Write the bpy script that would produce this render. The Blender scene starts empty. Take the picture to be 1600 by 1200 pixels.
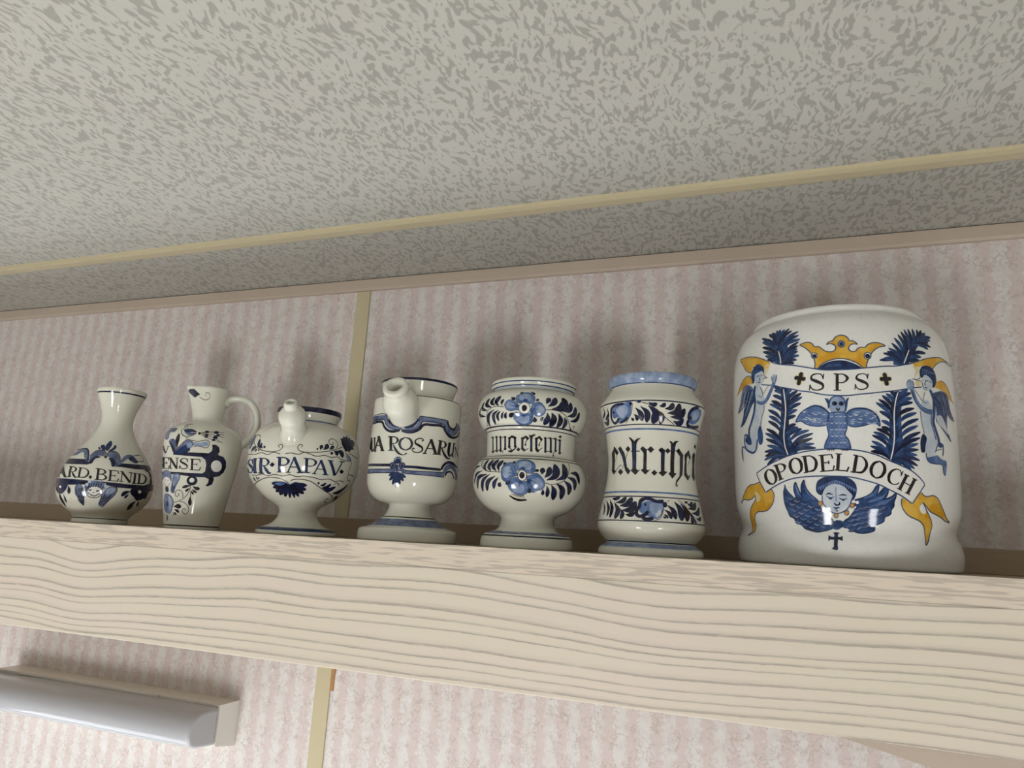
import bpy, bmesh, math, random
from mathutils import Vector, Matrix
from mathutils.geometry import delaunay_2d_cdt
random.seed(7)
S = bpy.context.scene
COL = S.collection

# ---------------------------------------------------------------- camera
ZS = 1.70                     # top of the shelf board
YF, YW = 0.54, 0.745          # shelf front, wall
CEIL = 2.026
cam_d = bpy.data.cameras.new('camera'); cam = bpy.data.objects.new('camera', cam_d); COL.objects.link(cam)
yaw, pitch, roll = -0.362437, 0.2182065, 0.0552396
fwd = Vector((math.sin(yaw)*math.cos(pitch), math.cos(yaw)*math.cos(pitch), math.sin(pitch)))
r0 = Vector((math.cos(yaw), -math.sin(yaw), 0)); u0 = r0.cross(fwd)
rt = r0*math.cos(roll) + u0*math.sin(roll); up = u0*math.cos(roll) - r0*math.sin(roll)
cam.matrix_world = Matrix(((rt.x, up.x, -fwd.x, 0), (rt.y, up.y, -fwd.y, 0), (rt.z, up.z, -fwd.z, ZS+0.006), (0, 0, 0, 1)))
cam_d.sensor_width = 36; cam_d.lens = 36*1104.43/1600; cam_d.clip_start = 0.01
S.camera = cam

# ---------------------------------------------------------------- light and exposure
S.view_settings.view_transform = 'Standard'; S.view_settings.look = 'None'
S.view_settings.gamma = 1; S.view_settings.use_curve_mapping = False
S.view_settings.exposure = 0.44
W = bpy.data.worlds.new('world'); S.world = W; W.use_nodes = True
W.node_tree.nodes['Background'].inputs[0].default_value = (0.75, 0.87, 1, 1)
W.node_tree.nodes['Background'].inputs[1].default_value = 1.5
ROOM = (-1.9, 1.9, -1.45)     # x of the side walls, y of the window wall
WIN = [(0.90, 1.32, 0.25, 0.98), (-0.96, -0.56, 0.25, 0.98)]   # x0, x1, z0, z1 of the windows
POWER = [13.0, 17.0]
for i, (x0, x1, z0, z1) in enumerate(WIN):          # daylight coming in through each window
    l = bpy.data.lights.new('daylight', 'AREA'); l.shape = 'RECTANGLE'
    l.size = x1-x0; l.size_y = z1-z0; l.energy = POWER[i]; l.color = (0.99, 0.985, 0.96)
    o = bpy.data.objects.new('daylight', l); COL.objects.link(o)
    o.location = ((x0+x1)/2, ROOM[2]-0.06, (z0+z1)/2); o.rotation_euler = (math.pi/2, 0, 0)

sl = bpy.data.lights.new('sun', 'SUN'); sl.energy = 20.0; sl.angle = 0.02; sl.color = (1.0, 0.99, 0.965)
so = bpy.data.objects.new('sun', sl); COL.objects.link(so); so.location = (0, -3, 3)
so.rotation_euler = Vector((-0.18, 0.76, -0.62)).to_track_quat('-Z', 'Y').to_euler()

# ---------------------------------------------------------------- materials
def srgb(r, g, b):
    f = lambda c: c/12.92 if c <= 0.04045 else ((c+0.055)/1.055)**2.4
    return (f(r/255), f(g/255), f(b/255), 1)
class NT:
    def __init__(s, name):
        s.m = bpy.data.materials.new(name); s.m.use_nodes = True; s.t = s.m.node_tree
        s.b = s.t.nodes['Principled BSDF']
    def n(s, kind, **kw):
        x = s.t.nodes.new(kind)
        for k, v in kw.items():
            if isinstance(k, str) and hasattr(x, k): setattr(x, k, v)
            else: s.set(x, k, v)
        return x
    def set(s, node, key, v):
        inp = node.inputs[key]
        if hasattr(v, 'bl_idname') and 'Socket' in v.bl_idname: s.t.links.new(v, inp)
        elif isinstance(v, bpy.types.NodeSocket): s.t.links.new(v, inp)
        else: inp.default_value = v
    def obj(s): return s.n('ShaderNodeTexCoord').outputs['Object']
    def mapping(s, vec, scale=(1,1,1), loc=(0,0,0), rot=(0,0,0)):
        x = s.n('ShaderNodeMapping'); s.set(x, 'Vector', vec); s.set(x, 'Scale', scale); s.set(x, 'Location', loc); s.set(x, 'Rotation', rot)
        return x.outputs[0]
    def noise(s, vec, scale, detail=2, rough=0.5, dist=0, out='Fac'):
        x = s.n('ShaderNodeTexNoise'); s.set(x, 'Vector', vec); s.set(x, 'Scale', scale); s.set(x, 'Detail', detail); s.set(x, 'Roughness', rough); s.set(x, 'Distortion', dist)
        return x.outputs[out]
    def math(s, op, a, b=0.0, c=0.0):
        x = s.n('ShaderNodeMath', operation=op); s.set(x, 0, a); s.set(x, 1, b); s.set(x, 2, c); return x.outputs[0]
    def ramp(s, fac, stops, interp='LINEAR'):
        x = s.n('ShaderNodeValToRGB'); s.set(x, 'Fac', fac); r = x.color_ramp; r.interpolation = interp
        while len(r.elements) < len(stops): r.elements.new(0.5)
        for e, (p, c) in zip(r.elements, stops):
            e.position = p; e.color = c if len(c) == 4 else (*c, 1)
        return x.outputs[0]
    def mix(s, fac, a, b, mode='MIX'):
        x = s.n('ShaderNodeMix', data_type='RGBA', blend_type=mode)
        s.set(x, 0, fac); s.set(x, 6, a); s.set(x, 7, b); return x.outputs[2]
    def sep(s, vec):
        x = s.n('ShaderNodeSeparateXYZ'); s.set(x, 0, vec); return x.outputs
    def comb(s, a, b, c):
        x = s.n('ShaderNodeCombineXYZ'); s.set(x, 0, a); s.set(x, 1, b); s.set(x, 2, c); return x.outputs[0]
    def bump(s, h, strength, dist=0.001):
        x = s.n('ShaderNodeBump'); s.set(x, 'Height', h); s.set(x, 'Strength', strength); s.set(x, 'Distance', dist)
        s.t.links.new(x.outputs[0], s.b.inputs['Normal'])
    def done(s, col, rough=0.5, spec=0.5):
        s.set(s.b, 'Base Color', col); s.set(s.b, 'Roughness', rough); s.set(s.b, 'Specular IOR Level', spec)
        return s.m
MAT = {}
def g1(v): return (v, v, v, 1)

def mk_wallpaper():
    n = NT('striped_wallpaper'); v = n.obj(); x, y, z = n.sep(v)
    edge = n.noise(n.comb(x, 0.0, z), 160, 3, 0.65)
    xx = n.math('ADD', n.math('DIVIDE', n.math('ADD', x, 0.0546), 0.0236), n.math('MULTIPLY', n.math('SUBTRACT', edge, 0.5), 1.1))
    c = n.math('COSINE', n.math('MULTIPLY', xx, 2*math.pi))
    stripe = n.ramp(n.math('MULTIPLY_ADD', c, 0.5, 0.5), [(0.35, g1(0)), (0.65, g1(1))])
    blot = n.noise(n.comb(x, 0.0, z), 75, 4, 0.6)
    blot2 = n.noise(n.comb(x, 0.0, n.math('MULTIPLY', z, .6)), 14, 2, 0.5)
    pink = n.mix(blot2, (0.645, 0.55, 0.525, 1), (0.665, 0.595, 0.565, 1))
    white = n.mix(n.ramp(blot, [(0.35, g1(0)), (0.6, g1(1))]), (0.67, 0.635, 0.605, 1), (0.72, 0.70, 0.675, 1))
    col = n.mix(stripe, pink, white)
    wob = n.noise(n.comb(x, 0.0, z), 260, 2, 0.5, out='Color')
    w2 = n.n('ShaderNodeVectorMath', operation='MULTIPLY_ADD'); n.set(w2, 0, wob); n.set(w2, 1, (0.012, 0.0, 0.012)); n.set(w2, 2, v)
    vo = n.n('ShaderNodeTexVoronoi', feature='DISTANCE_TO_EDGE'); n.set(vo, 'Vector', w2.outputs[0]); n.set(vo, 'Scale', 165.0)
    crack = n.ramp(vo.outputs[0], [(0.0, g1(1)), (0.10, g1(0))])
    gate = n.ramp(n.noise(n.comb(x, 0.0, z), 60, 3, 0.6), [(0.42, g1(0)), (0.56, g1(1))])
    col = n.mix(n.math('MULTIPLY', n.math('MULTIPLY', crack, gate), 0.45), col, (0.34, 0.26, 0.225, 1))
    n.bump(n.noise(v, 500, 2), 0.12, 0.0006)
    return n.done(col, 0.55, 0.35)

def mk_ceiling():
    n = NT('squiggle_ceiling_paper'); v = n.obj()
    bend = n.noise(v, 22, 1, 0.5, out='Color')
    q = n.n('ShaderNodeVectorMath', operation='MULTIPLY_ADD'); n.set(q, 0, bend); n.set(q, 1, (0.022, 0.022, 0.0)); n.set(q, 2, v)
    a = n.noise(n.mapping(q.outputs[0], (2.2, 1, 1), rot=(0, 0, 0.18)), 112, 0.8, 0.45, 0.35)
    b = n.noise(n.mapping(q.outputs[0], (1.9, 1, 1), loc=(3, 1, 0), rot=(0, 0, -0.5)), 130, 0.6, 0.45, 0.3)
    s1 = n.ramp(a, [(0.56, g1(0)), (0.62, g1(1))]); s2 = n.ramp(b, [(0.585, g1(0)), (0.65, g1(1))])
    s = n.math('MAXIMUM', s1, s2)
    hue = n.noise(v, 9, 2, 0.5)
    base = n.mix(hue, (0.50, 0.50, 0.445, 1), (0.515, 0.50, 0.46, 1))
    col = n.mix(n.math('MULTIPLY', s, 0.78), base, (0.315, 0.305, 0.27, 1))
    n.bump(s, 0.10, 0.0005)
    return n.done(col, 0.6, 0.3)

def mk_wood(name, tones, line, N, warp=True, period=0.0088, strength=0.8, fine=False):
    n = NT(name); v = n.obj(); x, y, z = n.sep(v)
    if fine:
        f = n.noise(n.comb(n.math('MULTIPLY', x, 34.0), n.math('MULTIPLY', y, 560.0), n.math('MULTIPLY', z, 560.0)), 1.0, 1.5, 0.5, 0.1)
        k = n.ramp(f, [(0.50, g1(0)), (0.58, g1(1))])
        base = n.mix(n.noise(n.comb(n.math('MULTIPLY', x, 6.0), y, n.math('MULTIPLY', z, 60.0)), 1.0, 2), tones[0], tones[1])
        col = n.mix(n.math('MULTIPLY', k, strength), base, line)
        return n.done(col, 0.42, 0.4)
    # warped height coordinate: slow drift, one dip and a fine jitter
    w1 = n.math('MULTIPLY', n.math('SUBTRACT', n.noise(n.comb(n.math('MULTIPLY', x, 3.1), 0.0, n.math('MULTIPLY', z, 5.0)), 1.0, 2, 0.5), 0.5), 0.052)
    dip = n.math('MULTIPLY', n.math('EXPONENT', n.math('MULTIPLY', n.math('POWER', n.math('DIVIDE', n.math('ADD', x, 0.655), 0.055), 2.0), -1.0)), 0.017)
    dip2 = n.math('MULTIPLY', n.math('EXPONENT', n.math('MULTIPLY', n.math('POWER', n.math('DIVIDE', n.math('ADD', x, 0.075), 0.07), 2.0), -1.0)), 0.006)
    jit = n.math('MULTIPLY', n.math('SUBTRACT', n.noise(n.comb(n.math('MULTIPLY', x, 110.0), 0.0, n.math('MULTIPLY', z, 300.0)), 1.0, 4, 0.65), 0.5), 0.0015)
    fade = n.math('MULTIPLY_ADD', n.math('SUBTRACT', z, 1.594), 7.0, 0.25)
    t = n.math('ADD', n.math('ADD', z, n.math('MULTIPLY', n.math('ADD', n.math('ADD', dip, dip2), w1), fade)), jit)
    # uneven ring spacing
    u = n.math('ADD', n.math('DIVIDE', n.math('LOGARITHM', n.math('MULTIPLY_ADD', n.math('SUBTRACT', t, 1.594), 11.5, 1.0), math.e), 0.066), n.math('MULTIPLY', n.noise(n.comb(0.0, n.math('MULTIPLY', t, 55.0), n.math('MULTIPLY', x, 0.8)), 1.0, 1), 2.0))
    fr = n.math('FRACT', u)
    ln = n.ramp(fr, [(0.0, g1(0)), (0.03, g1(1.0)), (0.13, g1(0.9)), (0.22, g1(0.25)), (0.45, g1(0))])
    dash = n.ramp(n.noise(n.comb(n.math('MULTIPLY', x, 45.0), 0.0, n.math('MULTIPLY', z, 700.0)), 1.0, 2, 0.6), [(0.30, g1(0.45)), (0.50, g1(1))])
    big = n.ramp(n.noise(n.comb(n.math('MULTIPLY', x, 9.0), 0.0, n.math('MULTIPLY', t, 90.0)), 1.0, 1), [(0.3, g1(0.65)), (0.6, g1(1))])
    base = n.mix(n.ramp(n.noise(n.comb(n.math('MULTIPLY', x, 5.0), 0.0, n.math('MULTIPLY', z, 45.0)), 1.0, 3), [(0.35, g1(0)), (0.65, g1(1))]), tones[0], tones[1])
    streak = n.noise(n.comb(n.math('MULTIPLY', x, 30.0), 0.0, n.math('MULTIPLY', z, 900.0)), 1.0, 2)
    base = n.mix(n.math('MULTIPLY', streak, 0.25), base, tones[2])
    col = n.mix(n.math('MULTIPLY', n.math('MULTIPLY', n.math('MULTIPLY', ln, dash), big), strength), base, line)
    n.bump(n.math('MULTIPLY', ln, -1.0), 0.12, 0.0004)
    return n.done(col, 0.42, 0.4)

def mk_plain(name, c0, c1, scale, rough=0.4, spec=0.5, stretch=(1, 1, 1)):
    n = NT(name); v = n.mapping(n.obj(), stretch)
    col = n.mix(n.noise(v, scale, 3, 0.55), c0, c1)
    return n.done(col, rough, spec)

def mk_glaze(name, c0, c1, crackle=0.0):
    n = NT(name); v = n.obj()
    col = n.mix(n.noise(v, 22, 3, 0.5), c0, c1)
    speck = n.ramp(n.noise(v, 420, 1, 0.5), [(0.775, g1(0)), (0.79, g1(1))])
    col = n.mix(n.math('MULTIPLY', speck, 0.5), col, (0.22, 0.2, 0.16, 1))
    if crackle:
        vo = n.n('ShaderNodeTexVoronoi', feature='DISTANCE_TO_EDGE'); n.set(vo, 'Vector', v); n.set(vo, 'Scale', 130.0)
        ck = n.ramp(vo.outputs[0], [(0.0, g1(1)), (0.035, g1(0))])
        col = n.mix(n.math('MULTIPLY', ck, crackle), col, (0.50, 0.49, 0.45, 1))
    n.bump(n.noise(v, 40, 2), 0.05, 0.001)
    return n.done(col, 0.07, 0.5)

def mk_paint(name, c0, c1, scale=130, lo=0.38, hi=0.62):
    n = NT(name); v = n.obj()
    col = n.mix(n.ramp(n.noise(v, scale, 3, 0.6), [(lo, g1(0)), (hi, g1(1))]), (*c0, 1), (*c1, 1))
    return n.done(col, 0.09, 0.5)

MAT['wallpaper'] = mk_wallpaper()
MAT['ceiling'] = mk_ceiling()
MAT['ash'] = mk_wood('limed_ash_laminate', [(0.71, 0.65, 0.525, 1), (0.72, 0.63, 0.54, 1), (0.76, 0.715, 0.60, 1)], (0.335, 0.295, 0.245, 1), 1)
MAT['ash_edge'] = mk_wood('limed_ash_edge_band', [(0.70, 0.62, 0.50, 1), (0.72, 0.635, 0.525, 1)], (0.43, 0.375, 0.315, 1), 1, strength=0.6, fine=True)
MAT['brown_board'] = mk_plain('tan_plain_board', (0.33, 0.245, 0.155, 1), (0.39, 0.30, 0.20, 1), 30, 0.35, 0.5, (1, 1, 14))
MAT['cream_trim'] = mk_plain('cream_trim_strip', (0.54, 0.475, 0.305, 1), (0.58, 0.51, 0.335, 1), 40, 0.35, 0.5)
MAT['beige_trim'] = mk_plain('beige_trim_moulding', (0.50, 0.42, 0.34, 1), (0.54, 0.455, 0.365, 1), 40, 0.4, 0.5)
MAT['white_plastic'] = mk_plain('white_plastic', (0.72, 0.70, 0.64, 1), (0.75, 0.73, 0.67, 1), 20, 0.35, 0.5)
MAT['floor'] = mk_plain('pale_floor_vinyl', (0.60, 0.585, 0.56, 1), (0.66, 0.645, 0.62, 1), 12, 0.4, 0.4)
MAT['bounce_worktop'] = mk_plain('cool_grey_laminate', (0.64, 0.67, 0.70, 1), (0.69, 0.72, 0.755, 1), 25, 0.4, 0.5)
MAT['dark'] = mk_plain('dark_gap', (0.03, 0.025, 0.02, 1), (0.04, 0.035, 0.03, 1), 20, 0.7, 0.2)
MAT['rust'] = mk_plain('brown_wood_sliver', (0.42, 0.20, 0.07, 1), (0.50, 0.27, 0.10, 1), 60, 0.5, 0.3)
n = NT('frosted_diffuser_plastic'); n.set(n.b, 'Transmission Weight', 0.12); MAT['diffuser'] = n.done((0.50, 0.51, 0.54, 1), 0.14, 0.5)
MAT['glaze'] = mk_glaze('ivory_tin_glaze', (0.70, 0.70, 0.60, 1), (0.735, 0.735, 0.645, 1))
MAT['glaze_white'] = mk_glaze('white_crackled_glaze', (0.78, 0.79, 0.75, 1), (0.81, 0.82, 0.785, 1), 0.16)
n = NT('window_glass'); n.t.nodes.remove(n.b)
tr = n.n('ShaderNodeBsdfTransparent'); gl = n.n('ShaderNodeBsdfGlossy'); gl.inputs['Roughness'].default_value = 0.02
mx = n.n('ShaderNodeMixShader'); mx.inputs[0].default_value = 0.06
n.t.links.new(tr.outputs[0], mx.inputs[1]); n.t.links.new(gl.outputs[0], mx.inputs[2]); n.t.links.new(mx.outputs[0], n.t.nodes['Material Output'].inputs[0])
MAT['glass'] = n.m
PAINT = {
 'K': mk_paint('black_paint', (0.006, 0.006, 0.008), (0.018, 0.016, 0.016)),
 'N': mk_paint('navy_paint', (0.005, 0.006, 0.018), (0.009, 0.014, 0.060)),
 'B': mk_paint('blue_paint', (0.010, 0.032, 0.105), (0.032, 0.085, 0.225), 170),
 'D': mk_paint('deep_blue_paint', (0.005, 0.013, 0.045), (0.011, 0.034, 0.115), 170),
 'M': mk_paint('mid_blue_wash', (0.055, 0.11, 0.265), (0.13, 0.21, 0.40), 150),
 'L': mk_paint('pale_blue_wash', (0.20, 0.27, 0.43), (0.34, 0.42, 0.56), 120),
 'S': mk_paint('slate_blue_wash', (0.075, 0.10, 0.195), (0.17, 0.21, 0.33), 110),
 'P': mk_paint('faint_blue_wash', (0.46, 0.53, 0.62), (0.58, 0.63, 0.67), 120),
 'Y': mk_paint('yellow_paint', (0.60, 0.30, 0.012), (0.70, 0.44, 0.06), 90),
 'H': mk_paint('pale_yellow_wash', (0.66, 0.56, 0.26), (0.70, 0.64, 0.42), 90),
 'O': mk_paint('ochre_paint', (0.50, 0.24, 0.06), (0.56, 0.32, 0.12), 200),
 'R': mk_paint('brown_line_paint', (0.045, 0.030, 0.026), (0.08, 0.055, 0.05)),
 'G': mk_paint('grey_blue_line_paint', (0.04, 0.07, 0.11), (0.08, 0.115, 0.16)),
 'X': mk_paint('white_paint', (0.76, 0.76, 0.72), (0.80, 0.80, 0.76)),
}

# ---------------------------------------------------------------- mesh helpers
def link(name, me, mat=None, parent=None):
    o = bpy.data.objects.new(name, me); COL.objects.link(o)
    if mat is not None and me is not None and not me.materials: me.materials.append(mat)
    if parent is not None: o.parent = parent
    return o
def tag(o, label=None, cat=None, group=None, kind=None):
    if label: o['label'] = label
    if cat: o['category'] = cat
    if group: o['group'] = group
    if kind: o['kind'] = kind
    return o
def mesh(name, verts, faces, smooth=False):
    me = bpy.data.meshes.new(name); me.from_pydata([tuple(v) for v in verts], [], faces); me.update()
    if smooth:
        for p in me.polygons: p.use_smooth = True
    return me
def box_mesh(name, lo, hi, bevel=0.0):
    bm = bmesh.new(); bmesh.ops.create_cube(bm, size=1)
    for v in bm.verts:
        v.co = Vector([(lo[i]+hi[i])/2 + v.co[i]*(hi[i]-lo[i]) for i in range(3)])
    if bevel: bmesh.ops.bevel(bm, geom=bm.edges[:], offset=bevel, segments=2, affect='EDGES', profile=0.5)
    me = bpy.data.meshes.new(name); bm.to_mesh(me); bm.free(); return me
def box(name, lo, hi, mat, parent=None, bevel=0.0): return link(name, box_mesh(name, lo, hi, bevel), mat, parent)
def extrude_x(name, prof, x0, x1, mat, parent=None, smooth=False, bevel=0.0):
    """closed (y, z) outline pushed along x"""
    n = len(prof); bm = bmesh.new()
    a = [bm.verts.new((x0, y, z)) for y, z in prof]; b = [bm.verts.new((x1, y, z)) for y, z in prof]
    for i in range(n):
        f = bm.faces.new((a[i], a[(i+1) % n], b[(i+1) % n], b[i])); f.smooth = smooth
    ca = bm.faces.new(a[::-1]); cb = bm.faces.new(b)
    bmesh.ops.recalc_face_normals(bm, faces=bm.faces[:])
    if bevel: bmesh.ops.bevel(bm, geom=[e for f in (ca, cb) for e in f.edges], offset=bevel, segments=3, affect='EDGES', profile=0.5)
    me = bpy.data.meshes.new(name); bm.to_mesh(me); bm.free()
    return link(name, me, mat, parent)
def catmull(pts, closed=False, step=1.0, alpha=0.5):
    """points along a centripetal Catmull-Rom curve through 2-D points"""
    P = [Vector(p) for p in pts]
    Q = [P[0]]
    for p in P[1:]:
        if (p-Q[-1]).length > 1e-6: Q.append(p)
    if closed and (Q[0]-Q[-1]).length < 1e-6: Q.pop()
    P = Q; n = len(P)
    if n < 3: closed = False
    if n < 2: return P
    out = []
    for i in range(n if closed else n-1):
        if closed: p0, p1, p2, p3 = P[(i-1) % n], P[i], P[(i+1) % n], P[(i+2) % n]
        else:
            p1, p2 = P[i], P[i+1]
            p0 = P[i-1] if i > 0 else p1*2-p2
            p3 = P[i+2] if i+2 < n else p2*2-p1
        t1 = max((p1-p0).length, 1e-6)**alpha; t2 = t1+max((p2-p1).length, 1e-6)**alpha; t3 = t2+max((p3-p2).length, 1e-6)**alpha
        k = max(1, min(24, int(math.ceil((p2-p1).length/step))))
        for j in range(k):
            t = t1+(t2-t1)*j/k
            a1 = p0*((t1-t)/t1)+p1*(t/t1); a2 = p1*((t2-t)/(t2-t1))+p2*((t-t1)/(t2-t1)); a3 = p2*((t3-t)/(t3-t2))+p3*((t-t2)/(t3-t2))
            b1 = a1*((t2-t)/t2)+a2*(t/t2); b2 = a2*((t3-t)/(t3-t1))+a3*((t-t1)/(t3-t1))
            out.append(b1*((t2-t)/(t2-t1))+b2*((t-t1)/(t2-t1)))
    if not closed: out.append(P[-1])
    return out
def lathe_mesh(name, prof, segs=128, deform=None):
    """surface of revolution about z of an (r, z) polyline in metres; r = 0 closes it"""
    V, F, rows = [], [], []
    for r, z in prof:
        if r < 1e-6: rows.append([len(V)]); V.append((0, 0, z))
        else:
            row = []
            for k in range(segs):
                a = 2*math.pi*k/segs; row.append(len(V))
                p = Vector((r*math.sin(a), -r*math.cos(a), z))
                V.append(tuple(deform(p) if deform else p))
            rows.append(row)
    for A, B in zip(rows, rows[1:]):
        for k in range(segs):
            k2 = (k+1) % segs
            if len(A) == 1 and len(B) == 1: continue
            if len(A) == 1: F.append((A[0], B[k2], B[k]))
            elif len(B) == 1: F.append((A[k], A[k2], B[0]))
            else: F.append((A[k], A[k2], B[k2], B[k]))
    return mesh(name, V, F, True)
def tube_mesh(name, pts, radii, segs=20, flat=1.0, side=Vector((0, 0, 1))):
    """smooth tube through 3-D points; 'side' is the direction scaled by 'flat'"""
    V, F = [], []; n = len(pts)
    for i, p in enumerate(pts):
        t = (pts[min(i+1, n-1)]-pts[max(i-1, 0)]).normalized()
        b = side.normalized(); a = t.cross(b).normalized()
        for k in range(segs):
            w = 2*math.pi*k/segs
            V.append(p + a*math.cos(w)*radii[i] + b*math.sin(w)*radii[i]*flat)
    for i in range(n-1):
        for k in range(segs):
            k2 = (k+1) % segs; F.append((i*segs+k, i*segs+k2, (i+1)*segs+k2, (i+1)*segs+k))
    F.append(tuple(range(segs))[::-1]); F.append(tuple((n-1)*segs+k for k in range(segs)))
    me = mesh(name, V, F, True)
    bm = bmesh.new(); bm.from_mesh(me); bmesh.ops.recalc_face_normals(bm, faces=bm.faces[:]); bm.to_mesh(me); bm.free()
    return me

# ---------------------------------------------------------------- the room
X0, X1, YB = ROOM
w = box('wall_back', (X0-0.03, YW+0.004, 0), (X1+0.03, YW+0.06, CEIL+0.03), MAT['wallpaper']); tag(w, kind='structure')
for a, b in ((X0, -0.4945), (-0.4925, X1)):
    box('wall_panel', (a, YW, 0.0), (b, YW+0.004, CEIL), MAT['wallpaper'], w)
SK = (-1.45, 0.35, -1.22, -0.72)      # unseen roof light, added to bring sun down below the shelf: x0, x1, y0, y1
def addbox(bm, lo, hi):
    r = bmesh.ops.create_cube(bm, size=1)['verts']
    for v in r: v.co = Vector([(lo[i]+hi[i])/2+v.co[i]*(hi[i]-lo[i]) for i in range(3)])
def around(name, x0, x1, y0, y1, za, zb):
    bm = bmesh.new()
    addbox(bm, (x0, y0, za), (x1, SK[2], zb)); addbox(bm, (x0, SK[3], za), (x1, y1, zb))
    addbox(bm, (x0, SK[2], za), (SK[0], SK[3], zb)); addbox(bm, (SK[1], SK[2], za), (x1, SK[3], zb))
    me = bpy.data.meshes.new(name); bm.to_mesh(me); bm.free(); return me
c = link('ceiling', around('ceiling', X0-0.03, X1+0.03, YB-0.06, YW+0.06, CEIL+0.004, CEIL+0.03), MAT['ceiling']); tag(c, kind='structure')
link('ceiling_panel', around('ceiling_panel', X0, X1, YB, 0.601, CEIL, CEIL+0.004), MAT['ceiling'], c)
box('ceiling_panel', (X0, 0.603, CEIL), (X1, YW, CEIL+0.004), MAT['ceiling'], c)
bm = bmesh.new(); f = 0.03
addbox(bm, (SK[0], SK[2], CEIL-0.01), (SK[1], SK[2]+f, CEIL+0.04)); addbox(bm, (SK[0], SK[3]-f, CEIL-0.01), (SK[1], SK[3], CEIL+0.04))
addbox(bm, (SK[0], SK[2]+f, CEIL-0.01), (SK[0]+f, SK[3]-f, CEIL+0.04)); addbox(bm, (SK[1]-f, SK[2]+f, CEIL-0.01), (SK[1], SK[3]-f, CEIL+0.04))
me = bpy.data.meshes.new('added_roof_light'); bm.to_mesh(me); bm.free()
wo = tag(link('window_3', me, MAT['white_plastic']), kind='structure')  # out of view, added to let the sun in from above
link('pane', mesh('pane', [(SK[0]+f, SK[2]+f, CEIL+0.02), (SK[1]-f, SK[2]+f, CEIL+0.02), (SK[1]-f, SK[3]-f, CEIL+0.02), (SK[0]+f, SK[3]-f, CEIL+0.02)], [(0, 1, 2, 3)]), MAT['glass'], wo)
tag(box('floor', (X0-0.03, YB-0.06, -0.04), (X1+0.03, YW+0.06, 0), MAT['floor']), kind='structure')
tag(box('wall_left', (X0-0.06, YB-0.06, 0), (X0, YW+0.06, CEIL+0.03), MAT['wallpaper']), kind='structure')
tag(box('wall_right', (X1, YB-0.06, 0), (X1+0.06, YW+0.06, CEIL+0.03), MAT['wallpaper']), kind='structure')
# the window wall behind the camera, built round its two openings
bm = bmesh.new()
xs = sorted([X0]+[v for q in WIN for v in q[:2]]+[X1]); z0, z1 = WIN[0][2:]
for i, (a, b) in enumerate(zip(xs, xs[1:])):
    if i % 2 == 0: addbox(bm, (a, YB-0.05, 0), (b, YB, CEIL))
    else: addbox(bm, (a, YB-0.05, 0), (b, YB, z0)); addbox(bm, (a, YB-0.05, z1), (b, YB, CEIL))
me = bpy.data.meshes.new('wall_front'); bm.to_mesh(me); bm.free()
tag(link('wall_front', me, MAT['wallpaper']), kind='structure')
for i, (a, b, z0, z1) in enumerate(WIN):
    bm = bmesh.new(); f = 0.035
    addbox(bm, (a, YB-0.04, z0), (b, YB+0.01, z0+f)); addbox(bm, (a, YB-0.04, z1-f), (b, YB+0.01, z1))
    addbox(bm, (a, YB-0.04, z0+f), (a+f, YB+0.01, z1-f)); addbox(bm, (b-f, YB-0.04, z0+f), (b, YB+0.01, z1-f))
    me = bpy.data.meshes.new('window_frame'); bm.to_mesh(me); bm.free()
    wo = tag(link('window_%d' % (i+1), me, MAT['white_plastic']), kind='structure')
    link('pane', mesh('pane', [(a+f, YB-0.02, z0+f), (b-f, YB-0.02, z0+f), (b-f, YB-0.02, z1-f), (a+f, YB-0.02, z1-f)], [(0, 1, 2, 3)]), MAT['glass'], wo)
# trims: ceiling joint strip, moulding under the ceiling, strip over the wall joint
tag(extrude_x('trim_1', [(0.592, CEIL), (0.5925, CEIL-0.0032), (0.597, CEIL-0.0045), (0.607, CEIL-0.0045), (0.611, CEIL-0.003), (0.6115, CEIL)], X0, X1, MAT['cream_trim']), kind='structure')
t2 = tag(extrude_x('trim_2', [(YW, CEIL-0.0155), (YW-0.0045, CEIL-0.0155), (YW-0.0065, CEIL-0.013), (YW-0.0065, CEIL-0.0012), (YW, CEIL-0.0012)], X0, X1, MAT['beige_trim']), kind='structure')
box('shadow_gap', (X0, YW-0.005, CEIL-0.0012), (X1, YW, CEIL), MAT['dark'], t2)
t3 = link('trim_3', box_mesh('trim_3', (-0.5035, YW-0.0022, 0.0), (-0.4835, YW, CEIL-0.0155), 0.0008), MAT['cream_trim']); tag(t3, kind='structure')
box('wood_sliver', (-0.4834, YW-0.0015, 1.528), (-0.4795, YW, 1.60), MAT['rust'], t3)

# ---------------------------------------------------------------- unseen counter, added below the shelf to bounce sunlight up
wt = bpy.data.objects.new('bounce_worktop', None); COL.objects.link(wt)
tag(wt, 'unseen pale counter added below the shelf to bounce sunlight up', 'bounce_worktop')
box('top', (X0+0.002, 0.17, 0.87), (X1-0.002, YW-0.001, 0.90), MAT['bounce_worktop'], wt, 0.004)
box('plinth', (X0+0.002, 0.22, 0.0), (X1-0.002, YW-0.001, 0.87), MAT['beige_trim'], wt)

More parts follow.
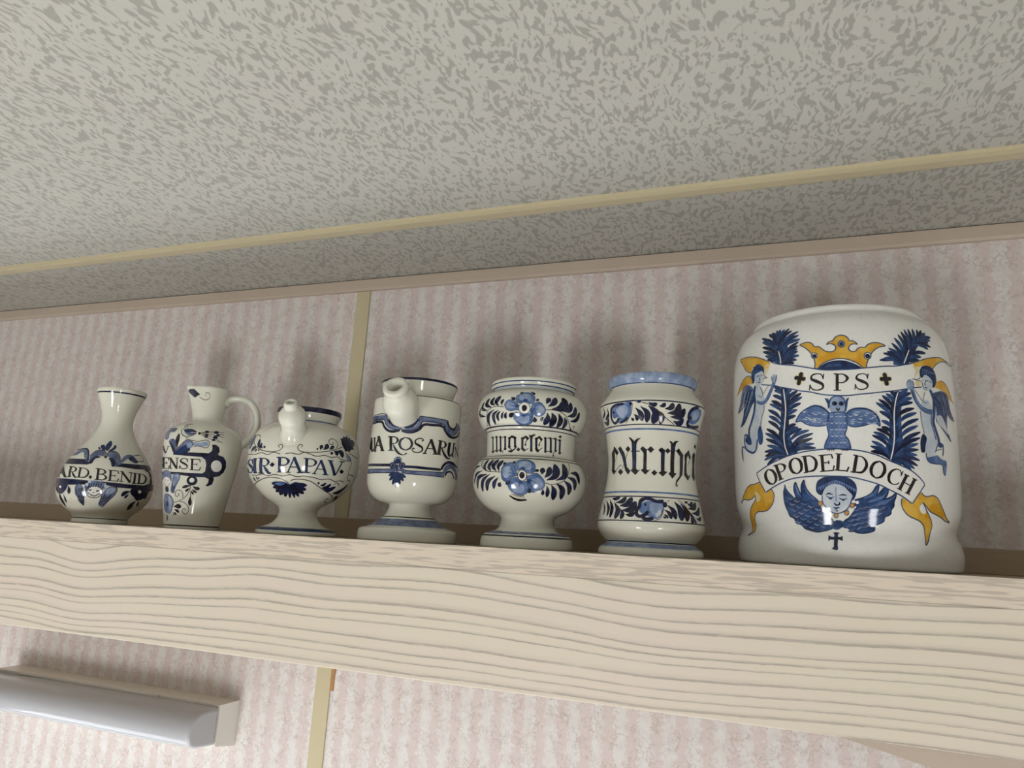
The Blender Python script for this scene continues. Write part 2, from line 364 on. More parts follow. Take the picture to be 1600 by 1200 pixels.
# ---------------------------------------------------------------- shelf
SX0, SX1 = -1.55, 0.95
sh = bpy.data.objects.new('wall_shelf', None); COL.objects.link(sh)
tag(sh, 'long limed ash wall shelf with deep grained fascia, carrying seven painted pharmacy jars', 'shelf')
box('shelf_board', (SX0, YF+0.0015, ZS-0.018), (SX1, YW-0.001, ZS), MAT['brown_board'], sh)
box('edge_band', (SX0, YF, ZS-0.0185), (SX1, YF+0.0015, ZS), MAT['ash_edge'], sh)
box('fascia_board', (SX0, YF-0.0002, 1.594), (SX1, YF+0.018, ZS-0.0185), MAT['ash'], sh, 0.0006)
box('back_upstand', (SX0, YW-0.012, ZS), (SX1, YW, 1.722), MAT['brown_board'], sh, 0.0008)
# set-back panel under the right end whose lower edge slopes down
pts = [(0.000, 1.594), (0.0365, 1.5858), (0.055, 1.5822), (0.0717, 1.5786), (0.0925, 1.5740), (0.16, 1.556), (0.30, 1.51), (0.50, 1.47), (0.95, 1.45), (0.95, 1.68), (0.0, 1.68)]
bm = bmesh.new(); a = [bm.verts.new((x, 0.580, z)) for x, z in pts]; b = [bm.verts.new((x, 0.598, z)) for x, z in pts]
for i in range(len(pts)): j = (i+1) % len(pts); bm.faces.new((a[i], a[j], b[j], b[i]))
bm.faces.new(a); bm.faces.new(b[::-1]); bmesh.ops.recalc_face_normals(bm, faces=bm.faces[:])
me = bpy.data.meshes.new('support_panel'); bm.to_mesh(me); bm.free()
link('support_panel', me, MAT['beige_trim'], sh)

# ---------------------------------------------------------------- strip lamp on the wall
lp = bpy.data.objects.new('strip_lamp', None); COL.objects.link(lp); lp.location = (-0.797, YW, 1.477)
tag(lp, 'white strip lamp with rounded frosted diffuser, switched off, mounted on the wall below the shelf', 'lamp')
def local(o, root):
    for v in o.data.vertices: v.co -= root.location
    return o
def in_lamp(o, parent=None): local(o, lp); o.parent = parent or lp; return o
bs = in_lamp(extrude_x('base', [(YW, 1.5026), (YW, 1.4525), (0.7125, 1.4585), (0.7125, 1.5026)], -0.985, -0.608, MAT['white_plastic']))
prof = [(p.x, p.y) for p in catmull([(0.7125, 1.5005), (0.700, 1.5008), (0.685, 1.4995), (0.6745, 1.4935), (0.6695, 1.485), (0.669, 1.476), (0.6725, 1.4685), (0.680, 1.4635), (0.695, 1.4612), (0.7125, 1.4600)], False, 0.002)]
in_lamp(extrude_x('diffuser', prof, -0.9835, -0.6085, MAT['diffuser'], None, True, 0.004))
in_lamp(box('cover_ridge', (-0.94, 0.7105, 1.5005), (-0.70, 0.7140, 1.5038), MAT['white_plastic'], None, 0.0006), bs)

# ---------------------------------------------------------------- jars
BASE, LAYER = 0.10, 0.05        # paint stands this far (mm) off the glaze, and per layer
class Jar:
    def __init__(s, name, loc, ctrl, label, mat, inner, segs=128, deform=None):
        s.root = bpy.data.objects.new(name, None); COL.objects.link(s.root); s.root.location = (loc[0], loc[1], ZS)
        tag(s.root, label, 'jar', 'painted pharmacy jars on the shelf')
        cp = catmull([(r, z) for r, z in ctrl], False, 0.8)
        outer = [(max(p.x, 0), p.y) for p in cp]
        s.outer = outer; s.deform = deform; s.segs = segs
        prof = [(0, 0.0)] + outer + inner
        s.body = link('body', lathe_mesh('body', [(r/1000, z/1000) for r, z in prof], segs, deform), mat, s.root)
        # monotone (z, r) table of the outside
        s.tab = []
        for r, z in outer:
            if not s.tab or z > s.tab[-1][0]+1e-4: s.tab.append((z, r))
        # the jar is turned so that its theta = 0 faces the camera's side of the shelf
    def rad(s, z):
        T = s.tab
        if z <= T[0][0]: return T[0][1], 0.0
        if z >= T[-1][0]: return T[-1][1], 0.0
        lo, hi = 0, len(T)-1
        while hi-lo > 1:
            m = (lo+hi)//2
            if T[m][0] <= z: lo = m
            else: hi = m
        (za, ra), (zb, rb) = T[lo], T[hi]; k = (z-za)/(zb-za)
        return ra+(rb-ra)*k, (rb-ra)/(zb-za)
    def place(s, u, z, off):
        """(u = angle in radians, z in mm) -> point and normal"""
        r, dr = s.rad(z); sl = 1/math.sqrt(1+dr*dr)
        nr, nz = sl, -dr*sl
        R = r+nr*off; Z = z+nz*off
        p = Vector((R*math.sin(u), -R*math.cos(u), Z))/1000
        if s.deform: p = s.deform(p)
        return p, Vector((nr*math.sin(u), -nr*math.cos(u), nz))
    def paint(s, name, ops, rref, parent=None, label=None, turns=(0.0,)):
        """ops: (kind, colour, layer, width mm, [u0, z0, u1, z1, ...]) in tenths of mm; u along the girth at radius rref"""
        if len(turns) > 1:
            for t in turns: s.paint(name, ops, rref, parent, label if t == turns[0] else None, (t,))
            return
        V, N, F, FM, slots = [], [], [], [], []
        def vert(x, z, off):
            p, nn = s.place(x/rref, z, off); V.append(p); N.append(nn); return len(V)-1
        for turn, (kind, colour, layer, width, flat) in [(t, q) for t in turns for q in ops]:
            if colour not in slots: slots.append(colour)
            mi = slots.index(colour); off = BASE+LAYER*layer
            pts = [(flat[i]/10+turn*rref, flat[i+1]/10) for i in range(0, len(flat), 2)]
            if kind in 'LT':
                c = catmull(pts, False, 1.1) if len(pts) > 2 else None
                if c is None:
                    a, b = Vector(pts[0]), Vector(pts[1]); k = max(2, int((b-a).length/1.2)+1)
                    c = [a+(b-a)*(i/k) for i in range(k+1)]
                n = len(c); prev = None
                for i, p in enumerate(c):
                    t = c[min(i+1, n-1)]-c[max(i-1, 0)]
                    if t.length < 1e-9: t = Vector((1, 0))
                    t.normalize(); q = Vector((-t.y, t.x)); f = i/(n-1)
                    if kind == 'L': hw = width/2*(0.55 if i in (0, n-1) else 1.0)
                    else: hw = width/2*max(0.10, math.sin(math.pi*min(1.0, f**1.5*0.94+0.015))**0.72)     # fat towards the far end
                    a = vert(p.x+q.x*hw, p.y+q.y*hw, off); b = vert(p.x-q.x*hw, p.y-q.y*hw, off)
                    if prev: F.append((prev[1], prev[0], a, b) if False else (prev[0], prev[1], b, a)); FM.append(mi)
                    prev = (a, b)
            else:
                c = catmull(pts, True, 1.3) if kind == 'F' else None
                if c is None:
                    c = []
                    for i, p in enumerate(pts):
                        a, b = Vector(p), Vector(pts[(i+1) % len(pts)]); k = max(1, int((b-a).length/2.0)+1)
                        c += [a+(b-a)*(j/k) for j in range(k)]
                n = len(c); xs = [p.x for p in c]; zs = [p.y for p in c]; g = 2.4
                grid = []
                x = math.floor(min(xs)/g)*g
                while x < max(xs):
                    z = math.floor(min(zs)/g)*g
                    while z < max(zs): grid.append(Vector((x+0.013, z+0.017))); z += g
                    x += g
                vo, eo, fo, *_ = delaunay_2d_cdt(c+grid, [], [list(range(n))], 1, 1e-5)
                base = [vert(p.x, p.y, off) for p in vo]
                for f in fo: F.append(tuple(base[i] for i in f)); FM.append(mi)
        # all faces look outwards
        FF = []
        for f in F:
            a, b, c_ = V[f[0]], V[f[1]], V[f[2]]
            FF.append(f if (b-a).cross(c_-a).dot(N[f[0]]) >= 0 else f[::-1])
        me = mesh(name, V, FF, True)
        for sl in slots: me.materials.append(PAINT[sl])
        for p, m_ in zip(me.polygons, FM): p.material_index = m_
        me.normals_split_custom_set_from_vertices([tuple(v) for v in N])
        o = link(name, me, None, parent or s.root)
        if label: o['label'] = label
        return o
    def ring(s, name, bands, label=None, tilt=0.0):
        """painted rings: (colour, z0, z1) in mm all the way round"""
        V, N, F, FM, slots = [], [], [], [], []; G = s.segs
        for colour, za, zb in bands:
            if colour not in slots: slots.append(colour)
            zs = [za] + [z for z, r in s.tab if za+0.05 < z < zb-0.05] + [zb]
            prev = None
            for z in zs:
                row = []
                for k in range(G):
                    p, nn = s.place(2*math.pi*k/G, z, BASE+0.02); row.append(len(V)); V.append(p); N.append(nn)
                if prev:
                    for k in range(G): F.append((prev[k], prev[(k+1) % G], row[(k+1) % G], row[k])); FM.append(slots.index(colour))
                prev = row
        me = mesh(name, V, F, True)
        for sl in slots: me.materials.append(PAINT[sl])
        for p, m_ in zip(me.polygons, FM): p.material_index = m_
        o = link(name, me, None, s.root)
        if label: o['label'] = label
        return o
    def spout(s, az, base, tip, prof, bore, mat):
        """spout turned on the line base -> tip; points are (reach, z) in mm at azimuth az; prof: (fraction, radius)"""
        d = Vector((math.sin(az), -math.cos(az), 0))
        A = (d*base[0]+Vector((0, 0, base[1])))/1000; B = (d*tip[0]+Vector((0, 0, tip[1])))/1000
        L = (B-A).length*1000
        c = [(p.x, p.y) for p in catmull([(r, f*L) for f, r in prof], False, 0.8)]
        c += [(bore+0.8, L+0.3), (bore, L-0.6), (bore*0.9, L-14), (0, L-14)]
        me = lathe_mesh('spout', [(r/1000, z/1000) for r, z in c], 48)
        q = (B-A).to_track_quat('Z', 'Y'); M = Matrix.Translation(A) @ q.to_matrix().to_4x4()
        me.transform(M); me.update()
        o = link('spout', me, mat, s.root); s.spout_frame = M; return o
PROF={
'j1':[(27,0),(27.8,.8),(27.8,5),(28,6.5),(31,10.5),(38,16.8),(44.8,25.3),(47.8,34),(48.4,42),(47.0,52.5),(42.8,64.5),(36.2,76.5),(29,87),(22.5,97.5),(18.4,106),(16.6,113),(16.7,120),(18,127),(21.3,137),(25.2,147),(26.0,150.2),(25.4,152),(24,152.2)],
'j2':[(26.5,0),(27.3,.8),(27.5,3),(29.6,16),(32,31),(34.5,47),(36.8,62),(38.5,77.5),(39.4,90),(37.8,98.5),(32,105.5),(23,110.5),(16.8,114),(15.4,117),(15.9,123),(17.4,134),(18.6,145),(19.2,150),(18.6,151.2),(17.6,151)],
'j3':[(38,0),(39,.8),(39.2,3.8),(37.8,5.6),(33,7.3),(24.3,11.5),(20,16.8),(18.6,22),(19.4,26),(24,30),(31.5,34.2),(40,41.2),(47.5,49.5),(51.5,56),(54.5,65),(55.6,76),(55.2,84),(53,93),(48.5,101.5),(40,108),(32,112),(30,114),(30.6,118),(31.2,119.8),(32.2,121.2),(32.5,125.5),(31.7,127),(30,127)],
'j4':[(45.5,0),(46.5,.8),(46.8,8),(45.8,10.6),(43,11.8),(38.3,13.2),(25.3,22),(22.3,25),(20,31),(20,33.8),(24,35.0),(31,37),(38,42.5),(42,51),(43.0,60),(43.0,80),(42.7,98),(42.6,120),(42.3,131.5),(41.5,133.5),(39,134.6),(34.4,136.2),(33.8,138.5),(35,143),(37.3,150),(37,151.6),(36,151.8)],
'j5':[(40.5,0),(41.2,.8),(41,7),(40,9.5),(37,12.2),(33,13.6),(27,16),(24.4,20),(24,25.5),(26,28.2),(32,31),(37.4,34.1),(45.2,41.8),(49.7,50.4),(51.1,60.4),(49.3,69.2),(44.5,76.2),(41.5,78.2),(40.2,80.2),(40.3,90),(41.0,101),(42,103.5),(45,105.6),(48.9,112.6),(50.2,120),(49.6,126.5),(46.5,132.8),(42,136.2),(38,138),(37.5,140),(38.9,142.6),(39.6,145),(39.3,147.2),(38.2,148.2),(37,148.2)],
'j6':[(42.5,0),(43.2,1),(43.2,4),(41,6.8),(37.5,9.0),(37.0,10.4),(40,14),(43.4,18.9),(44.6,22),(44.5,26),(42.2,37),(39.3,50),(37.4,62),(36.6,76),(37.9,90.5),(39.9,103.5),(42.6,113.6),(44.8,123.3),(44.5,125.5),(42,129.5),(38,135),(35.5,139.6),(35.8,140.8),(37.3,142.6),(38.2,146),(37.8,148.5),(36.6,149.8),(35.4,149.8)],
'j7':[(78,0),(80,1.2),(81.4,6),(81.8,12),(80.5,19),(78.3,25),(78.0,28.5),(79.5,34),(81.8,42),(82.8,52),(83.6,82),(83.9,122),(83.4,152),(82.2,166),(80,176),(76,184.5),(70.5,190.5),(67.2,193),(66.2,194.6),(66.0,197),(64.8,199),(62.5,199.6)],
}
AX={'j1':(-.7129,.60),'j2':(-.5809,.60),'j3':(-.4556,.61),'j4':(-.3287,.61),'j5':(-.2093,.61),'j6':(-.0996,.61),'j7':(.0507,.64)}
RREF={'j1':47.,'j2':38.,'j3':55.,'j4':42.7,'j5':48.,'j6':40.,'j7':83.5}
INNER = {
'j1': [(21.5, 149), (17, 136), (13, 120), (13, 112), (15, 104), (15, 60), (0, 58)],
'j2': [(16.2, 149), (14.5, 134), (12.8, 120), (14, 112), (14, 70), (0, 68)],
'j3': [(28.5, 125.5), (27.5, 118), (27.5, 112), (35, 104), (40, 80), (0, 60)],
'j4': [(33.8, 150), (31.5, 141), (31, 134), (36, 128), (36, 60), (0, 58)],
'j5': [(35.4, 147), (34.4, 138), (40, 128), (38, 90), (0, 70)],
'j6': [(33.8, 148.6), (32.6, 140), (36, 126), (34, 76), (0, 60)],
'j7': [(60.5, 198), (60, 192), (66, 186), (76, 160), (76, 60), (0, 58)],
}
def spout_lip(p):            # poured lip of the jug, pulled out of the rim on the side away from the handle
    z = p.z*1000
    if z < 118: return p
    k = min(1.0, (z-118)/33)**1.6
    a = math.atan2(p.x, -p.y) - LIP_AZ
    a = (a+math.pi) % (2*math.pi)-math.pi
    w = math.exp(-(a/0.42)**2)*k
    d = Vector((math.sin(LIP_AZ), -math.cos(LIP_AZ), 0))
    return p + d*0.0062*w + Vector((0, 0, 0.0012*w))
def camaz(n): return math.atan2(-AX[n][0], AX[n][1])     # azimuth (from -y towards +x) in which the camera lies
LIP_AZ = camaz('j2') - math.radians(96)
def jar(n, name, label, mat='glaze', segs=128, deform=None):
    return Jar(name, AX[n], PROF[n], label, MAT[mat], INNER[n], segs, deform)
J1 = jar('j1', 'apothecary_bottle', 'pear-shaped blue and white bottle lettered CARD.BENID, leftmost on the shelf')
J2 = jar('j2', 'apothecary_jug', 'small blue and white jug with loop handle and a banner ending in ENSE', deform=spout_lip)
J3 = jar('j3', 'syrup_jar', 'round footed syrup jar with bulbous spout lettered SIR PAPAV')
J4 = jar('j4', 'syrup_jar', 'straight-sided footed syrup jar with open spout lettered UA ROSARUM')
J5 = jar('j5', 'waisted_jar', 'twice-bulging footed jar with pale blue flowers lettered ung.elemi')
J6 = jar('j6', 'albarello_jar', 'concave drug jar with two leaf friezes and gothic lettering extr.rhei')
J7 = jar('j7', 'storage_jar', 'large white jar with yellow crown, angels and banner reading OPODELDOCH, rightmost', 'glaze_white', 192)

# jug handle
az = camaz('j2')+math.radians(84); d = Vector((math.sin(az), -math.cos(az), 0))
hp = catmull([(15, 136), (19.5, 140.8), (26, 143.0), (34, 143.3), (42, 140), (48.3, 132), (51.2, 121.3), (50.3, 110), (46, 101), (40, 94.5), (35, 91)], False, 1.5)
pts = [(d*p.x+Vector((0, 0, p.y)))/1000 for p in hp]; n_ = len(pts)
rad = [(4.1+1.6*max(0, 1-i/5)+1.4*max(0, 1-(n_-1-i)/6))/1000 for i in range(n_)]
link('handle', tube_mesh('handle', pts, rad, 24, 1.35, d.cross(Vector((0, 0, 1)))), MAT['glaze'], J2.root)

J3.spout(camaz('j3')-math.radians(15.5), (40, 91), (70, 123.5), [(0, 19), (0.10, 16.5), (0.25, 13.0), (0.38, 11.4), (0.46, 11.6), (0.58, 12.9), (0.70, 12.4), (0.80, 9.6), (0.86, 6.9), (0.92, 6.7), (1.0, 6.0)], 3.0, MAT['glaze'])
J4.spout(camaz('j4')-math.radians(18), (38, 114), (71, 135.5), [(0, 13.8), (0.2, 14.8), (0.4, 16.2), (0.55, 15.8), (0.68, 13.6), (0.78, 11.4), (0.86, 11.2), (0.93, 11.9), (1.0, 10.8)], 6.6, MAT['glaze'])

# ---- painted decoration: girth and height in tenths of a millimetre
J7.paint('painted_plume', [
('F','B',0,0,[-535,1548,-552,1602,-557,1662,-560,1702,-554,1734,-534,1758,-504,1762,-459,1753,-431,1734,-417,1670,-411,1617,-413,1565,-411,1502,-470,1512]),
('L','D',1,6.34,[-470,1512,-474,1543,-479,1576,-486,1608,-495,1642,-505,1677,-512,1710,-514,1736,-515,1761,-515,1761]),
('T','D',2,3.02,[-470,1512,-532,1555,-595,1571]),
('T','B',2,3.02,[-470,1512,-542,1574,-616,1605]),
('T','D',2,3.02,[-474,1543,-556,1612,-643,1646]),
('T','N',2,3.02,[-480,1582,-566,1652,-655,1687]),
('T','B',2,3.02,[-486,1608,-573,1688,-664,1734]),
('T','D',2,3.02,[-490,1622,-581,1714,-680,1772]),
('T','B',2,3.02,[-495,1642,-566,1713,-638,1755]),
('T','D',2,3.02,[-511,1704,-558,1756,-606,1788]),
('T','N',2,3.02,[-512,1710,-543,1762,-575,1795]),
('T','B',2,3.02,[-512,1710,-522,1770,-531,1808]),
('T','D',2,3.02,[-512,1710,-506,1772,-497,1809]),
('T','B',2,3.02,[-510,1697,-485,1764,-456,1800]),
('T','D',2,3.02,[-503,1670,-462,1756,-413,1800]),
('T','N',2,3.02,[-501,1663,-449,1740,-389,1775]),
('T','B',2,3.02,[-490,1622,-417,1718,-334,1759]),
('T','D',2,3.02,[-490,1622,-413,1698,-329,1725]),
('T','B',2,3.02,[-486,1608,-404,1674,-315,1690]),
('T','D',2,3.02,[-472,1524,-400,1624,-327,1671]),
('T','N',2,3.02,[-470,1512,-401,1600,-331,1640]),
('T','B',2,3.02,[-470,1512,-404,1585,-335,1614]),
('T','D',2,3.02,[-470,1512,-401,1573,-331,1593]),
('T','B',2,3.02,[-470,1512,-396,1554,-321,1558]),
('T','D',2,3.02,[-470,1512,-406,1534,-341,1525]),
('T','N',2,3.02,[-470,1512,-416,1518,-361,1500]),
('L','X',3,0.79,[-491,1623,-482,1592,-473,1554,-470,1514])], RREF['j7'], label='dark blue painted plume')
J7.paint('painted_plume', [
('F','B',0,0,[329,1464,331,1488,359,1526,391,1577,423,1627,461,1666,505,1689,553,1699,603,1704,604,1690,581,1658,541,1614,510,1570,486,1518,436,1480]),
('L','D',1,6.34,[408,1473,424,1504,441,1535,460,1567,482,1599,505,1631,534,1661,571,1687,613,1712,613,1712]),
('T','D',2,3.02,[408,1473,326,1502,230,1491]),
('T','B',2,3.02,[408,1473,341,1508,260,1507]),
('T','D',2,3.02,[408,1473,343,1529,261,1547]),
('T','N',2,3.02,[408,1473,357,1536,291,1563]),
('T','B',2,3.02,[408,1473,364,1550,303,1588]),
('T','D',2,3.02,[408,1473,380,1573,331,1630]),
('T','B',2,3.02,[421,1498,400,1607,358,1673]),
('T','D',2,3.02,[441,1535,426,1638,391,1702]),
('T','N',2,3.02,[452,1554,448,1663,422,1731]),
('T','B',2,3.02,[464,1573,471,1681,455,1751]),
('T','D',2,3.02,[482,1599,498,1697,494,1761]),
('T','B',2,3.02,[505,1631,532,1712,539,1768]),
('T','D',2,3.02,[548,1672,576,1729,585,1769]),
('T','N',2,3.02,[555,1677,600,1730,630,1769]),
('T','B',2,3.02,[555,1677,619,1721,667,1751]),
('T','D',2,3.02,[548,1672,644,1709,721,1726]),
('T','B',2,3.02,[541,1667,632,1692,703,1696]),
('T','D',2,3.02,[548,1672,620,1681,670,1672]),
('T','N',2,3.02,[516,1643,613,1656,689,1640]),
('T','B',2,3.02,[505,1631,589,1638,654,1618]),
('T','D',2,3.02,[444,1541,537,1577,618,1582]),
('T','B',2,3.02,[427,1510,502,1541,567,1545]),
('T','D',2,3.02,[411,1479,483,1511,544,1517]),
('L','X',3,0.79,[409,1478,422,1504,442,1545,463,1587])], RREF['j7'], label='dark blue painted plume')
J7.paint('painted_plume', [
('F','B',0,0,[-473,1320,-472,1231,-478,1128,-487,1029,-506,956,-511,888,-516,825,-503,765,-436,794,-359,814,-368,851,-400,906,-413,977,-415,1047,-407,1120,-398,1204,-402,1279,-431,1311]),
('L','D',1,6.34,[-431,798,-443,826,-452,855,-458,890,-460,929,-456,987,-449,1050,-442,1124,-437,1198,-441,1255,-447,1312,-447,1312]),
('T','D',2,3.02,[-440,1244,-487,1310,-535,1347]),
('T','B',2,3.02,[-441,1255,-485,1294,-530,1311]),
('T','D',2,3.02,[-437,1198,-488,1248,-543,1272]),
('T','N',2,3.02,[-440,1139,-496,1200,-559,1231]),
('T','B',2,3.02,[-443,1109,-505,1174,-574,1208]),
('T','D',2,3.02,[-450,1037,-515,1119,-591,1164]),
('T','B',2,3.02,[-454,999,-516,1075,-586,1115]),
('T','D',2,3.02,[-459,951,-523,1032,-594,1076]),
('T','N',2,3.02,[-457,883,-534,970,-612,1017]),
('T','B',2,3.02,[-452,855,-540,940,-626,984]),
('T','D',2,3.02,[-443,826,-535,902,-621,938]),
('T','B',2,3.02,[-431,798,-525,861,-611,887]),
('T','D',2,3.02,[-431,798,-538,838,-639,840]),
('T','N',2,3.02,[-431,798,-537,821,-637,805]),
('T','B',2,3.02,[-431,798,-541,807,-645,776]),
('T','D',2,3.02,[-431,798,-528,788,-617,739]),
('T','B',2,3.02,[-441,1255,-411,1287,-381,1301]),
('T','D',2,3.02,[-437,1198,-389,1255,-342,1281]),
('T','N',2,3.02,[-439,1154,-374,1228,-314,1261]),
('T','B',2,3.02,[-440,1139,-371,1205,-308,1231]),
('T','D',2,3.02,[-443,1109,-378,1165,-319,1185]),
('T','B',2,3.02,[-446,1079,-394,1123,-347,1139]),
('T','D',2,3.02,[-449,1050,-403,1084,-360,1094]),
('T','N',2,3.02,[-457,974,-407,1016,-360,1030]),
('T','B',2,3.02,[-459,951,-400,991,-345,1003]),
('T','D',2,3.02,[-460,913,-388,971,-319,991]),
('T','B',2,3.02,[-455,869,-362,949,-266,978]),
('T','D',2,3.02,[-440,820,-346,914,-240,953]),
('T','N',2,3.02,[-431,798,-345,882,-246,916]),
('T','B',2,3.02,[-431,798,-339,861,-235,877]),
('T','D',2,3.02,[-431,798,-333,844,-225,844]),
('L','X',3,0.79,[-450,1309,-444,1248,-437,1148,-447,1050,-459,953,-452,865,-431,801])], RREF['j7'], label='dark blue painted plume')
J7.paint('painted_plume', [
('F','B',0,0,[324,1259,297,1192,284,1103,275,1033,270,965,254,890,225,825,267,763,293,739,332,727,348,751,364,819,364,882,360,946,358,1013,360,1095,370,1186,375,1260]),
('L','D',1,6.34,[265,764,277,807,288,850,295,896,300,942,301,988,303,1035,309,1093,319,1152,333,1205,350,1258,350,1258]),
('T','D',2,3.02,[333,1205,315,1241,291,1259]),
('T','B',2,3.02,[322,1163,293,1216,259,1243]),
('T','D',2,3.02,[313,1117,274,1190,231,1228]),
('T','N',2,3.02,[308,1081,259,1159,207,1199]),
('T','B',2,3.02,[304,1046,246,1132,187,1174]),
('T','D',2,3.02,[302,1025,255,1085,207,1112]),
('T','B',2,3.02,[301,978,259,1025,216,1044]),
('T','D',2,3.02,[300,942,257,983,214,998]),
('T','N',2,3.02,[296,905,240,961,181,983]),
('T','B',2,3.02,[290,859,228,930,160,959]),
('T','D',2,3.02,[282,824,219,901,149,936]),
('T','B',2,3.02,[268,773,211,855,144,894]),
('T','D',2,3.02,[265,764,205,831,134,857]),
('T','N',2,3.02,[265,764,204,810,135,821]),
('T','B',2,3.02,[333,1205,381,1256,423,1282]),
('T','D',2,3.02,[327,1184,390,1237,447,1261]),
('T','B',2,3.02,[319,1152,388,1204,454,1224]),
('T','D',2,3.02,[315,1129,387,1176,457,1191]),
('T','N',2,3.02,[305,1057,384,1122,464,1149]),
('T','B',2,3.02,[301,997,389,1080,483,1118]),
('T','D',2,3.02,[299,933,395,1028,496,1075]),
('T','B',2,3.02,[293,877,390,976,487,1025]),
('T','D',2,3.02,[280,815,394,926,505,980]),
('T','N',2,3.02,[272,790,388,891,499,938]),
('T','B',2,3.02,[265,764,376,855,480,895]),
('T','D',2,3.02,[265,764,375,832,479,851]),
('T','B',2,3.02,[265,764,368,810,466,811]),
('T','D',2,3.02,[265,764,377,793,485,774]),
('T','N',2,3.02,[265,764,369,772,466,734]),
('T','B',2,3.02,[265,764,356,759,439,712]),
('T','D',2,3.02,[265,764,343,752,413,701]),
('L','X',3,0.79,[347,1258,327,1200,309,1105,304,1011,300,928,288,850,266,767])], RREF['j7'], label='dark blue painted plume')
J7.paint('painted_crown', [
('P','Y',1,0,[-321,1641,-292,1653,-254,1655,-226,1641,-207,1613,-180,1612,-158,1592,-132,1570,-106,1563,-79,1566,-63,1585,-65,1608,-82,1622,-104,1628,-124,1622,-108,1642,-81,1650,-62,1677,-39,1689,-19,1691,5,1684,24,1667,33,1643,55,1642,72,1632,86,1614,62,1617,40,1610,26,1590,29,1570,50,1557,70,1561,86,1579,109,1591,135,1588,158,1611,186,1624,218,1627,245,1623,281,1605,243,1595,204,1572,175,1539,153,1494,140,1460,134,1433,114,1433,88,1460,46,1485,4,1501,-34,1508,-73,1505,-117,1493,-162,1472,-194,1440,-210,1442,-208,1481,-218,1528,-240,1571,-268,1605,-301,1630]),
('L','G',2,0.85,[-321,1641,-292,1653,-254,1655,-226,1641,-207,1613,-180,1612,-158,1592,-132,1570,-106,1563,-79,1566,-63,1585,-65,1608,-82,1622,-104,1628,-124,1622,-108,1642,-81,1650,-62,1677,-39,1689,-19,1691,5,1684,24,1667,33,1643,55,1642,72,1632,86,1614,62,1617,40,1610,26,1590,29,1570,50,1557,70,1561,86,1579,109,1591,135,1588,158,1611,186,1624,218,1627,245,1623,281,1605,243,1595,204,1572,175,1539,153,1494,140,1460,134,1433,114,1433,88,1460,46,1485,4,1501,-34,1508,-73,1505,-117,1493,-162,1472,-194,1440,-210,1442,-208,1481,-218,1528,-240,1571,-268,1605,-301,1630,-321,1641]),
('F','D',1,0,[-190,1436,-158,1467,-113,1486,-69,1493,-31,1493,12,1484,54,1466,103,1432,35,1423,-51,1421,-159,1423]),
('F','B',2,0,[-145,1446,-109,1468,-66,1470,-15,1458,-50,1450,-110,1446]),
('L','G',2,0.74,[0,1619,-3,1608,-10,1599,-19,1594,-29,1595,-38,1600,-44,1610,-45,1622,-43,1633,-36,1642,-26,1646,-16,1646,-7,1640,-2,1631,0,1619]),
('F','S',2,0,[-3,1619,-7,1608,-14,1600,-24,1598,-33,1601,-40,1610,-42,1621,-39,1632,-31,1640,-22,1643,-12,1639,-5,1631]),
('F','N',3,0,[-11,1619,-13,1612,-17,1607,-23,1606,-29,1608,-33,1613,-34,1620,-33,1627,-28,1631,-22,1633,-16,1631,-12,1626]),
('F','X',2,0,[-190,1540,-194,1529,-201,1521,-212,1519,-222,1523,-230,1532,-232,1544,-229,1556,-221,1563,-211,1565,-200,1561,-193,1552]),
('L','G',3,0.74,[-190,1540,-193,1530,-199,1523,-207,1519,-216,1520,-225,1525,-230,1534,-232,1544,-230,1554,-224,1562,-215,1565,-206,1564,-198,1559,-192,1550,-190,1540]),
('F','N',3,0,[-195,1539,-197,1531,-202,1526,-209,1525,-216,1528,-221,1534,-223,1542,-221,1549,-216,1554,-209,1556,-202,1553,-197,1547]),
('F','X',2,0,[174,1524,170,1511,160,1501,148,1497,137,1501,129,1511,126,1524,130,1537,140,1547,152,1551,163,1547,172,1537]),
('L','G',3,0.74,[174,1524,171,1513,163,1503,154,1498,143,1498,134,1503,128,1512,126,1524,130,1535,137,1545,147,1550,157,1550,166,1545,172,1536,174,1524]),
('F','N',3,0,[163,1523,161,1514,155,1507,147,1505,139,1507,134,1514,132,1522,135,1531,141,1538,149,1540,157,1538,162,1531])], RREF['j7'], label='yellow crown with blue outline')
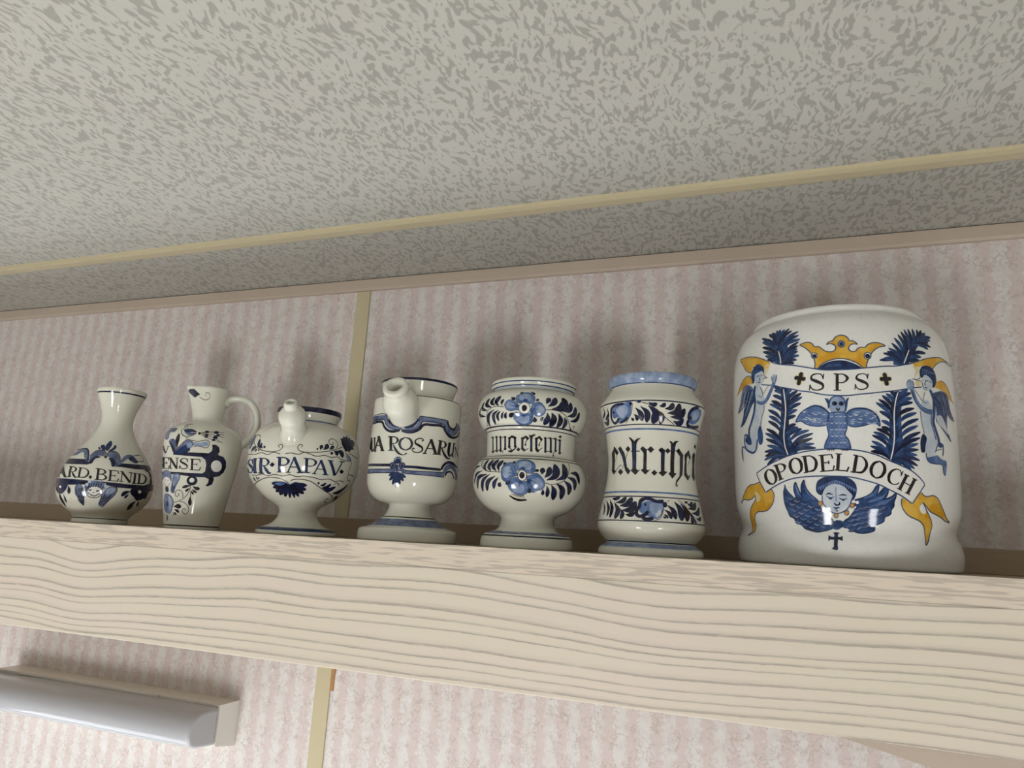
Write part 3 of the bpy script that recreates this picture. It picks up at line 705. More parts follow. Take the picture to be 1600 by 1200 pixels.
J7.paint('painted_scroll', [
('F','Y',1,0,[-974,1654,-901,1652,-805,1640,-717,1616,-642,1586,-588,1559,-563,1528,-587,1506,-626,1498,-705,1552,-760,1531,-772,1496,-812,1510,-864,1543,-907,1592]),
('F','H',1,0,[-613,1522,-557,1527,-563,1491,-581,1443,-607,1426,-623,1466]),
('L','G',2,0.74,[-575,1549,-642,1585,-717,1616,-805,1640,-901,1652,-974,1654,-907,1592,-864,1543,-812,1510,-772,1495]),
('P','Y',1,0,[-1023,1350,-982,1394,-928,1443,-871,1474,-793,1475,-767,1447,-759,1402,-830,1410,-892,1392,-954,1372]),
('L','G',2,0.69,[-1023,1350,-982,1394,-928,1443,-871,1474,-793,1475,-767,1447]),
('F','H',1,0,[-633,1418,-588,1405,-595,1372,-644,1378]),
('P','X',3,0,[-563,1547,-492,1515,-366,1484,-275,1458,-181,1432,-115,1422,35,1422,103,1428,151,1433,267,1447,347,1453,408,1468,450,1478,496,1496,545,1315,471,1301,418,1289,334,1269,264,1258,154,1242,68,1232,4,1225,-80,1228,-166,1240,-254,1266,-328,1282,-396,1305,-474,1328,-529,1349,-589,1362,-654,1377,-613,1427,-575,1494]),
('L','B',4,0.9,[-563,1547,-492,1515,-366,1484,-275,1458,-181,1432,-115,1422,35,1422,103,1428,151,1433,267,1447,347,1453,408,1468,450,1478,496,1496]),
('L','B',4,0.9,[-654,1377,-589,1362,-529,1349,-474,1328,-396,1305,-328,1282,-254,1266,-166,1240,-80,1228,4,1225,68,1232,154,1242,264,1258,334,1269,418,1289,471,1301,545,1315]),
('F','Y',4,0,[483,1485,537,1504,603,1534,716,1563,799,1576,875,1569,1004,1564,812,1549,730,1516,668,1471,614,1478,563,1476,520,1461,492,1467]),
('F','H',4,0,[476,1465,519,1458,535,1438,508,1401,484,1379,499,1429]),
('L','G',5,0.74,[484,1490,537,1509,603,1535,716,1564,800,1576,875,1569,1007,1567,1121,1591]),
('L','G',5,0.74,[667,1466,721,1510,801,1547,870,1555,971,1546,1121,1591]),
('P','Y',1,0,[702,1376,754,1394,808,1387,862,1357,903,1315,936,1271,994,1247,891,1263,836,1288,782,1318,684,1327]),
('L','G',2,0.69,[754,1394,808,1387,862,1357,903,1315,936,1271,994,1247]),
('F','H',4,0,[492,1351,521,1359,542,1338,511,1315,490,1327])], RREF['j7'], label='white scroll with yellow ends below the crown')
J7.paint('painted_lettering', [
('L','H',4,4.55,[-306,1423,-334,1324]),
('L','H',4,4.55,[-361,1388,-278,1366]),
('L','K',5,2.96,[-306,1423,-334,1324]),
('L','K',5,2.96,[-361,1388,-278,1366]),
('L','H',4,4.55,[256,1398,271,1301]),
('L','H',4,4.55,[221,1349,305,1355]),
('L','K',5,2.96,[256,1398,271,1301]),
('L','K',5,2.96,[221,1349,305,1355]),
('P','K',5,0,[-153,1367,-155,1374,-157,1381,-160,1388,-165,1394,-172,1399,-180,1402,-188,1403,-197,1404,-206,1404,-217,1403,-227,1400,-235,1395,-241,1388,-244,1380,-246,1371,-245,1360,-237,1349,-225,1342,-214,1335,-204,1329,-193,1324,-182,1318,-173,1313,-168,1309,-167,1306,-165,1301,-165,1297,-165,1293,-169,1289,-177,1284,-186,1281,-195,1279,-204,1279,-213,1281,-222,1284,-229,1288,-234,1293,-238,1300,-241,1308,-245,1316,-253,1312,-249,1304,-245,1296,-240,1287,-234,1280,-225,1275,-215,1272,-204,1271,-195,1270,-184,1271,-173,1274,-163,1278,-156,1285,-152,1293,-150,1301,-151,1310,-153,1320,-161,1330,-172,1338,-183,1345,-194,1352,-205,1357,-217,1362,-226,1366,-230,1369,-231,1370,-231,1375,-229,1381,-228,1385,-223,1389,-214,1392,-205,1394,-196,1395,-189,1395,-182,1393,-175,1391,-170,1387,-167,1383,-165,1378,-163,1371,-160,1364]),
('P','K',5,0,[-153,1354,-147,1395,-154,1397,-161,1356]),
('P','K',5,0,[-249,1277,-243,1321,-252,1322,-257,1279]),
('P','K',5,0,[-55,1266,-50,1389,-71,1390,-76,1266]),
('P','K',5,0,[-85,1386,-55,1385,-55,1393,-84,1395]),
('P','K',5,0,[-90,1263,-40,1261,-39,1269,-89,1271]),
('P','K',5,0,[-61,1382,-50,1382,-39,1383,-29,1382,-20,1380,-14,1373,-8,1365,-4,1358,-5,1355,-4,1352,-7,1345,-12,1336,-18,1330,-27,1327,-38,1326,-51,1327,-63,1327,-63,1318,-51,1318,-38,1318,-26,1318,-15,1322,-5,1327,4,1334,12,1344,17,1357,11,1369,2,1378,-7,1384,-17,1388,-28,1391,-39,1391,-50,1391,-60,1391]),
('P','K',5,0,[142,1360,140,1366,138,1372,136,1379,132,1384,125,1388,118,1390,111,1391,103,1391,94,1390,85,1388,76,1384,69,1379,64,1372,60,1365,58,1356,60,1346,67,1337,77,1330,87,1325,95,1320,105,1316,115,1312,123,1308,127,1304,129,1301,130,1297,130,1292,130,1289,126,1285,119,1280,110,1276,102,1274,95,1273,86,1274,79,1276,73,1279,69,1284,65,1290,62,1297,59,1304,52,1300,56,1293,59,1286,63,1278,68,1272,76,1268,85,1266,94,1265,103,1266,112,1267,122,1271,131,1275,138,1282,142,1290,144,1298,144,1306,141,1315,134,1324,124,1331,114,1337,105,1342,95,1346,84,1350,77,1353,73,1355,73,1357,73,1361,74,1367,76,1371,80,1375,87,1379,96,1381,103,1383,110,1383,116,1382,122,1380,127,1378,129,1374,131,1369,133,1362,135,1356]),
('P','K',5,0,[142,1348,149,1387,141,1388,135,1349]),
('P','K',5,0,[55,1268,61,1309,53,1310,48,1269])], RREF['j7'], label='brown-black capitals S P S between two crosses')
J7.paint('painted_scroll', [
('P','Y',1,0,[-706,612,-760,597,-812,595,-871,576,-934,529,-1005,459,-942,486,-864,478,-806,488,-765,506,-774,472,-827,429,-869,391,-899,337,-902,288,-893,233,-938,203,-867,228,-842,258,-836,312,-817,355,-767,383,-689,387,-636,400,-590,438,-570,475,-566,513,-590,555,-644,521]),
('L','G',2,0.79,[-706,612,-760,597,-812,595,-871,576,-934,529,-1005,459,-942,486,-864,478,-806,488,-765,506,-774,472,-827,429,-869,391,-899,337,-902,288,-893,233,-938,203,-867,228,-842,258,-836,312,-817,355,-767,383,-689,387,-636,400,-590,438,-570,475,-566,513,-590,555]),
('F','H',2,0,[-770,536,-735,529,-702,489,-720,465,-751,461,-754,500]),
('P','Y',1,0,[482,551,503,530,530,523,590,534,634,517,668,474,708,423,755,381,805,359,746,364,672,389,606,407,560,422,530,447,496,480,518,442,553,395,589,353,604,314,581,255,539,205,514,186,534,240,535,297,496,343,443,363,389,381,352,410,331,448,329,484,337,502,408,462]),
('L','G',2,0.85,[482,551,503,530,530,523,590,534,634,517,668,474,708,423,755,381,805,359,746,364,672,389,606,407,560,422,530,447,496,480,518,442,553,395,589,353,604,314,581,255,539,205,514,186,534,240,535,297,496,343,443,363,389,381,352,410,331,448,329,484,337,502]),
('F','X',2,0,[467,439,490,469,516,437,522,407,489,405]),
('P','X',3,0,[-735,680,-618,729,-527,763,-424,795,-321,817,-212,830,-143,835,-75,836,-1,830,70,821,132,807,190,788,258,757,347,724,418,692,477,649,517,607,494,578,408,466,337,511,249,553,177,587,81,615,-1,633,-63,637,-126,638,-211,639,-310,635,-396,625,-474,604,-547,575,-643,528,-705,621]),
('L','B',4,0.9,[-735,680,-618,729,-527,763,-424,795,-321,817,-212,830,-143,835,-75,836,-1,830,70,821,132,807,190,788,258,757,347,724,418,692,477,649,517,607]),
('L','B',4,0.9,[-643,528,-547,575,-474,604,-396,625,-310,635,-211,639,-126,638,-63,637,-1,633,81,615,177,587,249,553,337,511,408,466]),
('L','G',4,0.9,[-735,680,-705,621,-643,525]),
('L','G',4,0.9,[517,607,494,578,408,466])], RREF['j7'], label='white arched scroll with yellow swallow-tail ends')
J7.paint('painted_lettering', [
('P','K',5,0,[-613,704,-622,698,-630,693,-639,686,-647,677,-651,666,-652,654,-651,642,-648,630,-641,618,-633,607,-622,597,-610,589,-598,585,-586,584,-576,583,-566,583,-563,591,-573,594,-582,597,-590,600,-596,604,-602,610,-609,618,-614,627,-617,636,-621,645,-623,654,-624,663,-623,671,-621,677,-617,684,-611,691,-605,698]),
('P','K',5,0,[-610,697,-600,693,-590,690,-582,687,-577,683,-570,677,-565,669,-560,660,-557,651,-553,642,-551,633,-550,624,-551,616,-553,610,-557,604,-563,597,-568,590,-560,584,-553,590,-545,595,-537,602,-530,611,-527,622,-526,634,-526,646,-529,658,-535,669,-543,680,-552,690,-563,698,-575,702,-586,703,-597,704,-608,705]),
('P','K',5,0,[-484,623,-522,734,-548,728,-509,616]),
('P','K',5,0,[-558,721,-528,728,-531,736,-561,729]),
('P','K',5,0,[-519,610,-471,622,-474,630,-521,617]),
('P','K',5,0,[-533,725,-522,727,-512,731,-502,733,-494,733,-486,729,-478,724,-473,718,-473,715,-471,712,-470,705,-471,696,-474,689,-482,684,-492,681,-504,678,-516,674,-513,666,-501,670,-489,673,-477,677,-468,683,-460,691,-454,700,-450,711,-449,723,-459,732,-470,737,-482,740,-493,741,-504,741,-515,738,-525,735,-536,732]),
('P','K',5,0,[-387,779,-395,774,-404,770,-412,764,-420,756,-426,745,-429,733,-430,720,-430,708,-426,696,-420,684,-413,673,-404,664,-394,659,-384,657,-374,656,-365,654,-362,662,-371,666,-379,670,-386,674,-391,678,-395,685,-400,693,-403,703,-404,712,-406,720,-406,730,-405,739,-403,747,-400,753,-395,759,-388,765,-381,772]),
('P','K',5,0,[-385,772,-377,768,-368,764,-361,760,-357,755,-352,749,-348,740,-345,731,-344,722,-343,713,-342,704,-343,695,-345,687,-348,681,-353,675,-360,668,-366,662,-361,655,-353,660,-345,665,-336,671,-329,679,-324,690,-321,702,-320,714,-320,726,-323,738,-329,750,-336,760,-344,769,-354,774,-364,777,-374,778,-383,780]),
('P','K',5,0,[-283,669,-296,787,-319,784,-306,665]),
('P','K',5,0,[-331,779,-299,783,-300,791,-332,787]),
('P','K',5,0,[-317,660,-286,664,-286,672,-318,668]),
('P','K',5,0,[-307,779,-297,781,-287,782,-277,783,-269,782,-260,777,-252,770,-246,762,-241,754,-239,748,-237,741,-237,733,-238,726,-239,716,-241,706,-244,697,-249,690,-257,685,-268,681,-282,677,-295,673,-294,665,-280,667,-266,669,-252,671,-239,678,-230,687,-223,699,-219,712,-216,724,-216,735,-218,745,-221,755,-226,765,-234,774,-244,781,-255,787,-267,790,-277,792,-288,791,-298,789,-308,788]),
('P','K',5,0,[-172,674,-176,789,-198,788,-193,672]),
('P','K',5,0,[-209,783,-124,790,-124,798,-209,791]),
('P','K',5,0,[-204,667,-115,675,-116,683,-204,675]),
('P','K',5,0,[-128,794,-120,763,-111,766,-119,798]),
('P','K',5,0,[-185,729,-142,733,-143,741,-185,737]),
('P','K',5,0,[-138,725,-139,750,-147,749,-147,725]),
('P','K',5,0,[-113,674,-103,713,-112,716,-122,677]),
('P','K',5,0,[-76,680,-64,797,-85,799,-98,681]),
('P','K',5,0,[-96,795,-54,792,-54,800,-95,803]),
('P','K',5,0,[-110,678,-24,672,-23,680,-109,686]),
('P','K',5,0,[-23,668,-8,704,-18,708,-33,672]),
('P','K',5,0,[29,666,51,785,30,789,7,669]),
('P','K',5,0,[18,787,48,782,49,790,19,795]),
('P','K',5,0,[-5,667,25,662,27,670,-3,675]),
('P','K',5,0,[39,781,49,779,59,778,68,776,75,773,82,765,87,756,91,747,93,738,93,731,93,723,91,716,88,709,84,700,79,691,73,683,67,677,58,674,46,673,32,674,19,674,18,666,31,664,44,661,58,659,72,662,83,669,93,678,101,689,108,700,111,711,112,722,112,733,110,744,105,755,98,765,89,774,80,780,70,784,60,786,50,787,41,789]),
('P','K',5,0,[191,755,182,753,172,752,161,750,151,745,141,737,133,726,126,715,121,703,119,690,119,677,121,664,125,652,132,643,140,637,148,632,155,627,161,634,155,641,149,648,144,654,141,661,140,669,140,679,141,689,144,698,146,706,150,715,155,723,161,730,166,735,174,739,183,742,193,746]),
('P','K',5,0,[189,747,195,740,202,733,207,726,209,720,210,712,210,702,209,692,207,683,204,675,200,666,195,657,189,651,184,646,176,642,167,639,158,635,159,626,169,628,178,629,189,631,199,636,209,645,217,655,225,666,230,678,232,691,232,705,230,718,226,729,219,738,211,744,202,749,195,754]),
('P','K',5,0,[338,664,338,671,337,678,336,685,333,691,328,696,322,700,315,703,307,704,297,704,285,702,274,698,264,692,256,685,249,677,243,668,239,658,236,647,235,635,236,623,238,612,244,604,251,598,258,594,266,591,274,589,282,589,291,589,299,591,305,594,310,597,314,601,318,604,314,610,309,607,305,603,301,600,297,598,291,597,283,596,276,597,269,598,264,603,260,608,257,614,255,619,254,627,255,635,257,645,259,653,262,660,265,667,269,673,274,679,281,685,289,690,298,694,306,697,312,696,318,693,323,690,327,686,329,682,329,676,330,669,330,663]),
('P','K',5,0,[333,651,352,687,345,690,326,654]),
('P','K',5,0,[326,555,385,658,364,667,306,564]),
('P','K',5,0,[384,530,445,633,423,642,363,539]),
('P','K',5,0,[344,609,403,584,407,591,348,616]),
('P','K',5,0,[297,564,331,548,335,555,301,571]),
('P','K',5,0,[354,538,390,523,394,530,358,545]),
('P','K',5,0,[355,666,390,651,394,659,359,674]),
('P','K',5,0,[414,641,451,627,455,634,418,649])], RREF['j7'], label='brown-black capitals OPODELDOCH on the arched scroll')
J7.paint('painted_owl', [
('F','M',4,0,[-124,1096,-157,1135,-191,1154,-230,1159,-281,1138,-324,1108,-360,1045,-326,1050,-285,1023,-241,1008,-188,1003,-144,1016]),
('F','M',4,0,[-18,1088,12,1116,55,1130,105,1130,147,1117,180,1090,200,1058,203,1002,185,1018,142,1017,99,1004,36,994,-5,1008]),
('F','M',4,0,[-124,1100,-22,1098,-11,1065,-10,1018,-16,976,-29,934,-10,906,1,869,2,832,-80,834,-164,838,-161,870,-135,935,-141,983,-144,1030,-133,1077]),
('L','B',5,0.85,[-124,1096,-157,1135,-191,1154,-230,1159,-281,1138,-324,1108,-360,1045,-326,1050,-285,1023,-241,1008,-188,1003,-144,1016,-124,1096]),
('L','B',5,0.85,[-18,1088,12,1116,55,1130,105,1130,147,1117,180,1090,200,1058,203,1002,185,1018,142,1017,99,1004,36,994,-5,1008,-18,1088]),
('L','B',5,0.85,[-124,1100,-22,1098,-11,1065,-10,1018,-16,976,-29,934,-10,906,1,869,2,832,-80,834,-164,838,-161,870,-135,935,-141,983,-144,1030,-133,1077,-124,1100]),
('F','L',4,0,[-121,1177,-107,1207,-85,1221,-59,1222,-30,1209,-19,1178,-16,1135,-26,1103,-69,1089,-111,1105,-124,1139]),
('L','B',5,0.95,[-124,1139,-121,1177,-107,1207,-85,1221,-59,1222,-30,1209,-19,1178,-16,1135,-24,1102]),
('P','B',5,0,[-154,1212,-128,1204,-116,1177,-122,1143,-133,1125,-134,1163,-144,1192]),
('P','B',5,0,[12,1211,-7,1202,-19,1173,-19,1135,-14,1102,-3,1149,2,1183]),
('F','D',5,0,[-69,1167,-72,1159,-79,1153,-88,1151,-96,1153,-103,1160,-105,1168,-102,1177,-95,1183,-86,1185,-77,1182,-71,1176]),
('F','K',6,0,[-79,1168,-80,1163,-83,1160,-87,1159,-91,1160,-94,1164,-94,1168,-93,1172,-90,1175,-86,1176,-83,1175,-80,1172]),
('F','D',5,0,[-25,1166,-28,1157,-34,1151,-43,1149,-52,1152,-58,1158,-60,1167,-57,1175,-51,1181,-42,1184,-33,1181,-27,1175]),
('F','K',6,0,[-35,1166,-36,1162,-39,1159,-43,1158,-47,1159,-49,1162,-50,1167,-49,1171,-46,1174,-42,1175,-38,1174,-36,1171]),
('L','K',6,1.06,[-78,1136,-64,1115,-54,1134]),
('L','P',5,0.48,[-274,1071,-262,1065,-251,1067]),
('L','P',5,0.48,[151,1066,164,1062,176,1067]),
('L','P',5,0.48,[-302,1124,-290,1118,-279,1120]),
('L','P',5,0.48,[42,1086,54,1082,66,1087]),
('L','P',5,0.48,[-235,1040,-223,1035,-213,1037]),
('L','L',5,0.48,[62,1030,75,1026,86,1031]),
('L','P',5,0.48,[-208,1036,-196,1030,-185,1033]),
('L','L',5,0.48,[64,1105,77,1101,89,1106]),
('L','L',5,0.48,[-289,1032,-277,1026,-266,1028]),
('L','P',5,0.48,[49,1104,62,1100,74,1105]),
('L','P',5,0.48,[-235,1051,-222,1046,-212,1048]),
('L','P',5,0.48,[115,1025,128,1022,140,1027]),
('L','L',5,0.48,[-191,1063,-179,1057,-169,1060]),
('L','L',5,0.48,[147,1099,159,1095,172,1100]),
('L','P',5,0.48,[-229,1095,-217,1090,-206,1092]),
('L','P',5,0.48,[70,1051,82,1047,94,1052]),
('L','P',5,0.48,[-244,1041,-231,1036,-221,1038]),
('L','P',5,0.48,[56,1054,68,1051,80,1055]),
('L','L',5,0.48,[-274,1091,-262,1085,-251,1087]),
('L','P',5,0.48,[139,1020,152,1016,164,1021]),
('L','P',5,0.48,[-197,1051,-185,1046,-175,1048]),
('L','P',5,0.48,[158,1028,170,1024,183,1029]),
('L','P',5,0.48,[-298,1062,-285,1056,-274,1058]),
('L','P',5,0.48,[137,1056,149,1053,161,1058]),
('L','P',5,0.48,[-294,1078,-281,1072,-270,1074]),
('L','L',5,0.48,[166,1100,178,1097,191,1102]),
('L','P',5,0.48,[-243,1107,-231,1101,-220,1103]),
('L','L',5,0.48,[69,1070,81,1066,93,1071]),
('L','L',5,0.48,[-308,1066,-296,1061,-284,1063]),
('L','P',5,0.48,[60,1054,72,1051,84,1055]),
('L','P',5,0.48,[-168,1023,-156,1018,-145,1020]),
('L','L',5,0.48,[38,1103,51,1100,63,1104]),
('L','L',5,0.48,[-302,1067,-290,1062,-279,1064]),
('L','P',5,0.48,[155,1022,167,1018,180,1023]),
('L','L',5,0.48,[-209,1104,-197,1099,-187,1101]),
('L','P',5,0.48,[163,1078,176,1074,188,1079]),
('L','P',5,0.48,[-155,1031,-143,1026,-132,1028]),
('L','P',5,0.48,[59,1029,71,1025,83,1030]),
('L','P',5,0.48,[-205,1062,-193,1056,-183,1059]),
('L','P',5,0.48,[12,1020,25,1016,37,1021]),
('L','P',5,0.48,[-269,1062,-256,1056,-245,1058]),
('L','P',5,0.48,[38,1080,50,1076,62,1081]),
('L','L',5,0.48,[-226,1067,-214,1062,-203,1064]),
('L','P',5,0.48,[127,1020,140,1016,152,1021]),
('L','P',5,0.48,[-313,1066,-300,1061,-289,1063]),
('L','P',5,0.48,[19,1050,31,1046,43,1051]),
('L','P',5,0.48,[-236,1055,-223,1050,-213,1052]),
('L','P',5,0.48,[100,1082,113,1078,125,1083]),
('L','P',5,0.48,[-310,1120,-297,1114,-286,1116]),
('L','P',5,0.48,[1,1074,14,1070,26,1075]),
('L','P',5,0.48,[-237,1064,-225,1058,-214,1061]),
('L','P',5,0.48,[28,1090,40,1086,52,1091]),
('L','P',5,0.48,[-171,1092,-159,1086,-149,1089]),
('L','P',5,0.48,[13,1034,26,1030,38,1035]),
('L','P',5,0.48,[-197,1106,-185,1100,-174,1103]),
('L','L',5,0.48,[33,1035,46,1031,57,1036]),
('L','P',5,0.48,[-259,1057,-247,1051,-236,1054]),
('L','P',5,0.48,[116,1098,129,1094,141,1099]),
('L','L',5,0.48,[-155,1052,-143,1047,-133,1049]),
('L','L',5,0.48,[69,1030,81,1027,93,1032]),
('L','P',5,0.48,[-118,1076,-110,1069,-101,1074]),
('L','P',5,0.48,[-86,1075,-78,1068,-69,1073]),
('L','P',5,0.48,[-60,1075,-52,1067,-43,1073]),
('L','P',5,0.48,[-32,1074,-25,1067,-15,1072]),
('L','B',5,0.48,[-117,1060,-110,1053,-100,1058]),
('L','B',5,0.48,[-86,1059,-79,1052,-69,1057]),
('L','B',5,0.48,[-62,1059,-54,1051,-45,1057]),
('L','B',5,0.48,[-30,1058,-23,1051,-13,1056]),
('L','B',5,0.48,[-117,1044,-110,1036,-100,1042]),
('L','B',5,0.48,[-86,1043,-79,1036,-69,1041]),
('L','B',5,0.48,[-59,1043,-51,1035,-42,1041]),
('L','B',5,0.48,[-31,1042,-24,1035,-15,1040]),
('L','P',5,0.48,[-118,1028,-110,1020,-101,1026]),
('L','P',5,0.48,[-87,1027,-80,1020,-70,1025]),
('L','P',5,0.48,[-62,1027,-55,1019,-46,1025]),
('L','P',5,0.48,[-34,1026,-27,1019,-17,1024]),
('L','B',5,0.48,[-117,1012,-109,1004,-100,1010]),
('L','B',5,0.48,[-90,1011,-83,1004,-74,1009]),
('L','B',5,0.48,[-60,1011,-53,1003,-44,1009]),
('L','B',5,0.48,[-33,1010,-26,1003,-16,1008]),
('L','B',5,0.48,[-118,996,-111,988,-101,994]),
('L','B',5,0.48,[-90,995,-82,988,-73,993]),
('L','B',5,0.48,[-62,995,-55,987,-46,993]),
('L','B',5,0.48,[-35,994,-28,987,-19,992]),
('L','P',5,0.48,[-122,980,-114,972,-105,978]),
('L','P',5,0.48,[-92,979,-84,972,-75,977]),
('L','P',5,0.48,[-64,979,-57,971,-47,977]),
('L','P',5,0.48,[-37,979,-30,971,-20,977]),
('L','B',5,0.48,[-117,964,-110,956,-100,962]),
('L','B',5,0.48,[-91,963,-84,956,-74,961]),
('L','B',5,0.48,[-62,963,-55,955,-46,961]),
('L','B',5,0.48,[-37,963,-30,955,-20,961]),
('L','B',5,0.48,[-117,948,-109,940,-100,946]),
('L','B',5,0.48,[-91,948,-84,940,-74,945]),
('L','B',5,0.48,[-66,947,-59,940,-50,945]),
('L','B',5,0.48,[-38,947,-31,939,-22,945]),
('L','P',5,0.48,[-119,932,-112,924,-102,930]),
('L','P',5,0.48,[-91,932,-84,924,-75,929]),
('L','P',5,0.48,[-61,931,-53,924,-44,929]),
('L','P',5,0.48,[-38,931,-31,923,-22,929]),
('L','B',5,0.48,[-119,916,-111,909,-102,914]),
('L','B',5,0.48,[-91,916,-84,908,-75,914]),
('L','B',5,0.48,[-62,915,-55,908,-45,913]),
('L','B',5,0.48,[-36,915,-29,908,-20,913]),
('L','B',5,0.48,[-125,900,-117,893,-108,898]),
('L','B',5,0.48,[-96,900,-89,892,-79,898]),
('L','B',5,0.48,[-68,900,-61,892,-52,898]),
('L','B',5,0.48,[-38,899,-31,892,-21,897]),
('L','P',5,0.48,[-122,884,-115,877,-106,882]),
('L','P',5,0.48,[-97,884,-90,877,-80,882]),
('L','P',5,0.48,[-63,884,-56,876,-47,882]),
('L','P',5,0.48,[-41,884,-34,876,-25,882]),
('L','B',5,0.48,[-126,869,-119,861,-109,867]),
('L','B',5,0.48,[-96,868,-89,861,-79,866]),
('L','B',5,0.48,[-69,868,-62,860,-52,866]),
('L','B',5,0.48,[-41,868,-34,860,-25,866]),
('L','B',5,0.48,[-126,853,-118,845,-109,851]),
('L','B',5,0.48,[-100,852,-92,845,-83,850]),
('L','B',5,0.48,[-67,852,-60,845,-50,850]),
('L','B',5,0.48,[-45,852,-38,845,-28,850]),
('L','D',5,0.85,[-281,1136,-231,1155,-191,1151,-149,1121,-124,1091]),
('L','D',5,0.85,[-14,1088,20,1116,63,1126,113,1125,155,1108,188,1071,200,1030]),
('L','N',5,0.63,[-143,837,-144,819]),
('L','N',5,0.63,[-132,837,-134,818]),
('L','N',5,0.63,[-117,837,-119,818]),
('L','N',5,0.63,[-105,837,-106,818]),
('L','N',5,0.63,[-50,836,-52,818]),
('L','N',5,0.63,[-40,836,-41,818]),
('L','N',5,0.63,[-27,836,-29,818]),
('L','N',5,0.63,[-17,836,-18,818])], RREF['j7'], label='blue owl with spread wings')
J7.paint('painted_angel', [
('F','S',4,0,[-743,1352,-811,1402,-881,1400,-916,1353,-942,1288,-1003,1196,-919,1219,-873,1264,-787,1270]),
('F','B',4,0,[-736,1334,-793,1361,-862,1294,-885,1213,-904,1146,-951,1074,-879,1095,-817,1159,-771,1220,-729,1265]),
('L','P',5,0.48,[-760,1344,-805,1252,-866,1156]),
('L','D',5,0.48,[-781,1345,-827,1250,-884,1173]),
('L','P',5,0.48,[-804,1346,-850,1249,-904,1190]),
('L','D',5,0.48,[-829,1348,-875,1248,-924,1208]),
('L','P',5,0.48,[-854,1349,-902,1248,-947,1226]),
('L','D',5,0.48,[-882,1352,-931,1248,-971,1244]),
('L','G',5,0.63,[-811,1402,-881,1400,-916,1353,-942,1288,-1003,1196]),
('F','P',3,0,[-727,1386,-668,1364,-629,1275,-631,1208,-646,1149,-670,1055,-686,996,-710,948,-728,879,-803,861,-868,899,-814,991,-784,1081,-744,1163,-730,1249,-740,1319]),
('L','B',4,2.43,[-723,1380,-737,1319,-728,1249,-744,1163,-779,1090,-812,1033,-813,976]),
('L','M',5,2.43,[-707,1253,-678,1233,-630,1231,-598,1257,-566,1306,-541,1353,-528,1392,-521,1427]),
('L','B',5,0.74,[-711,1246,-678,1223,-628,1218,-588,1248,-554,1304,-529,1351,-508,1399,-507,1433]),
('F','L',5,0,[-508,1399,-511,1381,-519,1369,-529,1366,-538,1372,-545,1387,-548,1406,-545,1424,-537,1436,-527,1439,-518,1433,-511,1418]),
('L','G',5,0.53,[-668,1359,-642,1297,-663,1275,-691,1300]),
('L','G',5,0.53,[-635,1296,-596,1341,-576,1364]),
('L','G',5,0.53,[-628,1208,-632,1162,-657,1114,-671,1050]),
('F','B',5,0,[-677,1051,-700,1018,-703,952,-687,900,-662,902,-650,946,-658,1013]),
('L','B',5,1.59,[-815,981,-873,999,-885,964,-873,895,-830,864,-762,844,-729,869,-710,948]),
('F','B',5,0,[-833,994,-797,974,-783,915,-828,915,-875,957]),
('T','S',5,2.53,[-859,883,-929,907,-932,860,-919,791]),
('F','B',5,0,[-771,1458,-768,1500,-736,1537,-698,1553,-647,1531,-623,1492,-626,1461,-646,1486,-689,1479,-723,1470,-730,1423,-751,1401]),
('F','P',5,0,[-723,1470,-681,1483,-643,1475,-633,1431,-639,1390,-682,1369,-715,1394,-730,1434]),
('L','B',6,0.74,[-707,1451,-689,1455,-671,1449]),
('L','B',6,0.74,[-660,1452,-643,1453]),
('L','B',6,0.74,[-674,1439,-667,1416,-678,1416]),
('L','D',6,0.74,[-696,1404,-661,1397]),
('L','D',6,0.63,[-752,1533,-740,1538,-727,1503]),
('L','D',6,0.63,[-734,1522,-722,1534,-711,1499]),
('L','D',6,0.63,[-716,1512,-705,1530,-696,1496]),
('L','D',6,0.63,[-699,1502,-689,1527,-682,1493]),
('L','D',6,0.63,[-683,1505,-673,1523,-667,1490]),
('L','D',6,0.63,[-668,1508,-657,1520,-653,1488]),
('L','D',6,0.63,[-652,1512,-642,1517,-639,1485]),
('L','G',5,0.53,[-633,1463,-613,1433,-588,1423,-633,1423]),
('L','G',5,0.53,[-529,1362,-551,1401,-551,1427])], RREF['j7'], label='blue praying angel with wings, left side')
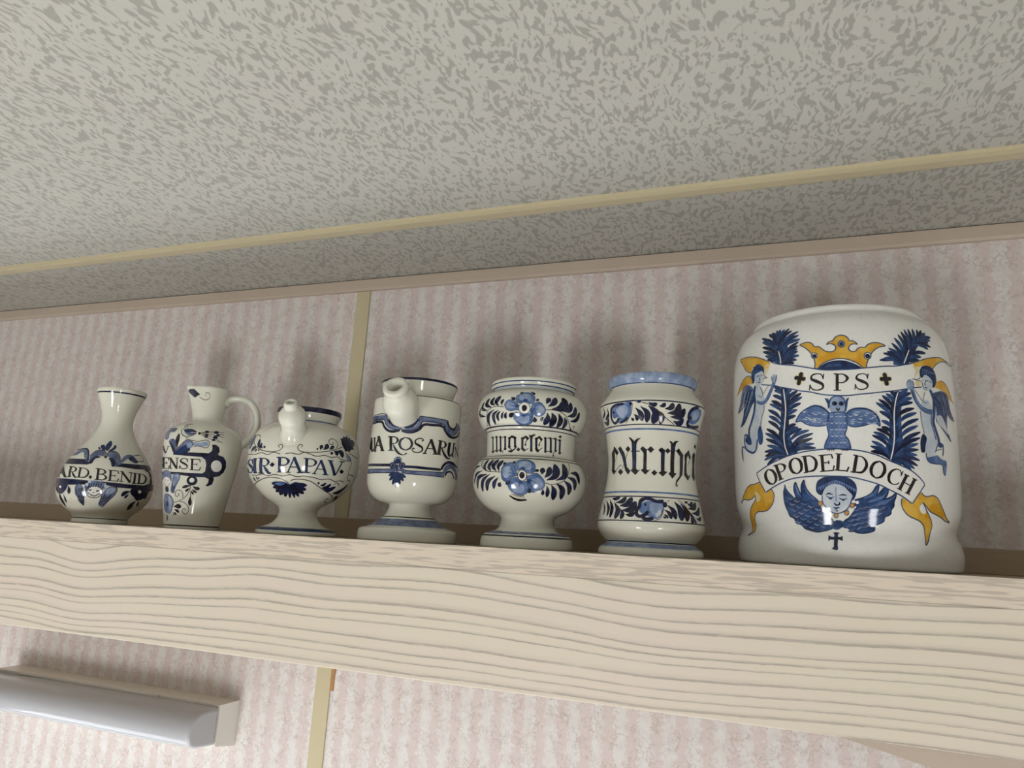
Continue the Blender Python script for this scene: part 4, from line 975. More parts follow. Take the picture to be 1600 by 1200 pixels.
J7.paint('painted_angel', [
('F','B',4,0,[634,1263,711,1303,790,1310,847,1285,857,1224,882,1169,940,1110,860,1122,821,1145,801,1085,801,1023,852,944,794,975,716,1036,662,1081,674,1130,662,1209]),
('F','P',5,0,[668,1110,727,1122,771,1071,807,995,739,1029,681,1064]),
('L','D',5,0.74,[667,1248,729,1204,751,1116]),
('L','S',5,0.74,[698,1259,750,1207,771,1124]),
('L','D',5,0.74,[731,1271,771,1210,793,1132]),
('L','S',5,0.74,[767,1283,794,1214,816,1140]),
('L','D',5,0.74,[807,1296,819,1217,840,1148]),
('L','G',5,0.58,[630,1286,640,1261,711,1300,790,1310,847,1285,857,1224,882,1169,949,1112]),
('F','P',3,0,[535,1203,597,1220,634,1144,632,1063,660,996,682,928,632,849,616,815,555,814,541,868,553,943,529,996,518,1070,515,1135]),
('L','B',4,2.75,[619,1309,652,1241,647,1136,632,1063,656,996,677,937,673,904]),
('L','S',5,1.27,[621,1142,609,1061,632,988,647,934]),
('L','M',5,2.96,[451,1309,467,1248,492,1196,531,1158,595,1141,631,1146]),
('L','B',5,0.74,[454,1285,461,1238,488,1184,529,1141,593,1122,629,1124]),
('F','L',5,0,[414,1329,434,1357,460,1353,474,1330,460,1291,428,1283,414,1305]),
('L','G',6,0.53,[416,1329,434,1355,457,1357]),
('L','G',6,0.53,[463,1355,474,1330,465,1296]),
('L','G',5,0.58,[475,1287,510,1248,535,1208]),
('L','G',5,0.58,[572,1284,549,1229,546,1205,585,1199]),
('L','G',5,0.53,[515,1135,518,1074,525,1028,538,969]),
('F','D',5,0,[526,968,504,934,497,873,505,833,528,835,540,886,556,943]),
('F','B',5,0,[667,927,703,921,729,906,692,883,664,898]),
('L','B',5,1.27,[722,914,725,872,712,825]),
('L','B',5,0.85,[665,908,645,873,632,842]),
('L','G',5,0.48,[637,859,706,875]),
('F','M',5,0,[539,840,551,805,610,815,644,825,698,800,754,792,753,750,729,683,711,700,702,759,618,763,563,769,542,795]),
('L','B',6,0.74,[542,831,545,795,563,769,618,761,702,758,713,700,725,683]),
('F','P',5,0,[579,1410,618,1410,654,1372,641,1321,591,1291,557,1311,552,1348,558,1383]),
('F','D',6,0,[536,1395,537,1433,562,1471,608,1484,661,1475,693,1441,701,1393,678,1336,651,1323,653,1367,617,1403,579,1410,552,1385]),
('L','M',7,0.63,[549,1406,565,1442,591,1455]),
('L','M',7,0.63,[570,1409,586,1441,610,1450]),
('L','M',7,0.63,[591,1413,607,1440,629,1445]),
('L','M',7,0.63,[613,1417,630,1439,649,1440]),
('L','M',7,0.63,[637,1422,653,1439,670,1435]),
('L','M',7,0.63,[661,1426,677,1438,691,1431]),
('L','D',6,0.74,[575,1370,596,1366,613,1371]),
('L','D',6,0.74,[619,1369,645,1358]),
('L','D',6,0.63,[587,1362,571,1336,587,1333]),
('L','D',6,0.74,[569,1317,597,1313]),
('L','G',6,0.58,[552,1348,557,1311,591,1291]),
('L','G',6,0.53,[550,1358,509,1360,466,1368,510,1368,547,1391])], RREF['j7'], label='blue praying angel with wings, right side')
J7.paint('painted_cherub', [
('P','B',3,0,[-469,583,-451,535,-419,497,-387,481,-397,534,-395,571,-383,597,-366,554,-342,502,-341,570,-320,611,-312,569,-284,517,-227,461,-210,410,-184,371,-138,332,-131,282,-163,261,-203,249,-245,240,-298,249,-348,266,-365,286,-413,311,-420,334,-452,351,-458,377,-473,424,-480,466,-480,540]),
('P','B',3,0,[8,471,74,493,127,525,162,577,176,583,170,542,159,507,214,564,238,550,227,510,211,489,261,507,292,533,289,503,275,467,275,443,256,412,255,387,214,361,211,336,152,299,146,269,94,249,45,244,-3,257,-46,286,-65,315,-20,356,10,397]),
('L','D',4,0.77,[-469,583,-451,535,-419,497,-387,481,-397,534,-395,571,-383,597,-366,554,-342,502,-341,570,-320,611,-312,569,-284,517,-227,461,-210,410,-184,371,-138,332,-131,282,-163,261,-203,249,-245,240,-298,249,-348,266,-365,286,-413,311,-420,334,-452,351,-458,377,-473,424,-480,466,-480,540]),
('L','D',4,0.77,[8,471,74,493,127,525,162,577,176,583,170,542,159,507,214,564,238,550,227,510,211,489,261,507,292,533,289,503,275,467,275,443,256,412,255,387,214,361,211,336,152,299,146,269,94,249,45,244,-3,257,-46,286,-65,315,-20,356,10,397]),
('T','M',4,1.86,[-403,481,-429,472,-454,487]),
('L','D',5,0.59,[-455,477,-430,464,-401,472]),
('T','M',4,1.97,[186,453,211,452,235,469]),
('L','D',5,0.59,[235,461,211,444,184,446]),
('T','S',4,1.86,[-391,438,-418,429,-442,444]),
('L','D',5,0.59,[-443,434,-419,421,-390,429]),
('T','S',4,1.97,[166,415,190,414,214,431]),
('L','D',5,0.59,[215,422,191,406,164,408]),
('T','M',4,1.86,[-382,396,-409,387,-432,401]),
('L','D',5,0.59,[-434,392,-410,378,-380,387]),
('T','M',4,1.97,[147,376,171,376,195,392]),
('L','D',5,0.59,[196,384,172,368,145,370]),
('T','S',4,1.86,[-373,354,-401,345,-424,359]),
('L','D',5,0.59,[-426,350,-402,336,-372,345]),
('T','S',4,1.97,[128,338,153,337,177,354]),
('L','D',5,0.59,[177,345,153,330,126,331]),
('T','M',4,1.86,[-365,313,-393,303,-416,317]),
('L','D',5,0.59,[-418,308,-394,295,-364,303]),
('T','M',4,1.97,[108,300,133,299,157,316]),
('L','D',5,0.59,[158,307,133,291,106,293]),
('T','S',4,1.86,[-353,461,-378,452,-402,467]),
('L','D',5,0.59,[-402,457,-379,444,-351,452]),
('T','S',4,1.97,[141,440,165,439,189,456]),
('L','D',5,0.59,[189,447,165,431,138,433]),
('T','M',4,1.86,[-342,419,-367,410,-390,424]),
('L','D',5,0.59,[-391,415,-369,401,-340,410]),
('T','M',4,1.97,[121,402,145,401,168,418]),
('L','D',5,0.59,[169,409,145,393,118,395]),
('T','S',4,1.86,[-333,377,-359,368,-381,382]),
('L','D',5,0.59,[-383,373,-360,360,-331,368]),
('T','S',4,1.97,[101,364,126,363,149,380]),
('L','D',5,0.59,[150,371,126,355,99,357]),
('T','M',4,1.86,[-324,336,-350,326,-373,340]),
('L','D',5,0.59,[-375,331,-352,318,-323,327]),
('T','M',4,1.97,[82,325,106,325,130,341]),
('L','D',5,0.59,[130,332,106,317,79,318]),
('T','S',4,1.86,[-315,294,-341,284,-365,298]),
('L','D',5,0.59,[-366,289,-341,276,-313,285]),
('T','S',4,1.97,[61,287,86,286,111,303]),
('L','D',5,0.59,[111,294,85,278,58,280]),
('T','M',4,1.86,[-304,442,-329,432,-351,447]),
('L','D',5,0.59,[-352,437,-329,424,-302,433]),
('T','M',4,1.97,[95,427,119,426,143,443]),
('L','D',5,0.59,[143,434,119,419,93,420]),
('T','S',4,1.86,[-294,400,-319,391,-341,405]),
('L','D',5,0.59,[-342,395,-320,382,-292,391]),
('T','S',4,1.97,[75,389,99,388,123,405]),
('L','D',5,0.59,[123,396,100,380,73,382]),
('T','M',4,1.86,[-285,359,-310,349,-332,363]),
('L','D',5,0.59,[-334,354,-311,341,-284,350]),
('T','M',4,1.97,[56,351,80,350,104,367]),
('L','D',5,0.59,[104,358,80,342,53,344]),
('T','S',4,1.86,[-276,317,-301,308,-324,321]),
('L','D',5,0.59,[-325,312,-302,300,-274,308]),
('T','S',4,1.97,[35,313,60,312,84,328]),
('L','D',5,0.59,[84,320,60,304,33,306]),
('T','M',4,1.86,[-265,276,-289,266,-314,280]),
('L','D',5,0.59,[-314,271,-289,258,-263,267]),
('T','M',4,1.97,[13,274,38,273,63,290]),
('L','D',5,0.59,[63,281,38,265,11,267]),
('T','S',4,1.86,[-257,423,-281,413,-303,427]),
('L','D',5,0.59,[-304,418,-282,405,-255,414]),
('T','S',4,1.97,[50,415,74,414,98,431]),
('L','D',5,0.59,[98,422,74,406,48,408]),
('T','M',4,1.86,[-247,382,-272,372,-293,386]),
('L','D',5,0.59,[-294,377,-273,364,-246,373]),
('T','M',4,1.97,[30,377,54,376,78,392]),
('L','D',5,0.59,[78,383,54,368,28,370]),
('T','S',4,1.86,[-238,340,-262,331,-284,345]),
('L','D',5,0.59,[-285,335,-263,323,-236,331]),
('T','S',4,1.97,[10,338,34,337,58,354]),
('L','D',5,0.59,[58,345,34,329,7,331]),
('T','M',4,1.86,[-228,299,-253,290,-275,303]),
('L','D',5,0.59,[-276,294,-253,281,-226,290]),
('T','M',4,1.97,[-12,300,13,299,38,316]),
('L','D',5,0.59,[38,307,13,291,-14,293]),
('T','S',4,1.97,[-34,261,-10,260,16,277]),
('L','D',5,0.59,[16,268,-10,252,-37,254]),
('T','M',4,1.86,[-211,404,-235,395,-256,409]),
('L','D',5,0.59,[-257,400,-235,387,-209,395]),
('T','M',4,1.97,[5,402,29,401,53,418]),
('L','D',5,0.59,[53,409,29,393,3,395]),
('T','S',4,1.86,[-201,363,-225,354,-246,367]),
('L','D',5,0.59,[-247,358,-226,346,-200,354]),
('T','S',4,1.97,[-15,364,9,363,33,380]),
('L','D',5,0.59,[33,371,8,355,-18,357]),
('T','M',4,1.86,[-191,323,-215,313,-237,326]),
('L','D',5,0.59,[-238,317,-216,305,-189,314]),
('T','M',4,1.97,[-37,326,-13,325,12,341]),
('L','D',5,0.59,[12,332,-13,317,-40,319]),
('T','S',4,1.86,[-180,282,-204,272,-227,285]),
('L','D',5,0.59,[-227,276,-204,264,-178,273]),
('T','S',4,1.97,[-59,287,-34,286,-9,303]),
('L','D',5,0.59,[-9,294,-35,278,-62,280]),
('T','M',4,1.86,[-466,572,-441,518,-398,479]),
('T','M',4,1.86,[-383,581,-370,533,-348,486]),
('T','M',4,1.86,[-321,596,-303,538,-251,471]),
('T','M',4,1.86,[174,572,146,526,73,486]),
('T','M',4,1.86,[233,545,192,498,96,459]),
('T','M',4,1.86,[287,518,241,481,143,446]),
('F','B',4,0,[-134,317,-156,292,-132,265,-102,263,-71,282,-49,273,-55,310,-98,333]),
('L','D',5,0.65,[-127,308,-112,273,-86,284,-65,310]),
('F','P',5,0,[-200,502,-189,533,-158,574,-110,585,-54,571,-13,536,-1,496,-17,440,-47,400,-101,377,-144,387,-180,421,-197,456]),
('L','B',6,0.71,[-197,502,-197,456,-180,421,-144,387,-101,377,-47,400,-17,440,-1,491]),
('F','D',6,0,[-237,553,-225,600,-184,628,-131,634,-60,637,-10,622,22,592,32,547,18,492,-1,466,0,506,-25,536,-49,563,-86,580,-124,585,-158,569,-183,538,-200,502,-219,507,-235,528]),
('L','M',7,0.89,[-222,540,-215,557,-203,552,-208,536]),
('L','M',7,0.89,[-206,550,-198,566,-187,561,-191,546]),
('L','M',7,0.89,[-190,558,-182,575,-171,570,-175,554]),
('L','M',7,0.89,[-173,567,-166,583,-155,578,-159,563]),
('L','M',7,0.89,[-157,574,-150,591,-139,586,-143,570]),
('L','M',7,0.89,[-141,581,-134,598,-123,593,-127,577]),
('L','M',7,0.89,[-126,587,-118,604,-107,599,-111,583]),
('L','M',7,0.89,[-110,589,-103,606,-92,601,-96,585]),
('L','M',7,0.89,[-95,585,-87,601,-76,596,-81,581]),
('L','M',7,0.89,[-80,579,-72,595,-61,590,-66,575]),
('L','M',7,0.89,[-65,572,-57,588,-46,583,-51,568]),
('L','M',7,0.89,[-50,564,-42,581,-31,576,-36,561]),
('L','M',7,0.89,[-35,556,-27,573,-17,568,-21,552]),
('L','M',7,0.89,[-20,548,-13,564,-2,559,-6,544]),
('L','M',7,0.89,[-5,539,2,555,13,550,9,535]),
('L','M',7,0.89,[10,529,17,546,28,541,24,526]),
('P','D',6,0,[-173,503,-167,505,-161,507,-156,509,-151,509,-146,509,-140,508,-133,506,-126,504,-124,508,-130,511,-136,515,-143,519,-151,521,-158,519,-164,515,-170,511,-175,507]),
('P','D',6,0,[-87,498,-80,500,-73,501,-67,503,-61,502,-56,503,-50,502,-43,500,-37,499,-35,503,-41,507,-47,510,-53,513,-61,515,-68,512,-75,509,-82,505,-88,502]),
('L','B',6,0.65,[-169,495,-143,485,-116,492]),
('F','D',6,0,[-157,485,-138,487,-128,483,-143,471]),
('L','B',6,0.65,[-87,484,-60,475,-32,483]),
('F','D',6,0,[-74,474,-58,476,-44,474,-61,464]),
('L','L',6,0.95,[-104,560,-105,504,-106,458]),
('L','D',6,1.07,[-120,450,-107,434,-85,441,-85,456]),
('L','D',6,0.83,[-128,418,-108,414,-84,420]),
('L','B',6,0.71,[-120,407,-101,407]),
('F','D',6,0,[-97,396,-98,393,-101,391,-105,390,-108,391,-111,393,-112,395,-111,398,-108,400,-104,400,-100,400,-98,398]),
('F','O',6,0,[-197,444,-200,435,-206,429,-214,427,-222,429,-227,435,-229,443,-226,451,-220,457,-212,460,-204,458,-199,452]),
('L','G',7,0.54,[-197,444,-199,436,-204,431,-211,428,-218,427,-224,430,-228,436,-229,443,-227,450,-222,456,-215,459,-208,459,-202,456,-198,451,-197,444]),
('F','O',6,0,[-157,389,-160,381,-166,375,-174,373,-182,375,-187,380,-189,388,-186,396,-180,402,-172,405,-164,403,-159,397]),
('L','G',7,0.54,[-157,389,-159,382,-164,376,-171,373,-178,373,-184,376,-188,381,-189,388,-186,395,-182,401,-175,404,-168,404,-162,401,-158,396,-157,389]),
('F','O',6,0,[-96,363,-98,355,-104,349,-112,347,-120,349,-125,354,-127,362,-124,370,-118,376,-110,379,-103,377,-97,371]),
('L','G',7,0.54,[-96,363,-98,356,-102,351,-109,347,-116,347,-122,350,-126,356,-127,362,-125,369,-120,375,-114,378,-107,378,-101,376,-97,370,-96,363]),
('F','O',6,0,[-25,383,-27,375,-33,369,-41,367,-48,368,-54,374,-56,382,-53,390,-47,396,-40,398,-32,396,-27,391]),
('L','G',7,0.54,[-25,383,-27,376,-31,370,-37,367,-44,367,-50,370,-54,375,-56,382,-54,389,-49,395,-43,398,-36,398,-30,395,-26,390,-25,383]),
('F','O',6,0,[12,436,10,428,4,422,-4,420,-11,422,-16,427,-18,435,-16,443,-10,449,-3,452,5,450,10,444]),
('L','G',7,0.54,[12,436,10,429,6,424,0,420,-7,420,-13,423,-17,428,-18,435,-16,442,-12,448,-6,451,1,451,7,449,11,443,12,436]),
('F','X',6,0,[-181,416,-183,410,-188,405,-194,404,-200,405,-203,410,-205,416,-203,422,-198,426,-192,428,-186,426,-182,422]),
('F','X',6,0,[-131,367,-133,361,-138,357,-144,355,-149,356,-153,361,-155,367,-152,373,-148,377,-142,379,-136,377,-132,373]),
('F','X',6,0,[-63,363,-65,357,-69,353,-75,351,-81,352,-85,357,-86,363,-85,369,-80,373,-74,375,-68,373,-64,369]),
('F','X',6,0,[-4,406,-6,400,-10,395,-16,394,-22,395,-26,399,-27,405,-25,411,-21,416,-15,417,-10,416,-6,412]),
('F','X',6,0,[19,462,18,456,13,452,8,450,2,452,-2,456,-3,462,-1,468,3,472,9,474,14,473,18,468]),
('F','X',6,0,[42,457,40,451,36,447,30,445,24,446,20,451,19,456,21,463,25,467,31,469,36,467,40,463]),
('L','X',6,0.77,[-203,401,-198,386,-190,401]),
('L','X',6,0.77,[-163,351,-157,337,-149,352]),
('L','X',6,0.77,[-134,342,-128,327,-120,343]),
('L','X',6,0.77,[-104,346,-98,331,-91,346]),
('L','X',6,0.77,[-70,359,-63,345,-56,360]),
('L','X',6,0.77,[-40,365,-34,350,-27,366]),
('L','X',6,0.77,[9,431,15,417,22,432])], RREF['j7'], label='blue winged cherub head with beaded collar')
J7.paint('painted_cross', [
('P','N',1,0,[-140,241,-118,246,-93,241,-106,228,-106,212,-89,214,-74,220,-75,184,-85,189,-106,195,-110,152,-106,127,-120,119,-153,127,-136,141,-133,191,-157,192,-172,179,-171,224,-157,213,-133,211,-130,227])], RREF['j7'], label='small dark blue cross')
J1.paint('painted_banner', [
('P','N',1,0,[-293,624,-223,684,-9,678,110,676,210,633,174,616,45,615]),
('P','N',1,0,[462,618,543,662,696,667,928,679,964,629,687,613,537,619]),
('P','N',1,0,[-251,410,-227,461,39,455,226,447,400,445,490,442,653,439,810,444,915,471,943,531,923,593,834,615,917,643,992,592,1001,506,972,388,833,386,660,396,528,394,423,408,221,403,56,391,-208,378]),
('L','N',1,5.56,[954,655,1032,655,1109,654,1187,654,1264,654,1342,654,1419,654,1497,654,1574,654,1652,654,1729,654,1807,654,1884,654,1962,654,2039,654,2117,654,2194,654,2272,654,2350,654,2427,654,2505,653,2582,653,2660,653]),
('L','N',1,6.4,[973,432,1053,431,1132,431,1211,430,1290,429,1369,428,1448,428,1528,427,1607,426,1686,426,1765,425,1844,424,1924,424,2003,423,2082,422,2161,422,2240,421,2319,420,2399,420,2478,419,2557,418,2636,418,2715,417])], RREF['j1'], label='navy bordered name banner')
J1.paint('painted_scrollwork', [
('F','S',1,0,[183,661,162,726,189,766,247,788,310,781,337,752,316,721,268,725,237,708,213,677,207,640]),
('F','N',2,0,[182,639,199,691,247,720,290,708,239,686,219,630]),
('F','S',1,0,[349,739,371,774,434,787,486,769,516,724,521,674,468,626,458,661,431,702,385,716]),
('F','N',2,0,[387,705,430,709,468,662,462,618,436,615,416,664]),
('L','R',2,0.96,[155,711,188,767,246,789,314,782,343,753,334,723]),
('L','R',2,0.96,[351,742,370,775,434,788,490,771,518,725,517,674]),
('F','K',3,0,[365,718,365,710,360,703,352,700,343,702,335,707,330,715,330,723,335,729,343,732,352,731,361,725]),
('F','S',1,0,[176,660,146,711,91,769,22,799,-64,791,-122,769,-217,726,-65,722,-15,752,32,753,97,694,160,645]),
('L','N',2,1.6,[-204,779,-44,797,39,795,102,762,143,703,160,659]),
('F','S',1,0,[468,626,521,689,570,744,627,768,705,765,743,726,764,700,708,679,659,703,618,720,558,678,508,637]),
('F','D',2,0,[626,714,681,756,740,719,763,696,708,679,657,696]),
('L','R',2,0.8,[716,766,850,785]),
('L','R',2,0.8,[889,797,883,725,750,704]),
('F','D',2,0,[332,790,301,841,316,873,354,910,392,878,381,832,350,787]),
('F','D',2,0,[291,787,228,841,274,855,321,793]),
('L','D',2,1.76,[246,798,208,822]),
('F','D',2,0,[359,784,410,826,441,867,466,838,416,793])], RREF['j1'], label='slate blue scrolls and leaf crest')
J1.paint('painted_lettering', [
('P','K',3,0,[-297,565,-297,570,-297,576,-297,581,-297,586,-297,588,-296,590,-296,590,-296,588,-296,584,-296,578,-296,570,-296,562,-296,554,-295,545,-295,536,-295,528,-299,518,-300,508,-300,498,-300,490,-300,485,-300,482,-301,480,-243,478,-216,478,-200,480,-188,483,-180,487,-176,491,-176,495,-176,499,-176,504,-205,507,-205,503,-204,499,-205,495,-208,492,-216,490,-228,487,-244,486,-262,486,-301,489,-301,492,-300,495,-300,498,-300,504,-300,511,-300,520,-296,528,-296,536,-296,543,-296,550,-296,557,-296,564,-296,572,-296,578,-296,582,-296,582,-296,582,-296,581,-297,580,-297,578,-297,574,-297,568,-297,563]),
('P','K',3,0,[-297,553,-297,589,-297,589,-297,553]),
('P','K',3,0,[-228,594,-221,475,-175,469,-171,587]),
('P','K',3,0,[-297,596,-53,469,-20,474,-174,596]),
('P','K',3,0,[-180,510,-73,509,-79,517,-193,519]),
('P','K',3,0,[-257,470,-146,467,-153,476,-301,480]),
('P','K',3,0,[-68,467,-10,468,-13,476,-73,475]),
('P','K',3,0,[33,474,2,585,-36,590,2,478]),
('P','K',3,0,[-50,584,-7,583,-12,592,-57,593]),
('P','K',3,0,[-11,472,47,472,44,480,-14,481]),
('P','K',3,0,[-13,581,1,581,14,582,26,581,36,579,44,574,52,568,57,562,57,560,59,557,59,550,56,543,52,537,43,535,32,534,18,534,3,534,8,526,22,526,36,526,49,527,59,530,69,534,76,540,82,548,83,559,73,569,62,577,49,583,36,587,22,590,8,590,-5,590,-19,590]),
('P','K',3,0,[27,529,35,520,42,510,49,500,56,491,63,485,72,478,80,471,91,467,99,467,104,470,107,473,110,476,105,483,100,483,96,482,93,483,93,484,91,485,87,490,81,496,75,503,66,510,56,517,46,525,35,533]),
('P','K',3,0,[146,472,131,577,106,581,123,476]),
('P','K',3,0,[88,576,132,574,129,582,84,584]),
('P','K',3,0,[106,471,146,470,144,478,104,479]),
('P','K',3,0,[121,573,134,572,148,572,160,572,172,569,183,563,194,556,202,548,208,540,210,535,211,529,211,523,210,517,209,509,205,501,199,493,193,487,182,483,168,482,151,481,134,480,135,472,153,472,170,470,187,470,201,473,212,480,220,488,227,498,231,508,231,518,230,528,226,538,221,548,211,558,199,566,185,572,172,576,159,579,145,580,131,580,118,580]),
('P','K',3,0,[330,461,322,578,299,580,308,463]),
('P','K',3,0,[282,575,319,574,318,583,281,584]),
('P','K',3,0,[292,459,326,457,326,466,291,467]),
('P','K',3,0,[312,572,323,572,334,572,345,572,354,570,361,564,368,557,373,551,372,550,373,548,369,542,362,534,356,528,347,526,337,526,326,526,315,527,316,518,327,518,338,517,349,518,359,520,369,524,378,529,387,537,392,549,385,561,376,569,366,574,355,578,345,581,333,581,322,581,310,581]),
('P','K',3,0,[316,518,330,518,344,518,357,517,368,514,376,507,384,499,389,491,388,490,388,488,384,481,376,473,367,466,357,465,345,465,332,467,319,468,319,460,332,459,345,457,358,456,370,458,381,462,393,467,403,475,409,488,402,502,392,511,381,518,370,522,357,526,343,527,329,526,315,527]),
('P','K',3,0,[446,461,441,572,420,572,426,462]),
('P','K',3,0,[407,568,502,567,502,575,406,577]),
('P','K',3,0,[414,458,508,456,507,464,413,466]),
('P','K',3,0,[497,572,504,540,514,543,506,574]),
('P','K',3,0,[433,514,479,513,478,522,433,523]),
('P','K',3,0,[483,506,483,530,474,530,475,507]),
('P','K',3,0,[510,454,522,490,513,494,501,458]),
('P','K',3,0,[547,463,552,571,542,571,538,463]),
('P','K',3,0,[531,564,627,451,644,466,548,579]),
('P','K',3,0,[640,458,651,567,640,568,630,459]),
('P','K',3,0,[521,568,552,567,553,575,521,576]),
('P','K',3,0,[521,460,565,458,565,466,521,468]),
('P','K',3,0,[616,564,671,563,673,571,617,572]),
('P','K',3,0,[693,454,705,567,678,567,668,454]),
('P','K',3,0,[655,450,707,449,707,458,655,459]),
('P','K',3,0,[664,563,720,563,722,571,665,571]),
('P','K',3,0,[752,457,764,567,735,566,725,456]),
('P','K',3,0,[720,562,759,563,761,571,721,570]),
('P','K',3,0,[711,452,748,453,748,461,711,460]),
('P','K',3,0,[748,561,761,561,776,562,789,562,800,561,811,555,820,548,827,540,831,532,832,526,832,519,830,512,826,506,822,497,816,488,809,480,801,474,789,469,773,467,755,465,738,463,739,455,755,455,774,455,793,456,812,460,827,468,841,479,852,490,861,501,865,512,866,522,865,533,860,542,850,551,837,559,822,565,807,568,792,570,777,570,763,569,750,569]),
('P','K',3,0,[232,482,246,504,269,485,255,463])], RREF['j1'], label='black capitals CARD.BENID')
J1.paint('painted_cherub', [
('F','S',2,0,[115,343,125,384,155,409,193,381,211,328,218,249,196,182,165,207,148,258,122,290]),
('F','S',2,0,[403,349,427,385,471,406,517,386,510,323,463,252,412,181,363,204,378,272]),
('F','L',3,0,[424,364,467,392,500,377,474,320,431,290]),
('F','G',3,0,[155,252,216,275,196,182,165,207]),
('L','K',3,0.72,[135,357,144,291,154,219]),
('L','K',3,0.72,[391,307,384,253,370,202]),
('L','K',3,0.72,[152,361,161,292,165,216]),
('L','K',3,0.72,[415,313,403,259,385,201]),
('L','K',3,0.72,[167,364,178,293,176,213]),
('L','K',3,0.72,[438,319,422,266,400,201]),
('L','K',3,0.72,[183,368,194,294,188,209]),
('L','K',3,0.72,[461,325,441,273,416,200]),
('L','K',3,0.72,[198,372,210,295,199,206]),
('L','K',3,0.72,[484,331,459,280,431,200]),
('L','R',3,0.88,[116,343,125,384,155,408]),
('L','R',3,0.88,[471,406,517,386,510,323,463,252,412,181]),
('F','X',3,0,[387,337,381,307,355,283,316,273,274,278,243,297,231,326,239,356,265,379,303,390,342,385,373,366]),
('L','R',4,0.8,[388,337,384,310,365,288,334,274,297,272,263,281,239,300,229,326,235,352,255,375,285,389,320,391,352,382,377,363,388,337]),
('F','S',4,0,[226,342,214,389,247,432,299,451,365,441,415,404,413,377,384,361,344,391,295,398,264,368,240,326]),
('L','D',5,0.96,[249,364,253,398,255,422]),
('L','D',5,0.96,[271,372,276,400,278,424]),
('L','D',5,0.96,[293,379,299,401,301,425]),
('L','D',5,0.96,[315,382,321,403,323,427]),
('L','D',5,0.96,[338,382,343,405,345,429]),
('L','D',5,0.96,[360,379,365,407,367,431]),
('L','D',5,0.96,[383,375,387,409,389,433]),
('F','P',5,0,[250,405,249,396,244,389,236,386,228,388,221,394,218,403,218,411,223,418,231,421,239,419,246,413]),
('F','P',5,0,[268,437,268,428,263,421,256,418,248,420,241,426,237,434,237,443,242,450,249,453,258,451,265,445]),
('F','P',5,0,[408,417,407,408,403,401,396,398,388,400,381,406,378,415,378,424,383,430,390,433,398,432,405,426]),
('F','P',5,0,[423,398,422,389,417,382,410,379,402,381,396,387,392,395,393,404,398,411,405,414,413,412,419,407]),
('L','K',5,1.2,[258,352,272,345,287,352]),
('L','K',5,1.2,[327,344,342,342,358,353]),
('L','R',5,0.8,[296,327,305,323,314,328]),
('L','R',5,1.04,[270,306,314,289,358,311]),
('F','L',4,0,[269,315,267,308,262,303,254,301,246,302,240,306,238,313,239,320,245,325,252,327,260,326,266,322]),
('F','L',4,0,[378,316,377,309,372,304,365,302,357,303,351,307,348,314,350,321,354,326,361,328,369,327,375,323])], RREF['j1'], label='smiling cherub head with folded wings')
J1.paint('painted_flower', [
('F','N',2,0,[655,385,696,402,833,386,921,385,901,326,833,285,770,274,718,306,665,343]),
('F','X',3,0,[793,372,793,363,787,355,776,352,764,353,753,359,747,368,748,377,754,385,764,388,777,386,787,381]),
('T','N',2,4.57,[659,364,608,346,572,308]),
('T','N',2,2.65,[649,335,631,313,612,287]),
('T','N',2,6.78,[766,266,739,222,757,165]),
('T','N',2,3.1,[798,268,820,241,846,213]),
('T','N',2,3.69,[891,361,895,333,898,296])], RREF['j1'], label='navy flower with leaves')
J1.paint('painted_flower', [
('F','N',2,0,[-220,399,23,387,1,339,-66,297,-149,303,-216,351]),
('F','X',3,0,[-70,368,-72,362,-80,357,-91,355,-103,357,-112,361,-116,367,-114,373,-106,378,-94,380,-83,378,-74,374]),
('T','N',2,6.78,[-115,310,-115,237,-128,163]),
('T','N',2,2.95,[-44,291,-32,252,-42,206]),
('T','N',2,4.42,[33,380,45,340,39,297])], RREF['j1'], label='navy flower with leaves')
J2.paint('painted_banner', [
('P','N',1,0,[-11,768,48,808,103,844,141,851,150,818,176,795,150,769,351,776,379,804,378,839,369,868,406,873,444,848,457,804,443,772,511,756,551,715,568,656,552,599,509,555,445,538,456,515,446,464,402,441,375,444,399,480,397,514,353,530,280,526,176,529,90,537,-285,549,-277,574,-25,565,152,562,320,566,346,588,346,657,330,705,294,731,135,733,-8,739]),
('F','X',2,0,[512,660,511,629,493,605,465,594,433,599,408,618,395,647,397,678,413,702,439,713,469,708,496,689]),
('F','N',2,0,[285,490,281,466,263,447,235,438,205,443,181,459,170,483,176,507,195,526,223,534,252,530,274,514]),
('F','X',3,0,[252,493,250,481,242,472,228,468,214,470,203,478,198,489,201,501,210,510,223,514,236,512,247,504])], RREF['j2'], label='navy bordered name banner with ring end')
